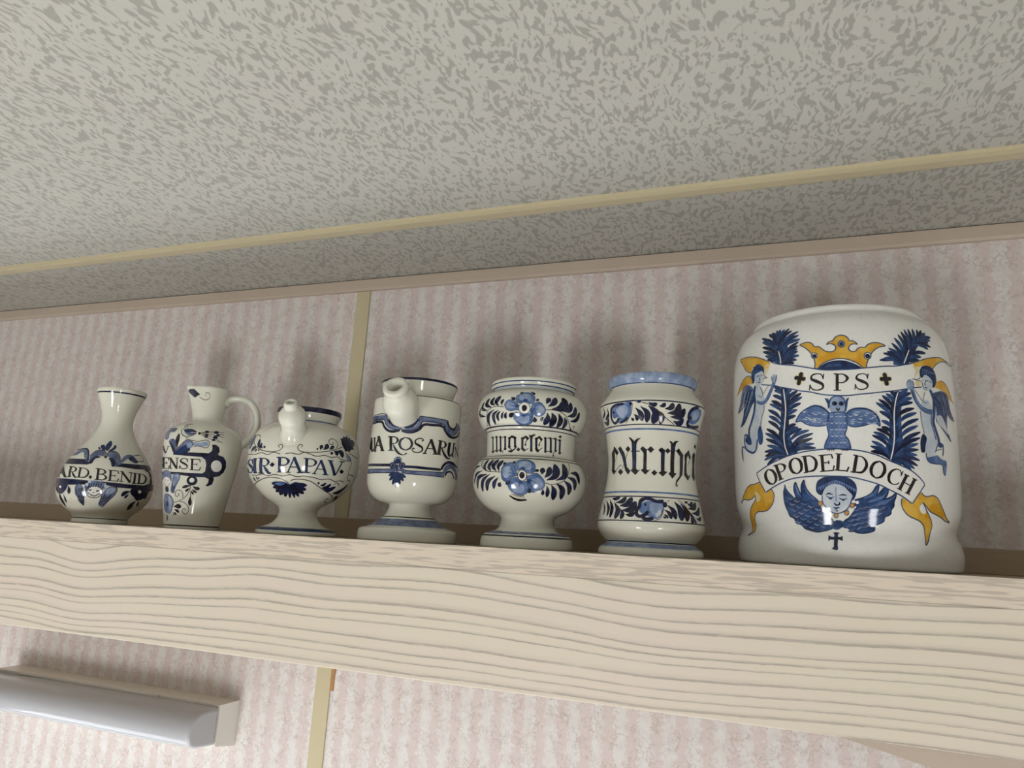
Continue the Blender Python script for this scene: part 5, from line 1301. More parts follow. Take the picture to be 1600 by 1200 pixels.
J2.paint('painted_lettering', [
('P','K',3,0,[-287,837,-151,755,-122,759,-202,835]),
('P','K',3,0,[-96,828,-139,758,-127,756,-86,826]),
('P','K',3,0,[-287,837,-172,828,-172,833,-287,841]),
('P','K',3,0,[-112,825,-73,824,-74,829,-113,830]),
('P','K',3,0,[-147,599,-157,711,-236,715,-217,602]),
('P','K',3,0,[-287,714,-77,705,-78,712,-287,722]),
('P','K',3,0,[-255,600,-64,595,-64,602,-256,607]),
('P','K',3,0,[-86,710,-74,679,-59,680,-70,711]),
('P','K',3,0,[-181,654,-102,652,-102,659,-181,662]),
('P','K',3,0,[-93,645,-95,668,-112,668,-110,645]),
('P','K',3,0,[-58,594,-47,630,-61,632,-74,596]),
('P','K',3,0,[-28,599,-32,707,-45,707,-43,599]),
('P','K',3,0,[-60,702,41,592,62,603,-34,712]),
('P','K',3,0,[57,598,52,706,41,706,46,598]),
('P','K',3,0,[-66,704,-33,703,-33,710,-67,711]),
('P','K',3,0,[-61,596,-12,595,-12,602,-61,603]),
('P','K',3,0,[25,702,66,702,65,709,25,709]),
('P','K',3,0,[162,680,160,686,157,691,154,697,150,702,144,706,137,708,130,709,122,708,114,708,105,706,97,702,90,697,85,692,82,685,81,677,83,668,91,660,102,655,112,650,121,645,131,641,140,637,148,634,153,630,154,628,156,624,157,619,157,616,153,612,147,608,140,605,132,603,125,602,117,603,109,605,103,607,98,611,94,617,91,624,87,630,79,627,83,621,87,614,92,607,98,602,106,598,116,596,125,595,134,596,143,597,152,600,160,605,166,610,169,617,170,624,169,632,166,640,158,648,149,654,139,659,130,664,119,668,109,671,101,674,97,676,96,678,96,682,97,687,98,691,102,694,109,698,116,700,123,701,129,701,136,701,141,699,145,697,148,693,151,689,153,683,156,677]),
('P','K',3,0,[163,670,165,705,158,705,156,670]),
('P','K',3,0,[86,598,88,635,80,635,77,598]),
('P','K',3,0,[224,595,216,704,196,704,203,595]),
('P','K',3,0,[183,700,275,702,274,710,183,707]),
('P','K',3,0,[190,591,289,593,288,600,190,598]),
('P','K',3,0,[270,707,280,676,289,679,279,709]),
('P','K',3,0,[210,648,257,649,256,656,210,655]),
('P','K',3,0,[261,642,259,665,251,665,253,642]),
('P','K',3,0,[291,592,300,628,292,631,282,595])], RREF['j2'], label='black capitals ENSE')
J2.paint('painted_scrollwork', [
('F','S',2,0,[-87,883,-47,905,-3,892,23,837,21,788,-14,768,-47,827]),
('F','N',3,0,[-86,878,-28,847,9,788,-7,763,-46,818]),
('T','K',3,4.47,[34,808,29,882,32,958]),
('F','S',2,0,[-258,1009,-144,1024,-32,1013,-37,979,-113,971,-104,909,-163,897,-217,942]),
('L','R',3,0.68,[-178,1020,-26,1007,-82,986]),
('F','D',2,0,[18,764,104,832,142,846,174,814,154,774,82,751]),
('F','S',3,0,[4,778,63,828,118,885,154,897,185,874,198,845,174,814,140,817,132,846,94,829,39,784]),
('F','L',4,0,[189,847,187,834,180,824,168,820,156,823,146,831,141,844,143,857,151,867,162,871,175,868,185,860]),
('L','R',4,0.63,[4,778,63,831,117,887,154,898,187,874,200,841]),
('F','L',2,0,[195,870,257,875,321,892,330,858,297,840,261,841,207,841]),
('L','R',3,0.63,[173,893,233,887,319,907,343,880,333,839,307,826,275,837,226,838,200,826])], RREF['j2'], label='slate blue scrolls with leaf')
J2.paint('painted_bird', [
('F','D',3,0,[67,1002,100,1012,165,1010,212,983,165,980,124,972,89,981]),
('F','S',2,0,[79,986,148,973,212,975,173,946,126,946]),
('L','R',3,0.74,[65,1022,44,1001,53,969,82,939,129,930,174,944,210,971]),
('L','R',3,0.63,[65,1022,36,1055,58,1059,82,1031,84,1020]),
('L','R',3,0.68,[45,1067,115,1077]),
('L','R',3,0.51,[121,925,118,890]),
('L','R',3,0.51,[139,926,136,896]),
('F','K',3,0,[252,972,252,965,247,959,240,957,233,958,227,963,223,970,224,977,228,983,235,985,243,984,249,979]),
('F','N',3,0,[328,999,325,992,318,986,307,983,297,984,288,987,285,993,287,1000,294,1006,305,1009,316,1009,324,1005]),
('F','N',3,0,[327,964,325,957,318,951,309,948,300,948,292,953,289,960,290,967,297,973,306,976,316,975,323,971]),
('F','N',3,0,[322,942,320,937,315,933,307,931,299,931,293,934,290,938,291,943,297,947,305,949,313,949,319,946]),
('F','N',3,0,[428,1004,423,996,413,988,400,984,387,985,378,989,375,997,378,1005,388,1013,402,1017,416,1017,426,1012]),
('F','N',3,0,[438,977,435,971,428,966,418,963,408,963,401,966,398,971,400,977,408,981,418,984,428,984,435,982]),
('F','N',3,0,[416,950,414,941,406,933,394,929,382,930,373,935,369,944,371,953,379,961,391,965,403,964,412,959]),
('F','N',3,0,[393,921,392,914,386,909,378,906,370,906,363,910,360,916,362,923,367,928,375,931,384,930,390,927]),
('L','R',2,0.46,[250,982,356,1004,488,1008]),
('L','R',2,0.46,[252,969,358,968,488,956]),
('L','R',2,0.46,[258,959,360,943,477,898]),
('L','R',2,0.46,[269,950,353,921,451,902]),
('L','R',2,0.46,[251,976,371,991,483,981])], RREF['j2'], label='blue bird with long spotted tail')
J2.paint('painted_angel', [
('F','X',2,0,[-209,477,-156,510,-71,514,-21,471,-87,417]),
('F','S',3,0,[-232,532,-170,574,-90,585,-32,558,-14,515,-21,466,-45,495,-89,514,-156,505,-209,477]),
('F','S',2,0,[5,525,30,552,78,551,97,523,83,474,51,420,22,351,-24,369,-12,442]),
('F','L',3,0,[25,530,67,541,86,517,55,454,18,419]),
('L','K',3,0.46,[19,515,12,452,-1,370]),
('L','K',3,0.46,[38,516,30,453,11,382]),
('L','K',3,0.46,[57,516,46,453,23,394]),
('L','K',3,0.46,[74,517,63,454,35,406]),
('L','R',4,0.68,[-150,485,-119,481]),
('L','R',4,0.68,[-83,479,-57,481]),
('L','R',4,0.57,[-172,462,-87,417,-28,461]),
('L','R',4,0.46,[-103,471,-92,446]),
('F','D',3,0,[-130,407,-67,408,-57,369,-117,364]),
('F','S',2,0,[-174,271,-142,339,-56,340,-5,312,23,274,29,236,8,197,-22,148,-92,151,-159,184]),
('F','L',3,0,[-56,321,-4,293,6,235,-32,176,-52,224]),
('F','N',4,0,[-53,243,-56,229,-67,219,-82,215,-98,218,-111,229,-116,243,-112,257,-99,267,-83,271,-68,267,-57,257]),
('L','R',4,0.57,[-51,326,-6,314,7,291,25,274,21,245,26,226,0,206,9,187,-23,153,-50,142]),
('L','R',3,0.68,[35,258,106,277,177,324,213,388,223,433]),
('L','R',3,0.68,[145,308,144,346,115,379,78,384,45,357,57,323,83,324,100,339,81,353]),
('L','R',3,0.68,[112,273,161,265,211,234,230,196,221,162,193,149,157,164,152,188,174,203,193,190,186,180]),
('L','R',3,0.68,[228,389,235,322]),
('T','K',3,2.89,[222,437,171,425,129,413]),
('T','K',3,2.37,[215,413,191,392,166,376]),
('T','K',3,3.42,[244,429,282,412,321,408]),
('T','K',3,2.52,[243,400,266,382,294,369]),
('T','K',3,2,[234,385,247,366,263,348]),
('T','K',3,4.21,[231,327,232,283,239,235]),
('T','K',3,4.73,[37,217,85,223,136,218]),
('T','K',3,2.89,[46,188,82,178,113,162]),
('T','K',3,2.21,[41,164,60,150,79,137]),
('T','K',3,1.58,[30,154,35,140,43,131]),
('T','K',3,2,[-98,151,-80,113,-80,72])], RREF['j2'], label='slate blue angel with flower and tendrils')
J2.paint('painted_sprig', [
('F','N',1,0,[-296,1456,-126,1476,-26,1443,48,1416,-18,1401,-85,1385,-175,1407]),
('L','R',1,0.66,[44,1386,197,1360,278,1390,252,1434,180,1431,187,1401])], RREF['j2'], label='small black sprig under the lip')
J3.paint('painted_lines', [
('L','R',1,0.74,[-471,769,-190,748,-89,761,-11,742,47,765,125,751]),
('L','R',1,0.74,[170,756,226,766,294,758,345,781,396,770,460,754,535,771,613,761,679,773,723,755,778,749,873,757]),
('L','R',1,0.74,[-302,557,-196,549,-89,560,-20,545,65,559,159,547,228,563,295,549,365,559,474,552,550,540,636,554,724,536,781,551,859,541]),
('L','R',1,0.74,[886,755,877,701,872,633,897,568]),
('L','R',1,0.74,[-220,838,-124,794,-31,774,53,771,119,793,137,826,117,845,92,831,110,812]),
('L','R',1,0.74,[309,827,323,844,303,856,279,828,295,796,345,784,437,790,531,807,635,836,733,879]),
('L','R',1,0.74,[650,851,678,895,647,938,600,942,572,915,583,889,616,890,621,914]),
('L','R',1,0.74,[-203,830,-266,874,-276,937,-203,939,-159,909]),
('L','R',1,0.74,[-479,452,-187,500,-66,524,27,531,112,525,176,506,217,481]),
('L','R',1,0.74,[232,509,275,523,356,527,442,516,528,484,652,442,844,401,927,371,927,343,824,346,786,368,852,368]),
('L','R',1,0.74,[814,487,801,513,752,525,728,507]),
('L','R',1,0.74,[969,520,981,555,939,572,898,555]),
('L','R',1,0.74,[769,821,843,790,873,760]),
('L','R',1,0.74,[829,829,932,808,1030,800]),
('L','R',1,0.74,[880,620,953,621,1001,612]),
('F','L',1,0,[780,802,856,785,874,754,817,754])], RREF['j3'], label='fine brown lines framing the name')
J3.paint('painted_lettering', [
('P','D',2,0,[-222,668,-224,675,-226,682,-229,689,-236,696,-245,700,-256,703,-268,705,-282,706,-299,706,-317,703,-334,700,-350,695,-366,689,-377,682,-383,673,-379,664,-363,654,-343,646,-327,640,-315,634,-300,628,-286,622,-275,618,-269,614,-266,609,-265,604,-266,598,-269,594,-276,590,-288,585,-300,582,-311,580,-320,581,-332,582,-344,585,-353,587,-359,592,-361,599,-360,607,-362,615,-416,616,-413,608,-414,600,-411,591,-396,584,-376,579,-354,575,-333,572,-311,572,-290,573,-270,577,-253,582,-240,588,-230,595,-224,603,-221,611,-222,619,-227,628,-237,636,-247,642,-257,649,-271,655,-287,660,-299,664,-306,667,-311,671,-313,677,-313,682,-310,687,-304,690,-294,694,-285,696,-277,697,-272,697,-265,695,-258,693,-253,691,-249,687,-246,681,-244,674,-241,668]),
('P','D',2,0,[-222,657,-218,699,-237,700,-242,658]),
('P','D',2,0,[-419,580,-354,621,-401,624,-473,583]),
('P','D',2,0,[-177,572,-157,705,-207,707,-233,573]),
('P','D',2,0,[-251,569,-167,568,-163,577,-245,578]),
('P','D',2,0,[-220,703,-146,700,-147,710,-221,712]),
('P','D',2,0,[-84,569,-68,707,-109,708,-129,569]),
('P','D',2,0,[-129,704,-80,703,-80,713,-130,714]),
('P','D',2,0,[-153,565,-66,564,-63,573,-149,575]),
('P','D',2,0,[-88,700,-72,700,-56,701,-42,701,-31,698,-23,692,-15,684,-11,676,-11,672,-10,668,-12,661,-18,652,-26,645,-38,642,-53,642,-71,642,-89,641,-90,632,-72,632,-53,632,-36,633,-20,637,-7,643,5,651,15,661,20,674,12,686,1,696,-13,703,-27,707,-41,710,-57,711,-73,710,-89,710]),
('P','D',2,0,[-62,635,-57,623,-52,611,-47,599,-42,588,-35,580,-26,571,-17,563,-4,558,9,559,17,563,23,567,28,570,25,579,18,578,12,577,9,578,10,579,7,581,3,587,-3,595,-9,604,-19,612,-29,621,-39,630,-50,640]),
('P','D',2,0,[140,583,135,720,106,719,109,582]),
('P','D',2,0,[89,713,128,715,127,724,88,723]),
('P','D',2,0,[91,577,160,579,160,589,91,586]),
('P','D',2,0,[121,712,135,713,149,714,162,715,173,713,182,706,191,698,196,690,196,687,197,684,195,675,190,665,184,657,172,653,158,652,142,651,125,650,126,640,142,641,159,642,175,644,189,649,200,655,211,665,220,676,223,691,214,704,202,713,189,719,176,722,162,724,148,724,134,722,120,721]),
('P','D',2,0,[255,726,202,587,215,582,267,721]),
('P','D',2,0,[244,722,315,584,340,596,268,734]),
('P','D',2,0,[228,629,300,633,300,642,228,639]),
('P','D',2,0,[187,579,234,581,234,590,187,588]),
('P','D',2,0,[295,583,355,586,354,596,294,593]),
('P','D',2,0,[397,594,387,725,361,724,371,593]),
('P','D',2,0,[344,719,381,720,380,730,344,728]),
('P','D',2,0,[353,588,419,590,418,599,352,597]),
('P','D',2,0,[375,717,388,718,402,720,415,720,426,718,436,712,445,704,450,696,450,693,451,691,449,682,443,673,437,665,425,661,411,659,394,659,379,658,380,649,395,650,412,650,427,652,441,657,453,663,464,671,472,682,476,697,467,710,455,718,441,724,428,727,415,729,401,729,387,728,374,727]),
('P','D',2,0,[504,721,455,592,468,587,516,716]),
('P','D',2,0,[493,717,570,585,595,596,517,728]),
('P','D',2,0,[476,631,550,632,549,641,476,640]),
('P','D',2,0,[441,585,486,585,485,594,440,594]),
('P','D',2,0,[548,585,613,587,611,595,546,594]),
('P','D',2,0,[585,722,670,587,699,598,612,733]),
('P','D',2,0,[735,734,681,595,696,591,749,730]),
('P','D',2,0,[574,723,638,724,637,733,573,732]),
('P','D',2,0,[708,726,775,729,774,739,707,736]),
('P','N',2,0,[16,647,45,672,73,649,45,624]),
('P','N',2,0,[726,634,749,660,791,641,767,615])], RREF['j3'], label='blue capitals SIR PAPAV')
J3.paint('painted_leaves', [
('F','N',2,0,[-49,816,-50,810,-55,806,-62,804,-70,806,-77,810,-81,816,-80,822,-76,827,-68,828,-60,826,-53,822]),
('F','N',2,0,[-125,785,-126,781,-130,778,-135,777,-142,778,-147,781,-150,785,-149,789,-145,792,-139,793,-133,791,-127,789]),
('F','N',2,0,[-155,524,-160,520,-168,518,-176,517,-183,518,-186,520,-185,524,-180,528,-172,530,-164,531,-158,530,-154,527]),
('T','N',2,4.36,[-111,801,-155,841,-164,899]),
('T','N',2,2.86,[-88,803,-114,827,-117,860]),
('T','N',2,4.22,[-270,761,-259,800,-189,813]),
('T','N',2,2.45,[-207,768,-192,783,-167,796]),
('T','N',2,3.4,[-257,489,-263,507,-301,526]),
('T','N',2,2.45,[-208,500,-202,518,-222,534]),
('F','S',2,0,[-374,815,-408,879,-348,954,-286,938,-285,855,-314,810])], RREF['j3'], label='navy leaves at the left end of the name')
J3.paint('painted_leaves', [
('F','N',2,0,[471,826,470,821,467,817,462,815,458,816,454,819,452,824,453,829,456,833,461,835,466,834,469,831]),
('F','N',2,0,[624,802,622,794,617,788,610,786,602,786,595,791,593,798,594,805,599,811,607,814,615,813,621,809]),
('F','N',2,0,[547,508,548,503,545,498,539,497,532,497,526,501,522,506,522,511,525,515,530,517,537,516,543,513]),
('T','N',2,3.74,[491,818,496,845,511,867]),
('T','N',2,4.77,[517,825,549,852,561,886]),
('T','N',2,3.74,[577,835,605,852,627,875]),
('T','N',2,4.43,[628,822,659,813,670,784]),
('T','N',2,5.45,[658,829,715,820,742,774]),
('T','N',2,3.13,[562,487,602,496,620,514]),
('T','N',2,4.22,[595,467,658,478,688,510]),
('T','N',2,4.9,[619,459,717,457,777,484]),
('T','N',2,6.26,[802,429,933,462,973,527]),
('T','N',2,4.22,[1194,345,1069,370,929,403]),
('T','N',2,4.22,[1192,353,1189,383,1112,415]),
('F','N',2,0,[728,956,776,980,837,989,879,974,918,956,914,921,895,885,830,852,778,849,746,874,727,909]),
('T','N',2,3.27,[784,910,751,936,720,962]),
('T','N',2,3.27,[784,910,778,952,779,996]),
('T','N',2,3.27,[784,910,806,956,844,1005]),
('T','N',2,3.27,[784,910,828,948,891,989]),
('T','N',2,3.27,[784,910,854,938,956,971]),
('T','N',2,3.27,[784,910,863,929,978,954]),
('T','N',2,3.27,[784,910,854,915,946,922]),
('T','N',2,3.27,[784,910,846,895,923,882]),
('T','N',2,3.27,[784,910,810,876,840,842]),
('T','N',2,3.27,[784,910,777,873,773,836])], RREF['j3'], label='navy thistle and leaves at the right end of the name')
J3.paint('painted_thistle', [
('F','D',2,0,[12,477,89,496,166,494,224,478,284,500,341,492,403,476,369,456,341,436,284,421,213,406,144,415,98,435,63,455]),
('T','N',3,4.22,[223,466,118,474,2,477]),
('T','N',3,4.22,[223,466,120,456,-2,441]),
('T','N',3,4.22,[223,466,131,439,10,406]),
('T','N',3,4.22,[223,466,150,426,46,380]),
('T','N',3,4.22,[223,466,181,418,115,364]),
('T','N',3,4.22,[223,466,214,412,195,352]),
('T','N',3,4.22,[223,466,247,415,276,357]),
('T','N',3,4.22,[223,466,276,422,340,372]),
('T','N',3,4.22,[223,466,304,437,398,402]),
('T','N',3,4.22,[223,466,317,454,417,437]),
('T','N',3,4.22,[223,466,319,474,414,477]),
('F','M',4,0,[39,478,103,490,172,485,136,466,76,464])], RREF['j3'], label='navy fan-shaped flower below the name')
J4.paint('painted_border', [
('P','S',1,0,[-433,1153,-103,1143,-86,1103,-54,1056,5,1030,69,1022,83,1010,20,1003,-50,1017,-100,1055,-131,1098,-378,1105]),
('P','S',1,0,[83,1010,154,1017,199,1041,228,1085,238,1135,286,1136,413,1134,519,1133,527,1096,483,1083,266,1089,245,1054,213,1018,156,999,90,996]),
('F','S',1,0,[480,1083,504,1035,559,1007,632,1012,715,1056,759,1113,700,1131,675,1087,615,1052,558,1061,527,1096]),
('L','N',2,0.74,[-412,1154,-104,1145,-84,1102,-50,1054]),
('L','N',2,0.74,[-378,1105,-132,1099,-99,1054,-48,1016,21,1002,83,1010]),
('L','N',2,0.74,[90,995,156,998,214,1017,246,1053,267,1089,483,1083,506,1034,559,1005,633,1011,719,1055]),
('L','N',2,0.74,[225,1082,237,1136,286,1137,413,1135,521,1134]),
('L','N',2,2.43,[-353,1085,-151,1077,-124,1041,-74,1000,-11,985,59,998]),
('L','N',2,2.43,[75,996,122,983,180,986,236,1014,274,1060,353,1068,470,1066,507,1023,561,989,636,988,723,1020,773,1071]),
('L','N',2,2.02,[521,1132,533,1099,563,1071,614,1063,660,1093,679,1137]),
('F','N',2,0,[-77,1120,-50,1083,-4,1049,53,1033,31,1026,-31,1044,-65,1081]),
('F','D',2,0,[93,1034,151,1050,189,1088,204,1121,224,1109,210,1065,171,1026,113,1016]),
('L','S',1,3.64,[732,1090,804,1092,875,1093,946,1095,1017,1097,1088,1098,1159,1100,1231,1102,1302,1103,1373,1105,1444,1107,1515,1108,1586,1110,1658,1112,1729,1114,1800,1115,1871,1117,1942,1119,2013,1120,2084,1122,2156,1124,2227,1125,2298,1127]),
('L','N',2,2.11,[765,1067,836,1068,907,1069,978,1070,1050,1070,1121,1071,1192,1072,1263,1073,1334,1074,1405,1074,1476,1075,1547,1076,1619,1077,1690,1078,1761,1079,1832,1079,1903,1080,1974,1081,2045,1082,2116,1083,2188,1083,2259,1084,2330,1085])], RREF['j4'], label='slate and navy moulded border above the name')
J4.paint('painted_border', [
('L','N',2,2.56,[-349,686,-129,676,-3,675]),
('L','N',2,2.43,[121,664,207,666,324,664,478,665]),
('P','S',1,0,[-360,646,0,641,43,662,60,643,38,607,-3,606,-346,607]),
('P','S',1,0,[80,664,117,642,153,632,326,635,519,642,529,602,212,602,126,607,95,629]),
('L','N',2,0.67,[-360,646,0,641,31,656]),
('L','N',2,0.67,[-346,607,-3,605,42,607]),
('L','N',2,0.67,[117,642,153,632,326,635,519,642]),
('L','N',2,0.67,[107,615,143,603,213,601,529,600]),
('L','S',1,4.86,[524,635,544,682,598,712,673,697,734,652,760,599]),
('L','N',2,2.43,[481,666,508,711,565,744,640,744,729,721]),
('L','N',2,1.62,[534,613,557,648,605,661,654,643,694,599]),
('L','N',2,2.11,[729,721,802,720,875,718,948,716,1021,715,1094,713,1167,712,1240,710,1313,708,1386,707,1459,705,1532,703,1604,702,1677,700,1750,699,1823,697,1896,695,1969,694,2042,692,2115,690,2188,689,2261,687,2334,686]),
('L','S',1,3.64,[744,635,817,634,889,634,962,633,1034,633,1106,633,1179,632,1251,632,1324,632,1396,631,1468,631,1541,630,1613,630,1685,630,1758,629,1830,629,1903,629,1975,628,2047,628,2120,627,2192,627,2264,627,2337,626])], RREF['j4'], label='slate and navy moulded border below the name')
J4.paint('painted_fleuron', [
('F','S',3,0,[51,673,48,660,39,651,24,647,9,650,-3,659,-8,672,-5,685,5,694,19,698,34,695,46,686]),
('L','N',4,0.81,[51,673,49,662,42,653,31,648,18,647,5,652,-4,661,-8,672,-6,683,1,692,13,697,26,698,38,693,47,684,51,673]),
('F','N',4,0,[33,671,32,666,29,662,23,660,17,661,13,665,11,670,12,676,15,680,21,681,27,680,31,676]),
('F','S',3,0,[136,677,134,664,125,654,112,650,98,653,87,662,82,674,85,687,94,697,107,701,121,698,131,689]),
('L','N',4,0.81,[136,677,134,665,128,656,118,651,106,650,94,655,86,663,82,674,84,685,91,695,101,700,113,700,124,696,133,687,136,677]),
('F','N',4,0,[120,674,119,669,116,665,110,663,105,664,101,668,99,673,100,678,103,682,109,684,114,683,118,679]),
('F','D',3,0,[25,715,35,738,65,754,96,740,101,717,83,692,47,690]),
('L','L',4,0.81,[35,715,45,733,67,742,88,731,94,717]),
('F','S',3,0,[54,680,45,639,34,622,68,620,107,624,85,641,72,681]),
('L','N',4,1.08,[62,680,67,623]),
('T','D',3,3.11,[67,618,29,597,-11,580]),
('T','D',3,3.11,[67,618,34,575,-2,537]),
('T','D',3,3.11,[67,618,51,557,30,500]),
('T','D',3,3.11,[67,618,69,546,64,479]),
('T','D',3,3.11,[67,618,86,559,102,505]),
('T','D',3,3.11,[67,618,101,575,134,536]),
('T','D',3,3.11,[67,618,110,591,152,568])], RREF['j4'], label='blue fleur with hanging leaves')
J4.paint('painted_lettering', [
('P','K',3,0,[-433,955,-433,932,-433,908,-433,884,-398,860,-358,842,-331,826,-308,813,-275,803,-252,807,-243,816,-235,826,-227,834,-245,840,-256,832,-267,823,-278,817,-274,817,-267,817,-272,826,-278,839,-282,851,-292,871,-300,893,-306,918,-314,942]),
('P','K',3,0,[-273,938,-238,805,-212,803,-242,935]),
('P','K',3,0,[-433,951,-318,938,-322,947,-433,960]),
('P','K',3,0,[-279,934,-235,930,-237,939,-282,943]),
('P','K',3,0,[-224,799,-203,798,-205,807,-226,809]),
('P','K',3,0,[-192,946,-233,816,-208,811,-170,941]),
('P','K',3,0,[-209,946,-124,805,-91,811,-166,950]),
('P','K',3,0,[-207,855,-134,852,-135,861,-209,865]),
('P','K',3,0,[-246,810,-192,807,-194,816,-248,819]),
('P','K',3,0,[-135,804,-85,803,-86,812,-136,814]),
('P','K',3,0,[2,810,-12,937,-42,938,-27,810]),
('P','K',3,0,[-57,933,-20,933,-21,942,-58,942]),
('P','K',3,0,[-41,805,16,805,16,814,-42,814]),
('P','K',3,0,[-26,930,-14,931,-2,931,9,931,18,929,25,924,32,917,36,910,36,906,37,903,36,895,32,888,28,881,19,878,7,877,-6,877,-20,876,-18,868,-5,868,9,868,22,870,33,874,42,879,51,887,57,896,60,908,53,919,43,928,32,934,21,938,9,940,-3,940,-15,940,-27,939]),
('P','K',3,0,[118,936,107,933,96,929,84,925,73,918,66,908,60,896,56,884,55,871,59,858,65,846,73,834,82,825,94,819,107,815,118,813,130,811,132,819,121,824,110,828,101,833,94,838,89,845,84,854,81,864,80,872,80,880,81,889,84,898,88,905,94,911,102,917,112,923,122,929]),
('P','K',3,0,[119,928,130,924,141,919,150,915,157,909,162,902,166,893,169,884,170,876,170,868,169,859,166,850,162,843,157,836,149,831,139,825,129,819,133,811,144,815,155,819,166,823,176,831,183,841,189,852,193,865,194,877,190,890,185,903,177,914,168,923,157,929,145,932,133,934,121,937]),
('P','K',3,0,[276,903,278,906,282,910,285,915,286,921,283,926,280,930,275,933,270,935,263,937,255,937,247,936,239,934,230,931,221,926,212,920,206,913,203,905,202,896,203,888,207,879,214,871,223,866,232,861,241,856,249,853,258,849,264,846,268,843,270,840,272,834,272,829,272,824,268,819,261,813,253,808,244,805,234,804,223,805,212,807,204,810,199,813,195,818,192,822,191,824,192,826,194,829,197,832,198,832,197,832,199,830,202,827,205,823,213,833,210,836,207,839,202,842,196,843,191,840,187,836,184,830,182,824,184,818,188,812,194,807,200,802,210,798,222,796,234,795,246,796,256,799,267,804,276,810,283,818,287,827,288,836,286,845,283,854,276,862,267,868,258,872,250,877,241,881,231,884,224,887,220,890,218,893,217,898,216,903,216,907,220,912,226,917,234,922,242,926,248,927,255,928,262,928,268,927,271,925,274,923,276,921,277,920,276,920,273,918,270,915,266,911]),
('P','K',3,0,[350,934,296,801,308,796,363,929]),
('P','K',3,0,[340,930,398,797,426,808,365,941]),
('P','K',3,0,[320,841,388,844,388,853,319,850]),
('P','K',3,0,[284,793,324,794,324,803,284,802]),
('P','K',3,0,[380,796,439,799,439,809,380,805]),
('P','K',3,0,[458,803,470,932,439,932,428,803]),
('P','K',3,0,[429,927,459,928,460,937,430,936]),
('P','K',3,0,[419,799,467,799,468,808,420,808]),
('P','K',3,0,[453,925,464,925,475,926,484,927,492,925,497,920,502,913,504,906,503,901,504,897,502,890,497,882,491,876,483,873,472,872,460,871,448,871,448,862,460,863,472,863,485,864,497,868,508,874,520,882,529,892,535,904,529,915,520,923,509,929,498,933,487,935,475,935,464,934,454,934]),
('P','K',3,0,[552,928,549,905,545,882,542,859,542,839,547,826,552,814,560,803,576,797,593,803,606,813,618,823,630,833,618,838,604,828,591,818,581,811,581,811,583,813,581,821,581,832,581,844,581,862,584,883,588,906,593,929]),
('P','K',3,0,[632,932,613,803,636,804,658,934]),
('P','K',3,0,[552,923,594,925,595,934,553,932]),
('P','K',3,0,[621,927,669,931,671,940,623,936]),
('P','K',3,0,[623,799,650,801,651,810,625,808]),
('P','K',3,0,[2,863,8,849,13,835,20,821,27,808,37,798,47,788,59,779,70,773,82,769,93,767,105,766,115,768,124,770,132,774,139,778,146,783,138,793,132,788,126,782,120,778,113,775,105,776,96,779,87,783,79,788,70,794,62,802,54,811,47,821,38,831,29,842,19,854,10,866]),
('P','K',3,0,[467,862,473,848,480,833,487,819,495,805,508,795,521,785,536,776,553,772,567,773,579,776,590,780,600,783,597,790,586,788,575,787,567,786,562,787,552,791,540,799,529,809,519,819,508,829,497,841,487,854,477,867]),
('L','K',3,0.94,[670,907,682,798]),
('L','K',3,1.75,[676,903,712,863,758,823]),
('L','K',3,0.67,[761,824,780,872,800,912]),
('P','K',3,0,[-419,927,-429,924,-439,922,-449,918,-459,913,-466,904,-472,895,-476,884,-478,873,-476,862,-472,851,-466,841,-459,833,-449,827,-439,824,-428,822,-419,819,-416,826,-425,831,-435,835,-443,839,-448,844,-452,851,-455,858,-457,866,-457,873,-457,880,-455,888,-452,895,-448,901,-443,906,-435,911,-425,916,-416,920]),
('P','K',3,0,[-419,920,-409,916,-400,912,-392,907,-387,902,-383,896,-380,888,-378,880,-378,873,-378,867,-380,859,-383,851,-387,845,-392,840,-400,835,-410,831,-419,826,-416,819,-406,822,-396,825,-386,828,-376,834,-369,842,-363,852,-359,862,-357,873,-359,884,-363,895,-369,905,-376,914,-386,919,-396,922,-406,925,-416,927]),
('P','K',3,0,[-547,930,-595,820,-586,816,-538,926]),
('P','K',3,0,[-556,927,-507,814,-487,823,-536,936]),
('P','K',3,0,[-575,854,-516,854,-516,862,-575,862]),
('P','K',3,0,[-607,814,-571,814,-571,822,-607,822]),
('P','K',3,0,[-523,814,-475,814,-475,822,-523,822]),
('L','K',3,1.4,[-412,843,-352,798])], RREF['j4'], label='black capitals UA ROSARUM')
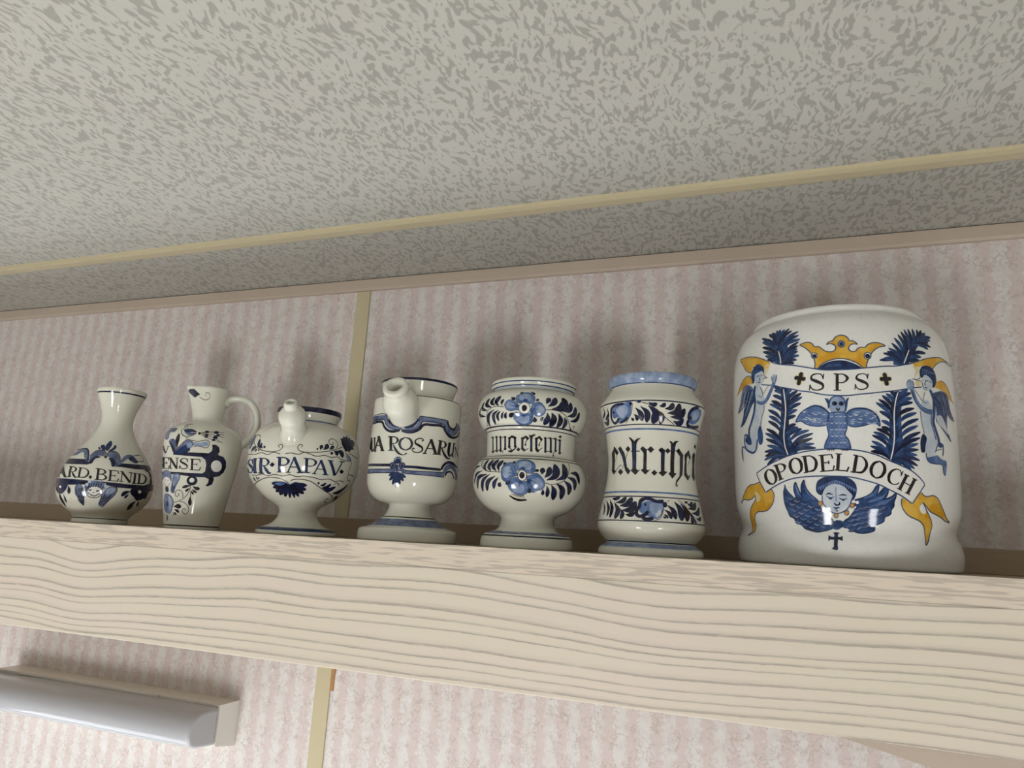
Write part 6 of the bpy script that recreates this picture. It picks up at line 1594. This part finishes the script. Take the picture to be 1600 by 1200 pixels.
J5.paint('painted_flower', [
('F','M',2,0,[13,1253,16,1283,49,1298,81,1314,127,1312,166,1286,174,1260,156,1213,123,1218,87,1224,50,1217,23,1224]),
('F','L',3,0,[42,1264,44,1283,64,1293,85,1303,113,1301,137,1285,142,1269,132,1239,111,1243,88,1246,66,1242,48,1246]),
('L','G',4,0.35,[13,1253,16,1283,49,1298,81,1314,127,1312,166,1286,174,1260,156,1213,123,1218,87,1224,50,1217,23,1224,13,1253]),
('L','B',4,0.34,[90,1223,84,1260]),
('L','B',4,0.34,[90,1218,94,1255]),
('F','M',2,0,[-89,1210,-65,1241,-22,1250,16,1224,41,1199,45,1162,11,1158,-29,1152,-65,1164]),
('F','L',3,0,[-74,1207,-59,1226,-32,1231,-9,1215,7,1200,10,1176,-12,1174,-37,1171,-59,1178]),
('L','G',4,0.35,[-89,1210,-65,1241,-22,1250,16,1224,41,1199,45,1162,11,1158,-29,1152,-65,1164,-89,1210]),
('L','B',4,0.34,[32,1189,-22,1198]),
('L','B',4,0.34,[32,1183,-11,1192]),
('F','M',2,0,[150,1202,182,1228,215,1231,249,1202,265,1172,260,1142,232,1116,188,1114,160,1135,142,1164]),
('F','L',3,0,[184,1189,204,1205,224,1207,246,1189,255,1171,253,1152,235,1136,208,1134,191,1147,179,1165]),
('L','G',4,0.35,[150,1202,182,1228,215,1231,249,1202,265,1172,260,1142,232,1116,188,1114,160,1135,142,1164,150,1202]),
('L','B',4,0.34,[152,1175,198,1172]),
('L','B',4,0.34,[152,1170,208,1168]),
('F','M',2,0,[10,1142,52,1135,90,1123,127,1133,160,1138,162,1099,157,1061,120,1045,68,1040,26,1052,-3,1080,-6,1109]),
('F','L',3,0,[36,1114,62,1110,86,1103,109,1109,130,1112,131,1088,127,1065,104,1054,73,1051,47,1059,28,1076,26,1094]),
('L','G',4,0.35,[10,1142,52,1135,90,1123,127,1133,160,1138,162,1099,157,1061,120,1045,68,1040,26,1052,-3,1080,-6,1109,10,1142]),
('L','B',4,0.34,[86,1134,76,1098]),
('L','B',4,0.34,[86,1129,86,1093]),
('F','B',4,0,[116,1243,113,1234,103,1229,90,1229,79,1234,75,1242,78,1251,88,1256,101,1256,112,1251]),
('F','B',4,0,[162,1155,160,1143,154,1135,146,1135,139,1142,136,1154,138,1166,144,1174,152,1174,159,1167]),
('F','B',4,0,[100,1115,97,1110,88,1107,77,1106,68,1109,65,1114,68,1119,77,1122,88,1122,97,1119]),
('F','B',4,0,[36,1192,35,1185,30,1181,25,1181,21,1185,19,1193,20,1200,24,1204,30,1204,34,1200]),
('L','B',4,0.55,[136,1177,132,1155,120,1138,101,1128,80,1128,61,1137,47,1153,42,1175,46,1196,59,1214,77,1224,98,1224,117,1215,130,1198,136,1177]),
('F','X',5,0,[133,1177,128,1153,112,1136,90,1129,68,1135,51,1151,45,1175,50,1198,66,1216,87,1223,110,1217,126,1200]),
('F','K',6,0,[111,1177,108,1163,100,1153,89,1149,78,1152,70,1162,67,1176,69,1189,77,1199,88,1203,99,1200,107,1190])], RREF['j5'], label='pale blue flower of the upper bulge', turns=(0.0, math.pi))
J5.paint('painted_leaves', [
('T','N',3,2.83,[-33,1271,-12,1259,10,1253]),
('T','N',3,2.51,[178,1244,191,1249,207,1255]),
('T','N',3,3.84,[7,1135,-24,1119,-48,1103]),
('T','N',3,4.05,[172,1106,180,1087,182,1064]),
('T','N',3,1.94,[133,1324,155,1313,175,1298]),
('T','N',3,1.7,[78,1314,60,1312,39,1309]),
('T','N',3,4.65,[-229,1193,-301,1230,-271,1279]),
('T','N',3,4.25,[-186,1208,-231,1240,-203,1282]),
('T','N',3,4.65,[-145,1199,-175,1238,-136,1287]),
('T','N',3,3.03,[-109,1204,-116,1229,-96,1255]),
('T','N',3,4.05,[-285,1171,-380,1209,-345,1255]),
('T','N',3,3.64,[-324,1123,-450,1162,-421,1212]),
('T','N',3,3.84,[-195,1172,-275,1131,-330,1043]),
('T','N',3,3.84,[-146,1165,-211,1125,-224,1050]),
('T','N',3,3.24,[-123,1156,-165,1122,-169,1073]),
('T','N',3,2.35,[-93,1151,-115,1122,-126,1088]),
('T','N',3,3.24,[-66,1143,-83,1117,-83,1090]),
('T','N',3,4.45,[269,1221,282,1251,305,1274]),
('T','N',3,5.26,[283,1200,331,1235,356,1286]),
('T','N',3,8.09,[316,1179,398,1202,438,1250,417,1293]),
('T','N',3,5.46,[417,1175,490,1202,504,1263]),
('T','N',3,5.46,[474,1138,548,1169,561,1235]),
('T','N',3,4.65,[521,1104,595,1131,618,1198]),
('T','N',3,3.24,[252,1111,241,1094,237,1073]),
('T','N',3,5.46,[281,1147,291,1102,268,1051]),
('T','N',3,6.67,[319,1151,347,1101,334,1040]),
('T','N',3,5.46,[381,1151,416,1095,412,1039]),
('T','N',3,4.65,[444,1129,473,1089,480,1040]),
('L','R',2,0.55,[-92,1189,-167,1198,-224,1192,-279,1170,-308,1128,-329,1086,-384,1043]),
('L','R',2,0.71,[265,1169,320,1175,382,1172,436,1152,479,1124,515,1088,566,1052,608,1046,611,1061,599,1077,581,1064])], RREF['j5'], label='black brush-stroke leaves of the upper bulge', turns=(0.0, math.pi))
J5.paint('painted_lettering', [
('L','K',2,2.24,[-322,947,-313,816]),
('L','D',3,0.76,[-321,933,-316,831]),
('P','K',2,0,[-363,949,-328,960,-295,943,-326,932]),
('P','K',2,0,[-350,823,-315,836,-279,818,-306,804]),
('L','K',2,2.24,[-252,947,-245,820]),
('L','D',3,0.76,[-251,933,-247,834]),
('P','K',2,0,[-283,947,-256,959,-230,944,-255,932]),
('P','K',2,0,[-273,825,-246,839,-217,822,-240,807]),
('L','K',2,2.24,[-192,944,-185,819]),
('L','D',3,0.76,[-191,929,-187,834]),
('P','K',2,0,[-218,943,-195,956,-172,941,-194,928]),
('P','K',2,0,[-209,824,-186,838,-161,822,-181,807]),
('L','K',2,2.24,[-128,941,-125,833]),
('L','D',3,0.76,[-127,927,-126,847]),
('P','K',2,0,[-151,940,-131,953,-111,939,-130,925]),
('P','K',2,0,[-146,838,-125,852,-103,837,-123,822]),
('L','K',2,2.24,[-76,930,-76,851]),
('L','D',3,0.76,[-75,916,-76,865]),
('P','K',2,0,[-97,929,-79,942,-60,928,-78,915]),
('P','K',2,0,[-95,854,-75,869,-55,854,-74,839]),
('L','K',2,2.24,[-14,930,-9,855]),
('L','D',3,0.76,[-13,916,-10,869]),
('P','K',2,0,[-33,928,-17,942,1,928,-15,914]),
('P','K',2,0,[-27,858,-9,874,10,858,-8,843]),
('L','K',2,2.24,[66,928,69,838]),
('L','D',3,0.76,[67,914,68,852]),
('P','K',2,0,[48,926,63,940,80,927,65,913]),
('P','K',2,0,[52,841,69,857,87,842,71,826]),
('L','K',2,2.24,[156,949,163,823]),
('L','D',3,0.76,[156,935,162,837]),
('P','K',2,0,[138,946,153,960,169,948,154,934]),
('P','K',2,0,[147,826,163,842,181,827,165,811]),
('L','K',2,2.24,[208,931,214,839]),
('L','D',3,0.76,[209,917,213,853]),
('P','K',2,0,[190,928,205,943,222,930,207,916]),
('P','K',2,0,[197,842,213,858,232,843,215,827]),
('L','K',2,2.24,[303,942,311,823]),
('L','D',3,0.76,[304,928,311,837]),
('P','K',2,0,[284,939,300,953,318,941,302,927]),
('P','K',2,0,[294,825,311,842,331,828,313,811]),
('L','K',2,2.24,[362,945,372,825]),
('L','D',3,0.76,[363,931,372,839]),
('P','K',2,0,[342,941,358,956,377,944,360,929]),
('P','K',2,0,[354,827,372,844,393,831,374,814]),
('L','K',2,2.24,[420,946,427,839]),
('L','D',3,0.76,[421,932,426,853]),
('P','K',2,0,[399,942,416,957,437,945,419,930]),
('P','K',2,0,[407,841,426,858,449,845,429,827]),
('L','K',2,2.24,[476,938,483,824]),
('L','D',3,0.76,[477,924,482,838]),
('P','K',2,0,[453,933,472,949,495,938,474,922]),
('P','K',2,0,[461,825,483,843,508,830,484,812]),
('L','K',2,0.66,[-225,826,-197,836]),
('L','K',2,0.66,[-292,823,-258,832]),
('L','K',2,0.66,[-173,935,-142,943]),
('L','K',2,0.66,[-147,828,-155,814,-151,795]),
('L','K',2,0.66,[119,922,99,886,101,872]),
('L','K',2,0.66,[269,921,241,888,242,877]),
('L','K',2,0.66,[97,821,135,846]),
('L','K',2,0.66,[237,825,279,857]),
('L','K',2,0.66,[318,938,349,948]),
('L','K',2,0.66,[378,939,407,948]),
('L','K',2,0.66,[332,827,359,834]),
('L','K',2,0.66,[418,830,396,805,399,791]),
('L','K',2,0.66,[437,942,464,938]),
('F','K',2,0,[111,872,108,866,101,864,94,866,91,871,94,877,101,880,108,877]),
('F','K',2,0,[252,877,249,871,243,869,236,871,232,876,235,882,241,885,249,883]),
('F','K',2,0,[410,795,405,789,396,786,390,787,390,793,394,798,401,801,408,800]),
('P','K',2,0,[-86,932,-50,954,3,936,-2,918,-49,932,-69,919]),
('P','K',2,0,[-91,813,-75,826,-38,826,-4,848,15,855,-9,830,-47,802]),
('L','K',2,0.82,[-76,844,-51,833,-32,821]),
('P','K',2,0,[59,932,104,953,137,930,119,911,97,931,71,914]),
('P','K',2,0,[198,932,240,957,277,926,259,911,236,935,215,918]),
('P','K',2,0,[57,840,85,841,108,830,93,812,70,822]),
('P','K',2,0,[201,841,228,845,251,830,232,811,210,823]),
('P','K',2,0,[131,963,155,953,175,967,207,963,181,952,171,936,142,934]),
('P','K',2,0,[4,831,27,850,51,831,29,812]),
('P','K',2,0,[454,967,473,985,498,972,477,953])], RREF['j5'], label='gothic black lettering ung.elemi')
J5.paint('painted_flower', [
('F','M',2,0,[34,657,31,704,56,726,108,737,163,727,196,703,201,661,179,619,137,625,97,651,60,638]),
('F','L',3,0,[67,673,66,702,81,716,114,723,147,717,168,702,171,676,158,649,131,653,106,670,83,661]),
('L','G',4,0.42,[34,657,31,704,56,726,108,737,163,727,196,703,201,661,179,619,137,625,97,651,60,638,34,657]),
('L','B',4,0.38,[108,645,109,679]),
('L','B',4,0.38,[108,639,121,674]),
('F','M',2,0,[-79,623,-77,664,-41,699,10,703,34,657,57,621,58,597,16,580,0,555,-33,543,-63,562]),
('F','L',3,0,[-65,623,-63,649,-40,670,-9,673,5,644,20,622,21,607,-6,596,-15,581,-35,573,-54,586]),
('L','G',4,0.42,[-79,623,-77,664,-41,699,10,703,34,657,57,621,58,597,16,580,0,555,-33,543,-63,562,-79,623]),
('L','B',4,0.38,[41,613,-15,621]),
('L','B',4,0.38,[42,607,-2,615]),
('F','M',2,0,[139,596,179,611,205,625,241,607,278,562,285,527,268,498,234,484,192,466,163,484,141,537]),
('F','L',3,0,[179,570,204,579,221,587,242,576,266,548,270,527,260,509,239,500,213,489,195,500,181,533]),
('L','G',4,0.42,[139,596,179,611,205,625,241,607,278,562,285,527,268,498,234,484,192,466,163,484,141,537,139,596]),
('L','B',4,0.38,[160,573,203,547]),
('L','B',4,0.38,[160,567,215,542]),
('F','M',2,0,[63,581,12,572,-17,524,-10,492,20,459,69,439,120,447,152,468,153,518,129,552,99,547]),
('F','L',3,0,[64,542,33,536,14,507,18,488,37,467,68,455,98,459,118,472,120,503,105,524,86,521]),
('L','G',4,0.42,[63,581,12,572,-17,524,-10,492,20,459,69,439,120,447,152,468,153,518,129,552,99,547,63,581]),
('L','B',4,0.38,[85,553,66,512]),
('L','B',4,0.38,[86,547,78,506]),
('F','B',4,0,[120,661,117,653,107,648,95,648,85,652,81,659,84,666,94,671,106,672,116,668]),
('F','B',4,0,[108,543,105,536,94,532,81,531,70,535,66,542,70,549,81,553,94,554,104,550]),
('F','B',4,0,[169,554,166,543,158,535,147,535,139,541,135,553,138,564,146,572,156,573,165,566]),
('F','K',5,0,[138,602,134,577,120,559,102,552,82,558,68,575,61,598,65,623,78,641,97,648,116,643,131,625]),
('F','X',6,0,[132,601,129,580,118,563,102,557,85,562,72,577,67,599,70,620,81,637,97,643,114,638,127,623]),
('F','K',7,0,[120,602,118,588,110,578,100,573,89,577,81,586,77,600,79,613,87,624,97,628,108,625,116,615]),
('L','R',3,0.47,[10,447,52,433,94,431,120,439]),
('L','R',3,0.34,[14,455,3,431]),
('L','R',3,0.34,[28,451,20,428]),
('L','R',3,0.34,[42,448,36,425]),
('L','R',3,0.34,[56,446,52,423]),
('L','R',3,0.34,[70,445,69,420]),
('L','R',3,0.34,[85,446,85,417]),
('L','R',3,0.34,[99,447,101,414]),
('L','R',3,0.34,[113,449,118,411]),
('P','K',3,0,[-18,432,-10,425,-2,419,7,412,17,406,28,401,40,397,53,393,67,391,86,391,105,393,124,396,142,398,141,410,123,409,105,408,88,408,73,410,61,411,49,413,38,416,28,420,17,423,7,428,-3,433,-13,437])], RREF['j5'], label='pale blue flower of the lower bulge', turns=(0.0, math.pi))
J5.paint('painted_leaves', [
('T','N',3,3.5,[6,556,-12,539,-35,523]),
('T','N',3,3.64,[156,503,161,484,168,459]),
('T','N',3,2.67,[197,636,209,643,230,653]),
('T','N',3,2.67,[22,695,22,706,20,719]),
('T','N',3,3.01,[-67,679,-61,692,-53,709]),
('T','N',3,4.13,[-242,643,-280,683,-267,740]),
('T','N',3,4.37,[-182,633,-218,676,-197,737]),
('T','N',3,4.85,[-126,631,-168,679,-134,735]),
('T','N',3,4.37,[-98,631,-113,677,-83,725]),
('T','N',3,3.01,[-348,687,-473,671,-492,612]),
('T','N',3,3.59,[-288,641,-394,613,-451,535]),
('T','N',3,4.61,[-223,609,-348,577,-385,490]),
('T','N',3,4.37,[-189,608,-279,549,-306,464]),
('T','N',3,4.61,[-132,591,-210,543,-241,470]),
('T','N',3,3.88,[-101,580,-142,534,-155,485]),
('T','N',3,4.13,[-83,540,-91,521,-100,501]),
('L','R',2,0.66,[-79,623,-155,628,-241,639,-310,672,-348,705,-383,739]),
('T','N',3,4.53,[257,617,258,642,271,671]),
('T','N',3,5.18,[277,592,309,628,327,685]),
('T','N',3,6.9,[297,572,361,608,379,653,370,713]),
('T','N',3,6.04,[374,577,449,616,464,669,458,726]),
('T','N',3,2.93,[271,498,275,474,278,448]),
('T','N',3,3.71,[301,526,315,484,318,435]),
('T','N',3,5.39,[339,535,370,488,386,416]),
('T','N',3,5.83,[380,552,443,508,466,428]),
('T','N',3,5.18,[446,583,514,536,530,469]),
('T','N',3,4.96,[480,615,569,585,587,514]),
('T','N',3,4.96,[516,652,605,647,641,572]),
('L','R',2,0.59,[285,548,329,541,373,545,434,571,484,620,510,674,534,736])], RREF['j5'], label='black brush-stroke leaves of the lower bulge', turns=(0.0, math.pi))
J6.paint('painted_frieze', [
('F','M',1,0,[-260,1185,-161,1220,-94,1226,-92,1180,-103,1123,-132,1090,-193,1060,-245,1077,-205,1114,-271,1109,-279,1146]),
('F','L',2,0,[-230,1175,-150,1202,-121,1182,-133,1131,-178,1100,-216,1132]),
('L','N',3,2.14,[-149,1216,-231,1211,-277,1187,-294,1142,-295,1094,-266,1067,-236,1082,-210,1108]),
('L','N',3,2.14,[-274,1163,-250,1150]),
('L','N',3,2.14,[-133,1108,-146,1088,-207,1066]),
('T','N',3,2.84,[-97,1192,-94,1209,-94,1226]),
('F','M',1,0,[390,1167,440,1205,519,1208,528,1143,468,1085,389,1085]),
('F','L',2,0,[406,1169,453,1195,493,1179,487,1142,435,1109]),
('L','N',3,2.81,[475,1229,391,1190,371,1147,379,1118,405,1128]),
('L','N',3,2.81,[374,1106,378,1066,427,1055,547,1074]),
('T','N',2,4.4,[-58,1178,-21,1131,-12,1071]),
('T','N',2,4.82,[-19,1188,29,1136,25,1060]),
('T','N',2,6.74,[40,1193,96,1132,73,1051]),
('T','N',2,4.54,[93,1166,141,1111,131,1049]),
('T','N',2,3.41,[-73,1127,-51,1104,-53,1074]),
('T','N',2,2.7,[-99,1100,-88,1088,-81,1073]),
('T','N',2,4.54,[162,1172,207,1184,218,1222]),
('T','N',2,5.68,[181,1137,257,1158,270,1222]),
('T','N',2,5.68,[206,1110,291,1124,322,1189]),
('T','N',2,4.97,[235,1079,292,1067,325,1108]),
('T','N',2,3.41,[118,1192,144,1194,161,1218]),
('T','N',2,3.69,[40,1219,76,1199,102,1212]),
('T','N',2,2.55,[-404,1220,-387,1174,-456,1134]),
('T','N',2,2.98,[-331,1201,-334,1147,-399,1112]),
('T','N',2,3.69,[-458,1106,-380,1079,-340,1118]),
('T','N',2,1.84,[-55,1224,-34,1222,-12,1227]),
('L','R',2,0.67,[-12,1222,50,1199,114,1150,179,1097,251,1052]),
('L','R',2,0.54,[-78,1214,-96,1134,-151,1057])], RREF['j6'], label='upper frieze of blue leaves', turns=(0.0, math.pi))
J6.paint('painted_lettering', [
('P','K',2,0,[-370,831,-335,853,-314,884,-255,824,-282,801,-313,836,-318,691,-290,669,-322,645,-362,676,-367,765]),
('L','K',2,0.45,[-278,803,-316,746]),
('L','K',2,0.56,[-297,664,-259,702,-232,719,-217,713]),
('P','K',2,0,[-260,859,-231,877,-187,818,-159,703,-120,668,-142,638,-176,674,-216,785]),
('P','K',2,0,[-174,849,-146,875,-122,847,-149,821]),
('P','K',2,0,[-262,665,-230,691,-195,662,-224,636]),
('L','K',2,0.5,[-151,821,-211,685]),
('P','K',2,0,[-141,946,-112,937,-85,912,-58,931,-23,936,-47,918,-64,892,-68,839,-68,687,-52,672,-30,681,-72,634,-120,673,-103,687,-108,839,-108,898,-124,928]),
('L','K',2,0.78,[-126,830,-33,829]),
('P','K',2,0,[-33,848,-11,870,25,843,24,683,37,674,60,683,15,638,-26,675,-5,688,-4,814]),
('P','K',2,0,[29,842,58,871,88,844,59,815]),
('P','K',2,0,[65,655,91,681,118,657,91,631]),
('L','K',2,0.67,[22,838,35,846]),
('P','K',2,0,[123,841,148,864,182,845,180,675,207,668,163,629,127,658,148,671,148,819]),
('P','K',2,0,[181,837,206,862,233,841,208,816]),
('L','K',2,0.67,[228,836,291,848]),
('P','K',2,0,[214,921,236,918,251,905,270,924,311,927,283,908,275,876,274,837,270,666,294,663,250,617,212,658,233,670,234,834,232,896]),
('P','K',2,0,[286,843,311,869,368,821,368,714,356,654,319,617,298,596,287,576,299,562,288,553,275,570,287,605,321,641,330,701,331,803]),
('P','K',2,0,[383,823,435,868,483,809,462,787,433,823,418,802,414,679,434,651,479,673,423,615,378,656,391,765]),
('L','K',2,0.45,[472,793,430,739]),
('P','K',2,0,[505,836,534,860,580,845,563,683,574,655,530,617,500,657,525,749]),
('P','K',2,0,[518,905,539,929,585,914,556,889]),
('L','D',3,1.9,[-86,897,-87,697]),
('L','D',3,1.45,[152,833,163,815,164,689]),
('L','D',3,1.12,[-233,860,-201,794,-176,714]),
('L','D',3,1.56,[252,888,253,835]),
('L','D',3,1.34,[-9,853,9,834])], RREF['j6'], label='gothic black lettering extr.rhei')
J6.paint('painted_frieze', [
('F','M',1,0,[-21,349,-7,401,36,426,107,423,167,415,166,387,142,323,105,288,59,302,18,317]),
('F','L',2,0,[58,404,112,412,155,398,137,340,100,310,64,347]),
('F','P',3,0,[105,333,132,362,142,340,121,311,100,299]),
('L','N',3,2.68,[163,432,107,426,57,444,13,442,-16,413,-20,384,-37,355,-37,320,-18,304,23,317,48,347]),
('L','N',3,2.68,[15,394,32,400]),
('L','N',3,2.68,[3,297,29,284,85,291]),
('T','N',3,3.55,[151,420,167,410,174,382]),
('T','N',3,2.84,[156,412,173,413,187,414]),
('T','N',2,2.27,[-424,416,-371,366,-358,309]),
('T','N',2,3.41,[-368,432,-307,364,-305,299]),
('T','N',2,3.83,[-310,436,-263,363,-266,287]),
('T','N',2,4.97,[-246,410,-197,346,-211,279]),
('T','N',2,3.83,[-175,358,-150,323,-159,277]),
('T','N',2,4.11,[-230,410,-166,422,-135,454]),
('T','N',2,5.39,[-187,384,-117,399,-84,452]),
('T','N',2,6.1,[-160,346,-83,359,-51,420]),
('T','N',2,4.11,[-124,315,-83,313,-55,337]),
('T','N',2,3.12,[-284,447,-246,440,-194,451]),
('T','N',2,4.54,[189,400,232,363,248,294]),
('T','N',2,6.1,[251,432,296,367,294,286]),
('T','N',2,5.39,[302,424,350,365,342,283]),
('T','N',2,3.41,[165,364,201,338,214,294]),
('T','N',2,4.11,[369,367,405,318,389,264]),
('T','N',2,1.84,[155,327,176,317,189,297]),
('T','N',2,1.56,[149,310,162,305,172,296]),
('T','N',2,2.27,[421,314,432,292,433,263]),
('T','N',2,4.54,[373,384,449,401,491,441]),
('T','N',2,4.54,[406,352,488,358,545,405]),
('T','N',2,3.83,[371,427,406,415,441,442]),
('T','N',2,2.98,[449,316,495,307,532,332]),
('T','N',2,2.13,[340,439,358,434,379,440]),
('L','R',2,0.54,[90,275,130,295,159,364]),
('L','R',2,0.54,[286,449,335,415,377,367,438,309]),
('L','R',2,0.54,[191,425,210,444]),
('L','R',2,0.54,[-30,401,-21,436,1,454])], RREF['j6'], label='lower frieze of blue leaves', turns=(0.0, math.pi))

# painted rings round the jars
J1.ring('painted_ring', [('N', 145.6, 147.2)], 'navy line under the rim'); J1.ring('painted_ring', [('K', 5.0, 5.9)], 'black line above the foot')
J2.ring('painted_ring', [('K', 2.6, 3.8)], 'black line round the base')
J3.ring('painted_ring', [('N', 121.4, 126.6)], 'navy band on the rim'); J3.ring('painted_ring', [('S', 111.6, 113.6)], 'slate line below the neck'); J3.ring('painted_ring', [('D', 3.9, 7.0)], 'blue band on the foot')
J4.ring('painted_ring', [('N', 149.2, 151.5)], 'navy band on the rim'); J4.ring('painted_ring', [('K', 132.6, 133.3)], 'black line on the shoulder'); J4.ring('painted_ring', [('S', 13.4, 20.0)], 'slate blue band on the foot'); J4.ring('painted_ring', [('K', 21.4, 22.4)], 'black line above the foot')
J5.ring('painted_ring', [('B', 143.8, 144.8), ('B', 140.4, 141.4), ('P', 138.6, 140.2), ('K', 136.4, 137.1)], 'blue lines on the rim')
J5.ring('painted_ring', [('N', 103.2, 104.2), ('N', 100.3, 101.1)], 'navy lines above the name'); J5.ring('painted_ring', [('K', 77.0, 77.7), ('K', 74.4, 75.2)], 'black lines below the name')
J5.ring('painted_ring', [('S', 11.6, 13.8), ('N', 9.4, 10.6)], 'blue and navy bands on the foot')
J6.ring('painted_ring', [('L', 141.0, 149.4), ('B', 140.0, 141.0)], 'pale blue wash on the rim')
J6.ring('painted_ring', [('N', 122.9, 124.0), ('N', 104.0, 104.9), ('M', 100.2, 101.6)], 'navy and blue lines of the upper frieze')
J6.ring('painted_ring', [('M', 49.1, 50.5), ('N', 45.7, 46.6), ('N', 26.4, 27.3)], 'navy and blue lines of the lower frieze')
J6.ring('painted_ring', [('L', 6.2, 9.6), ('D', 10.2, 11.2)], 'pale blue band on the foot')
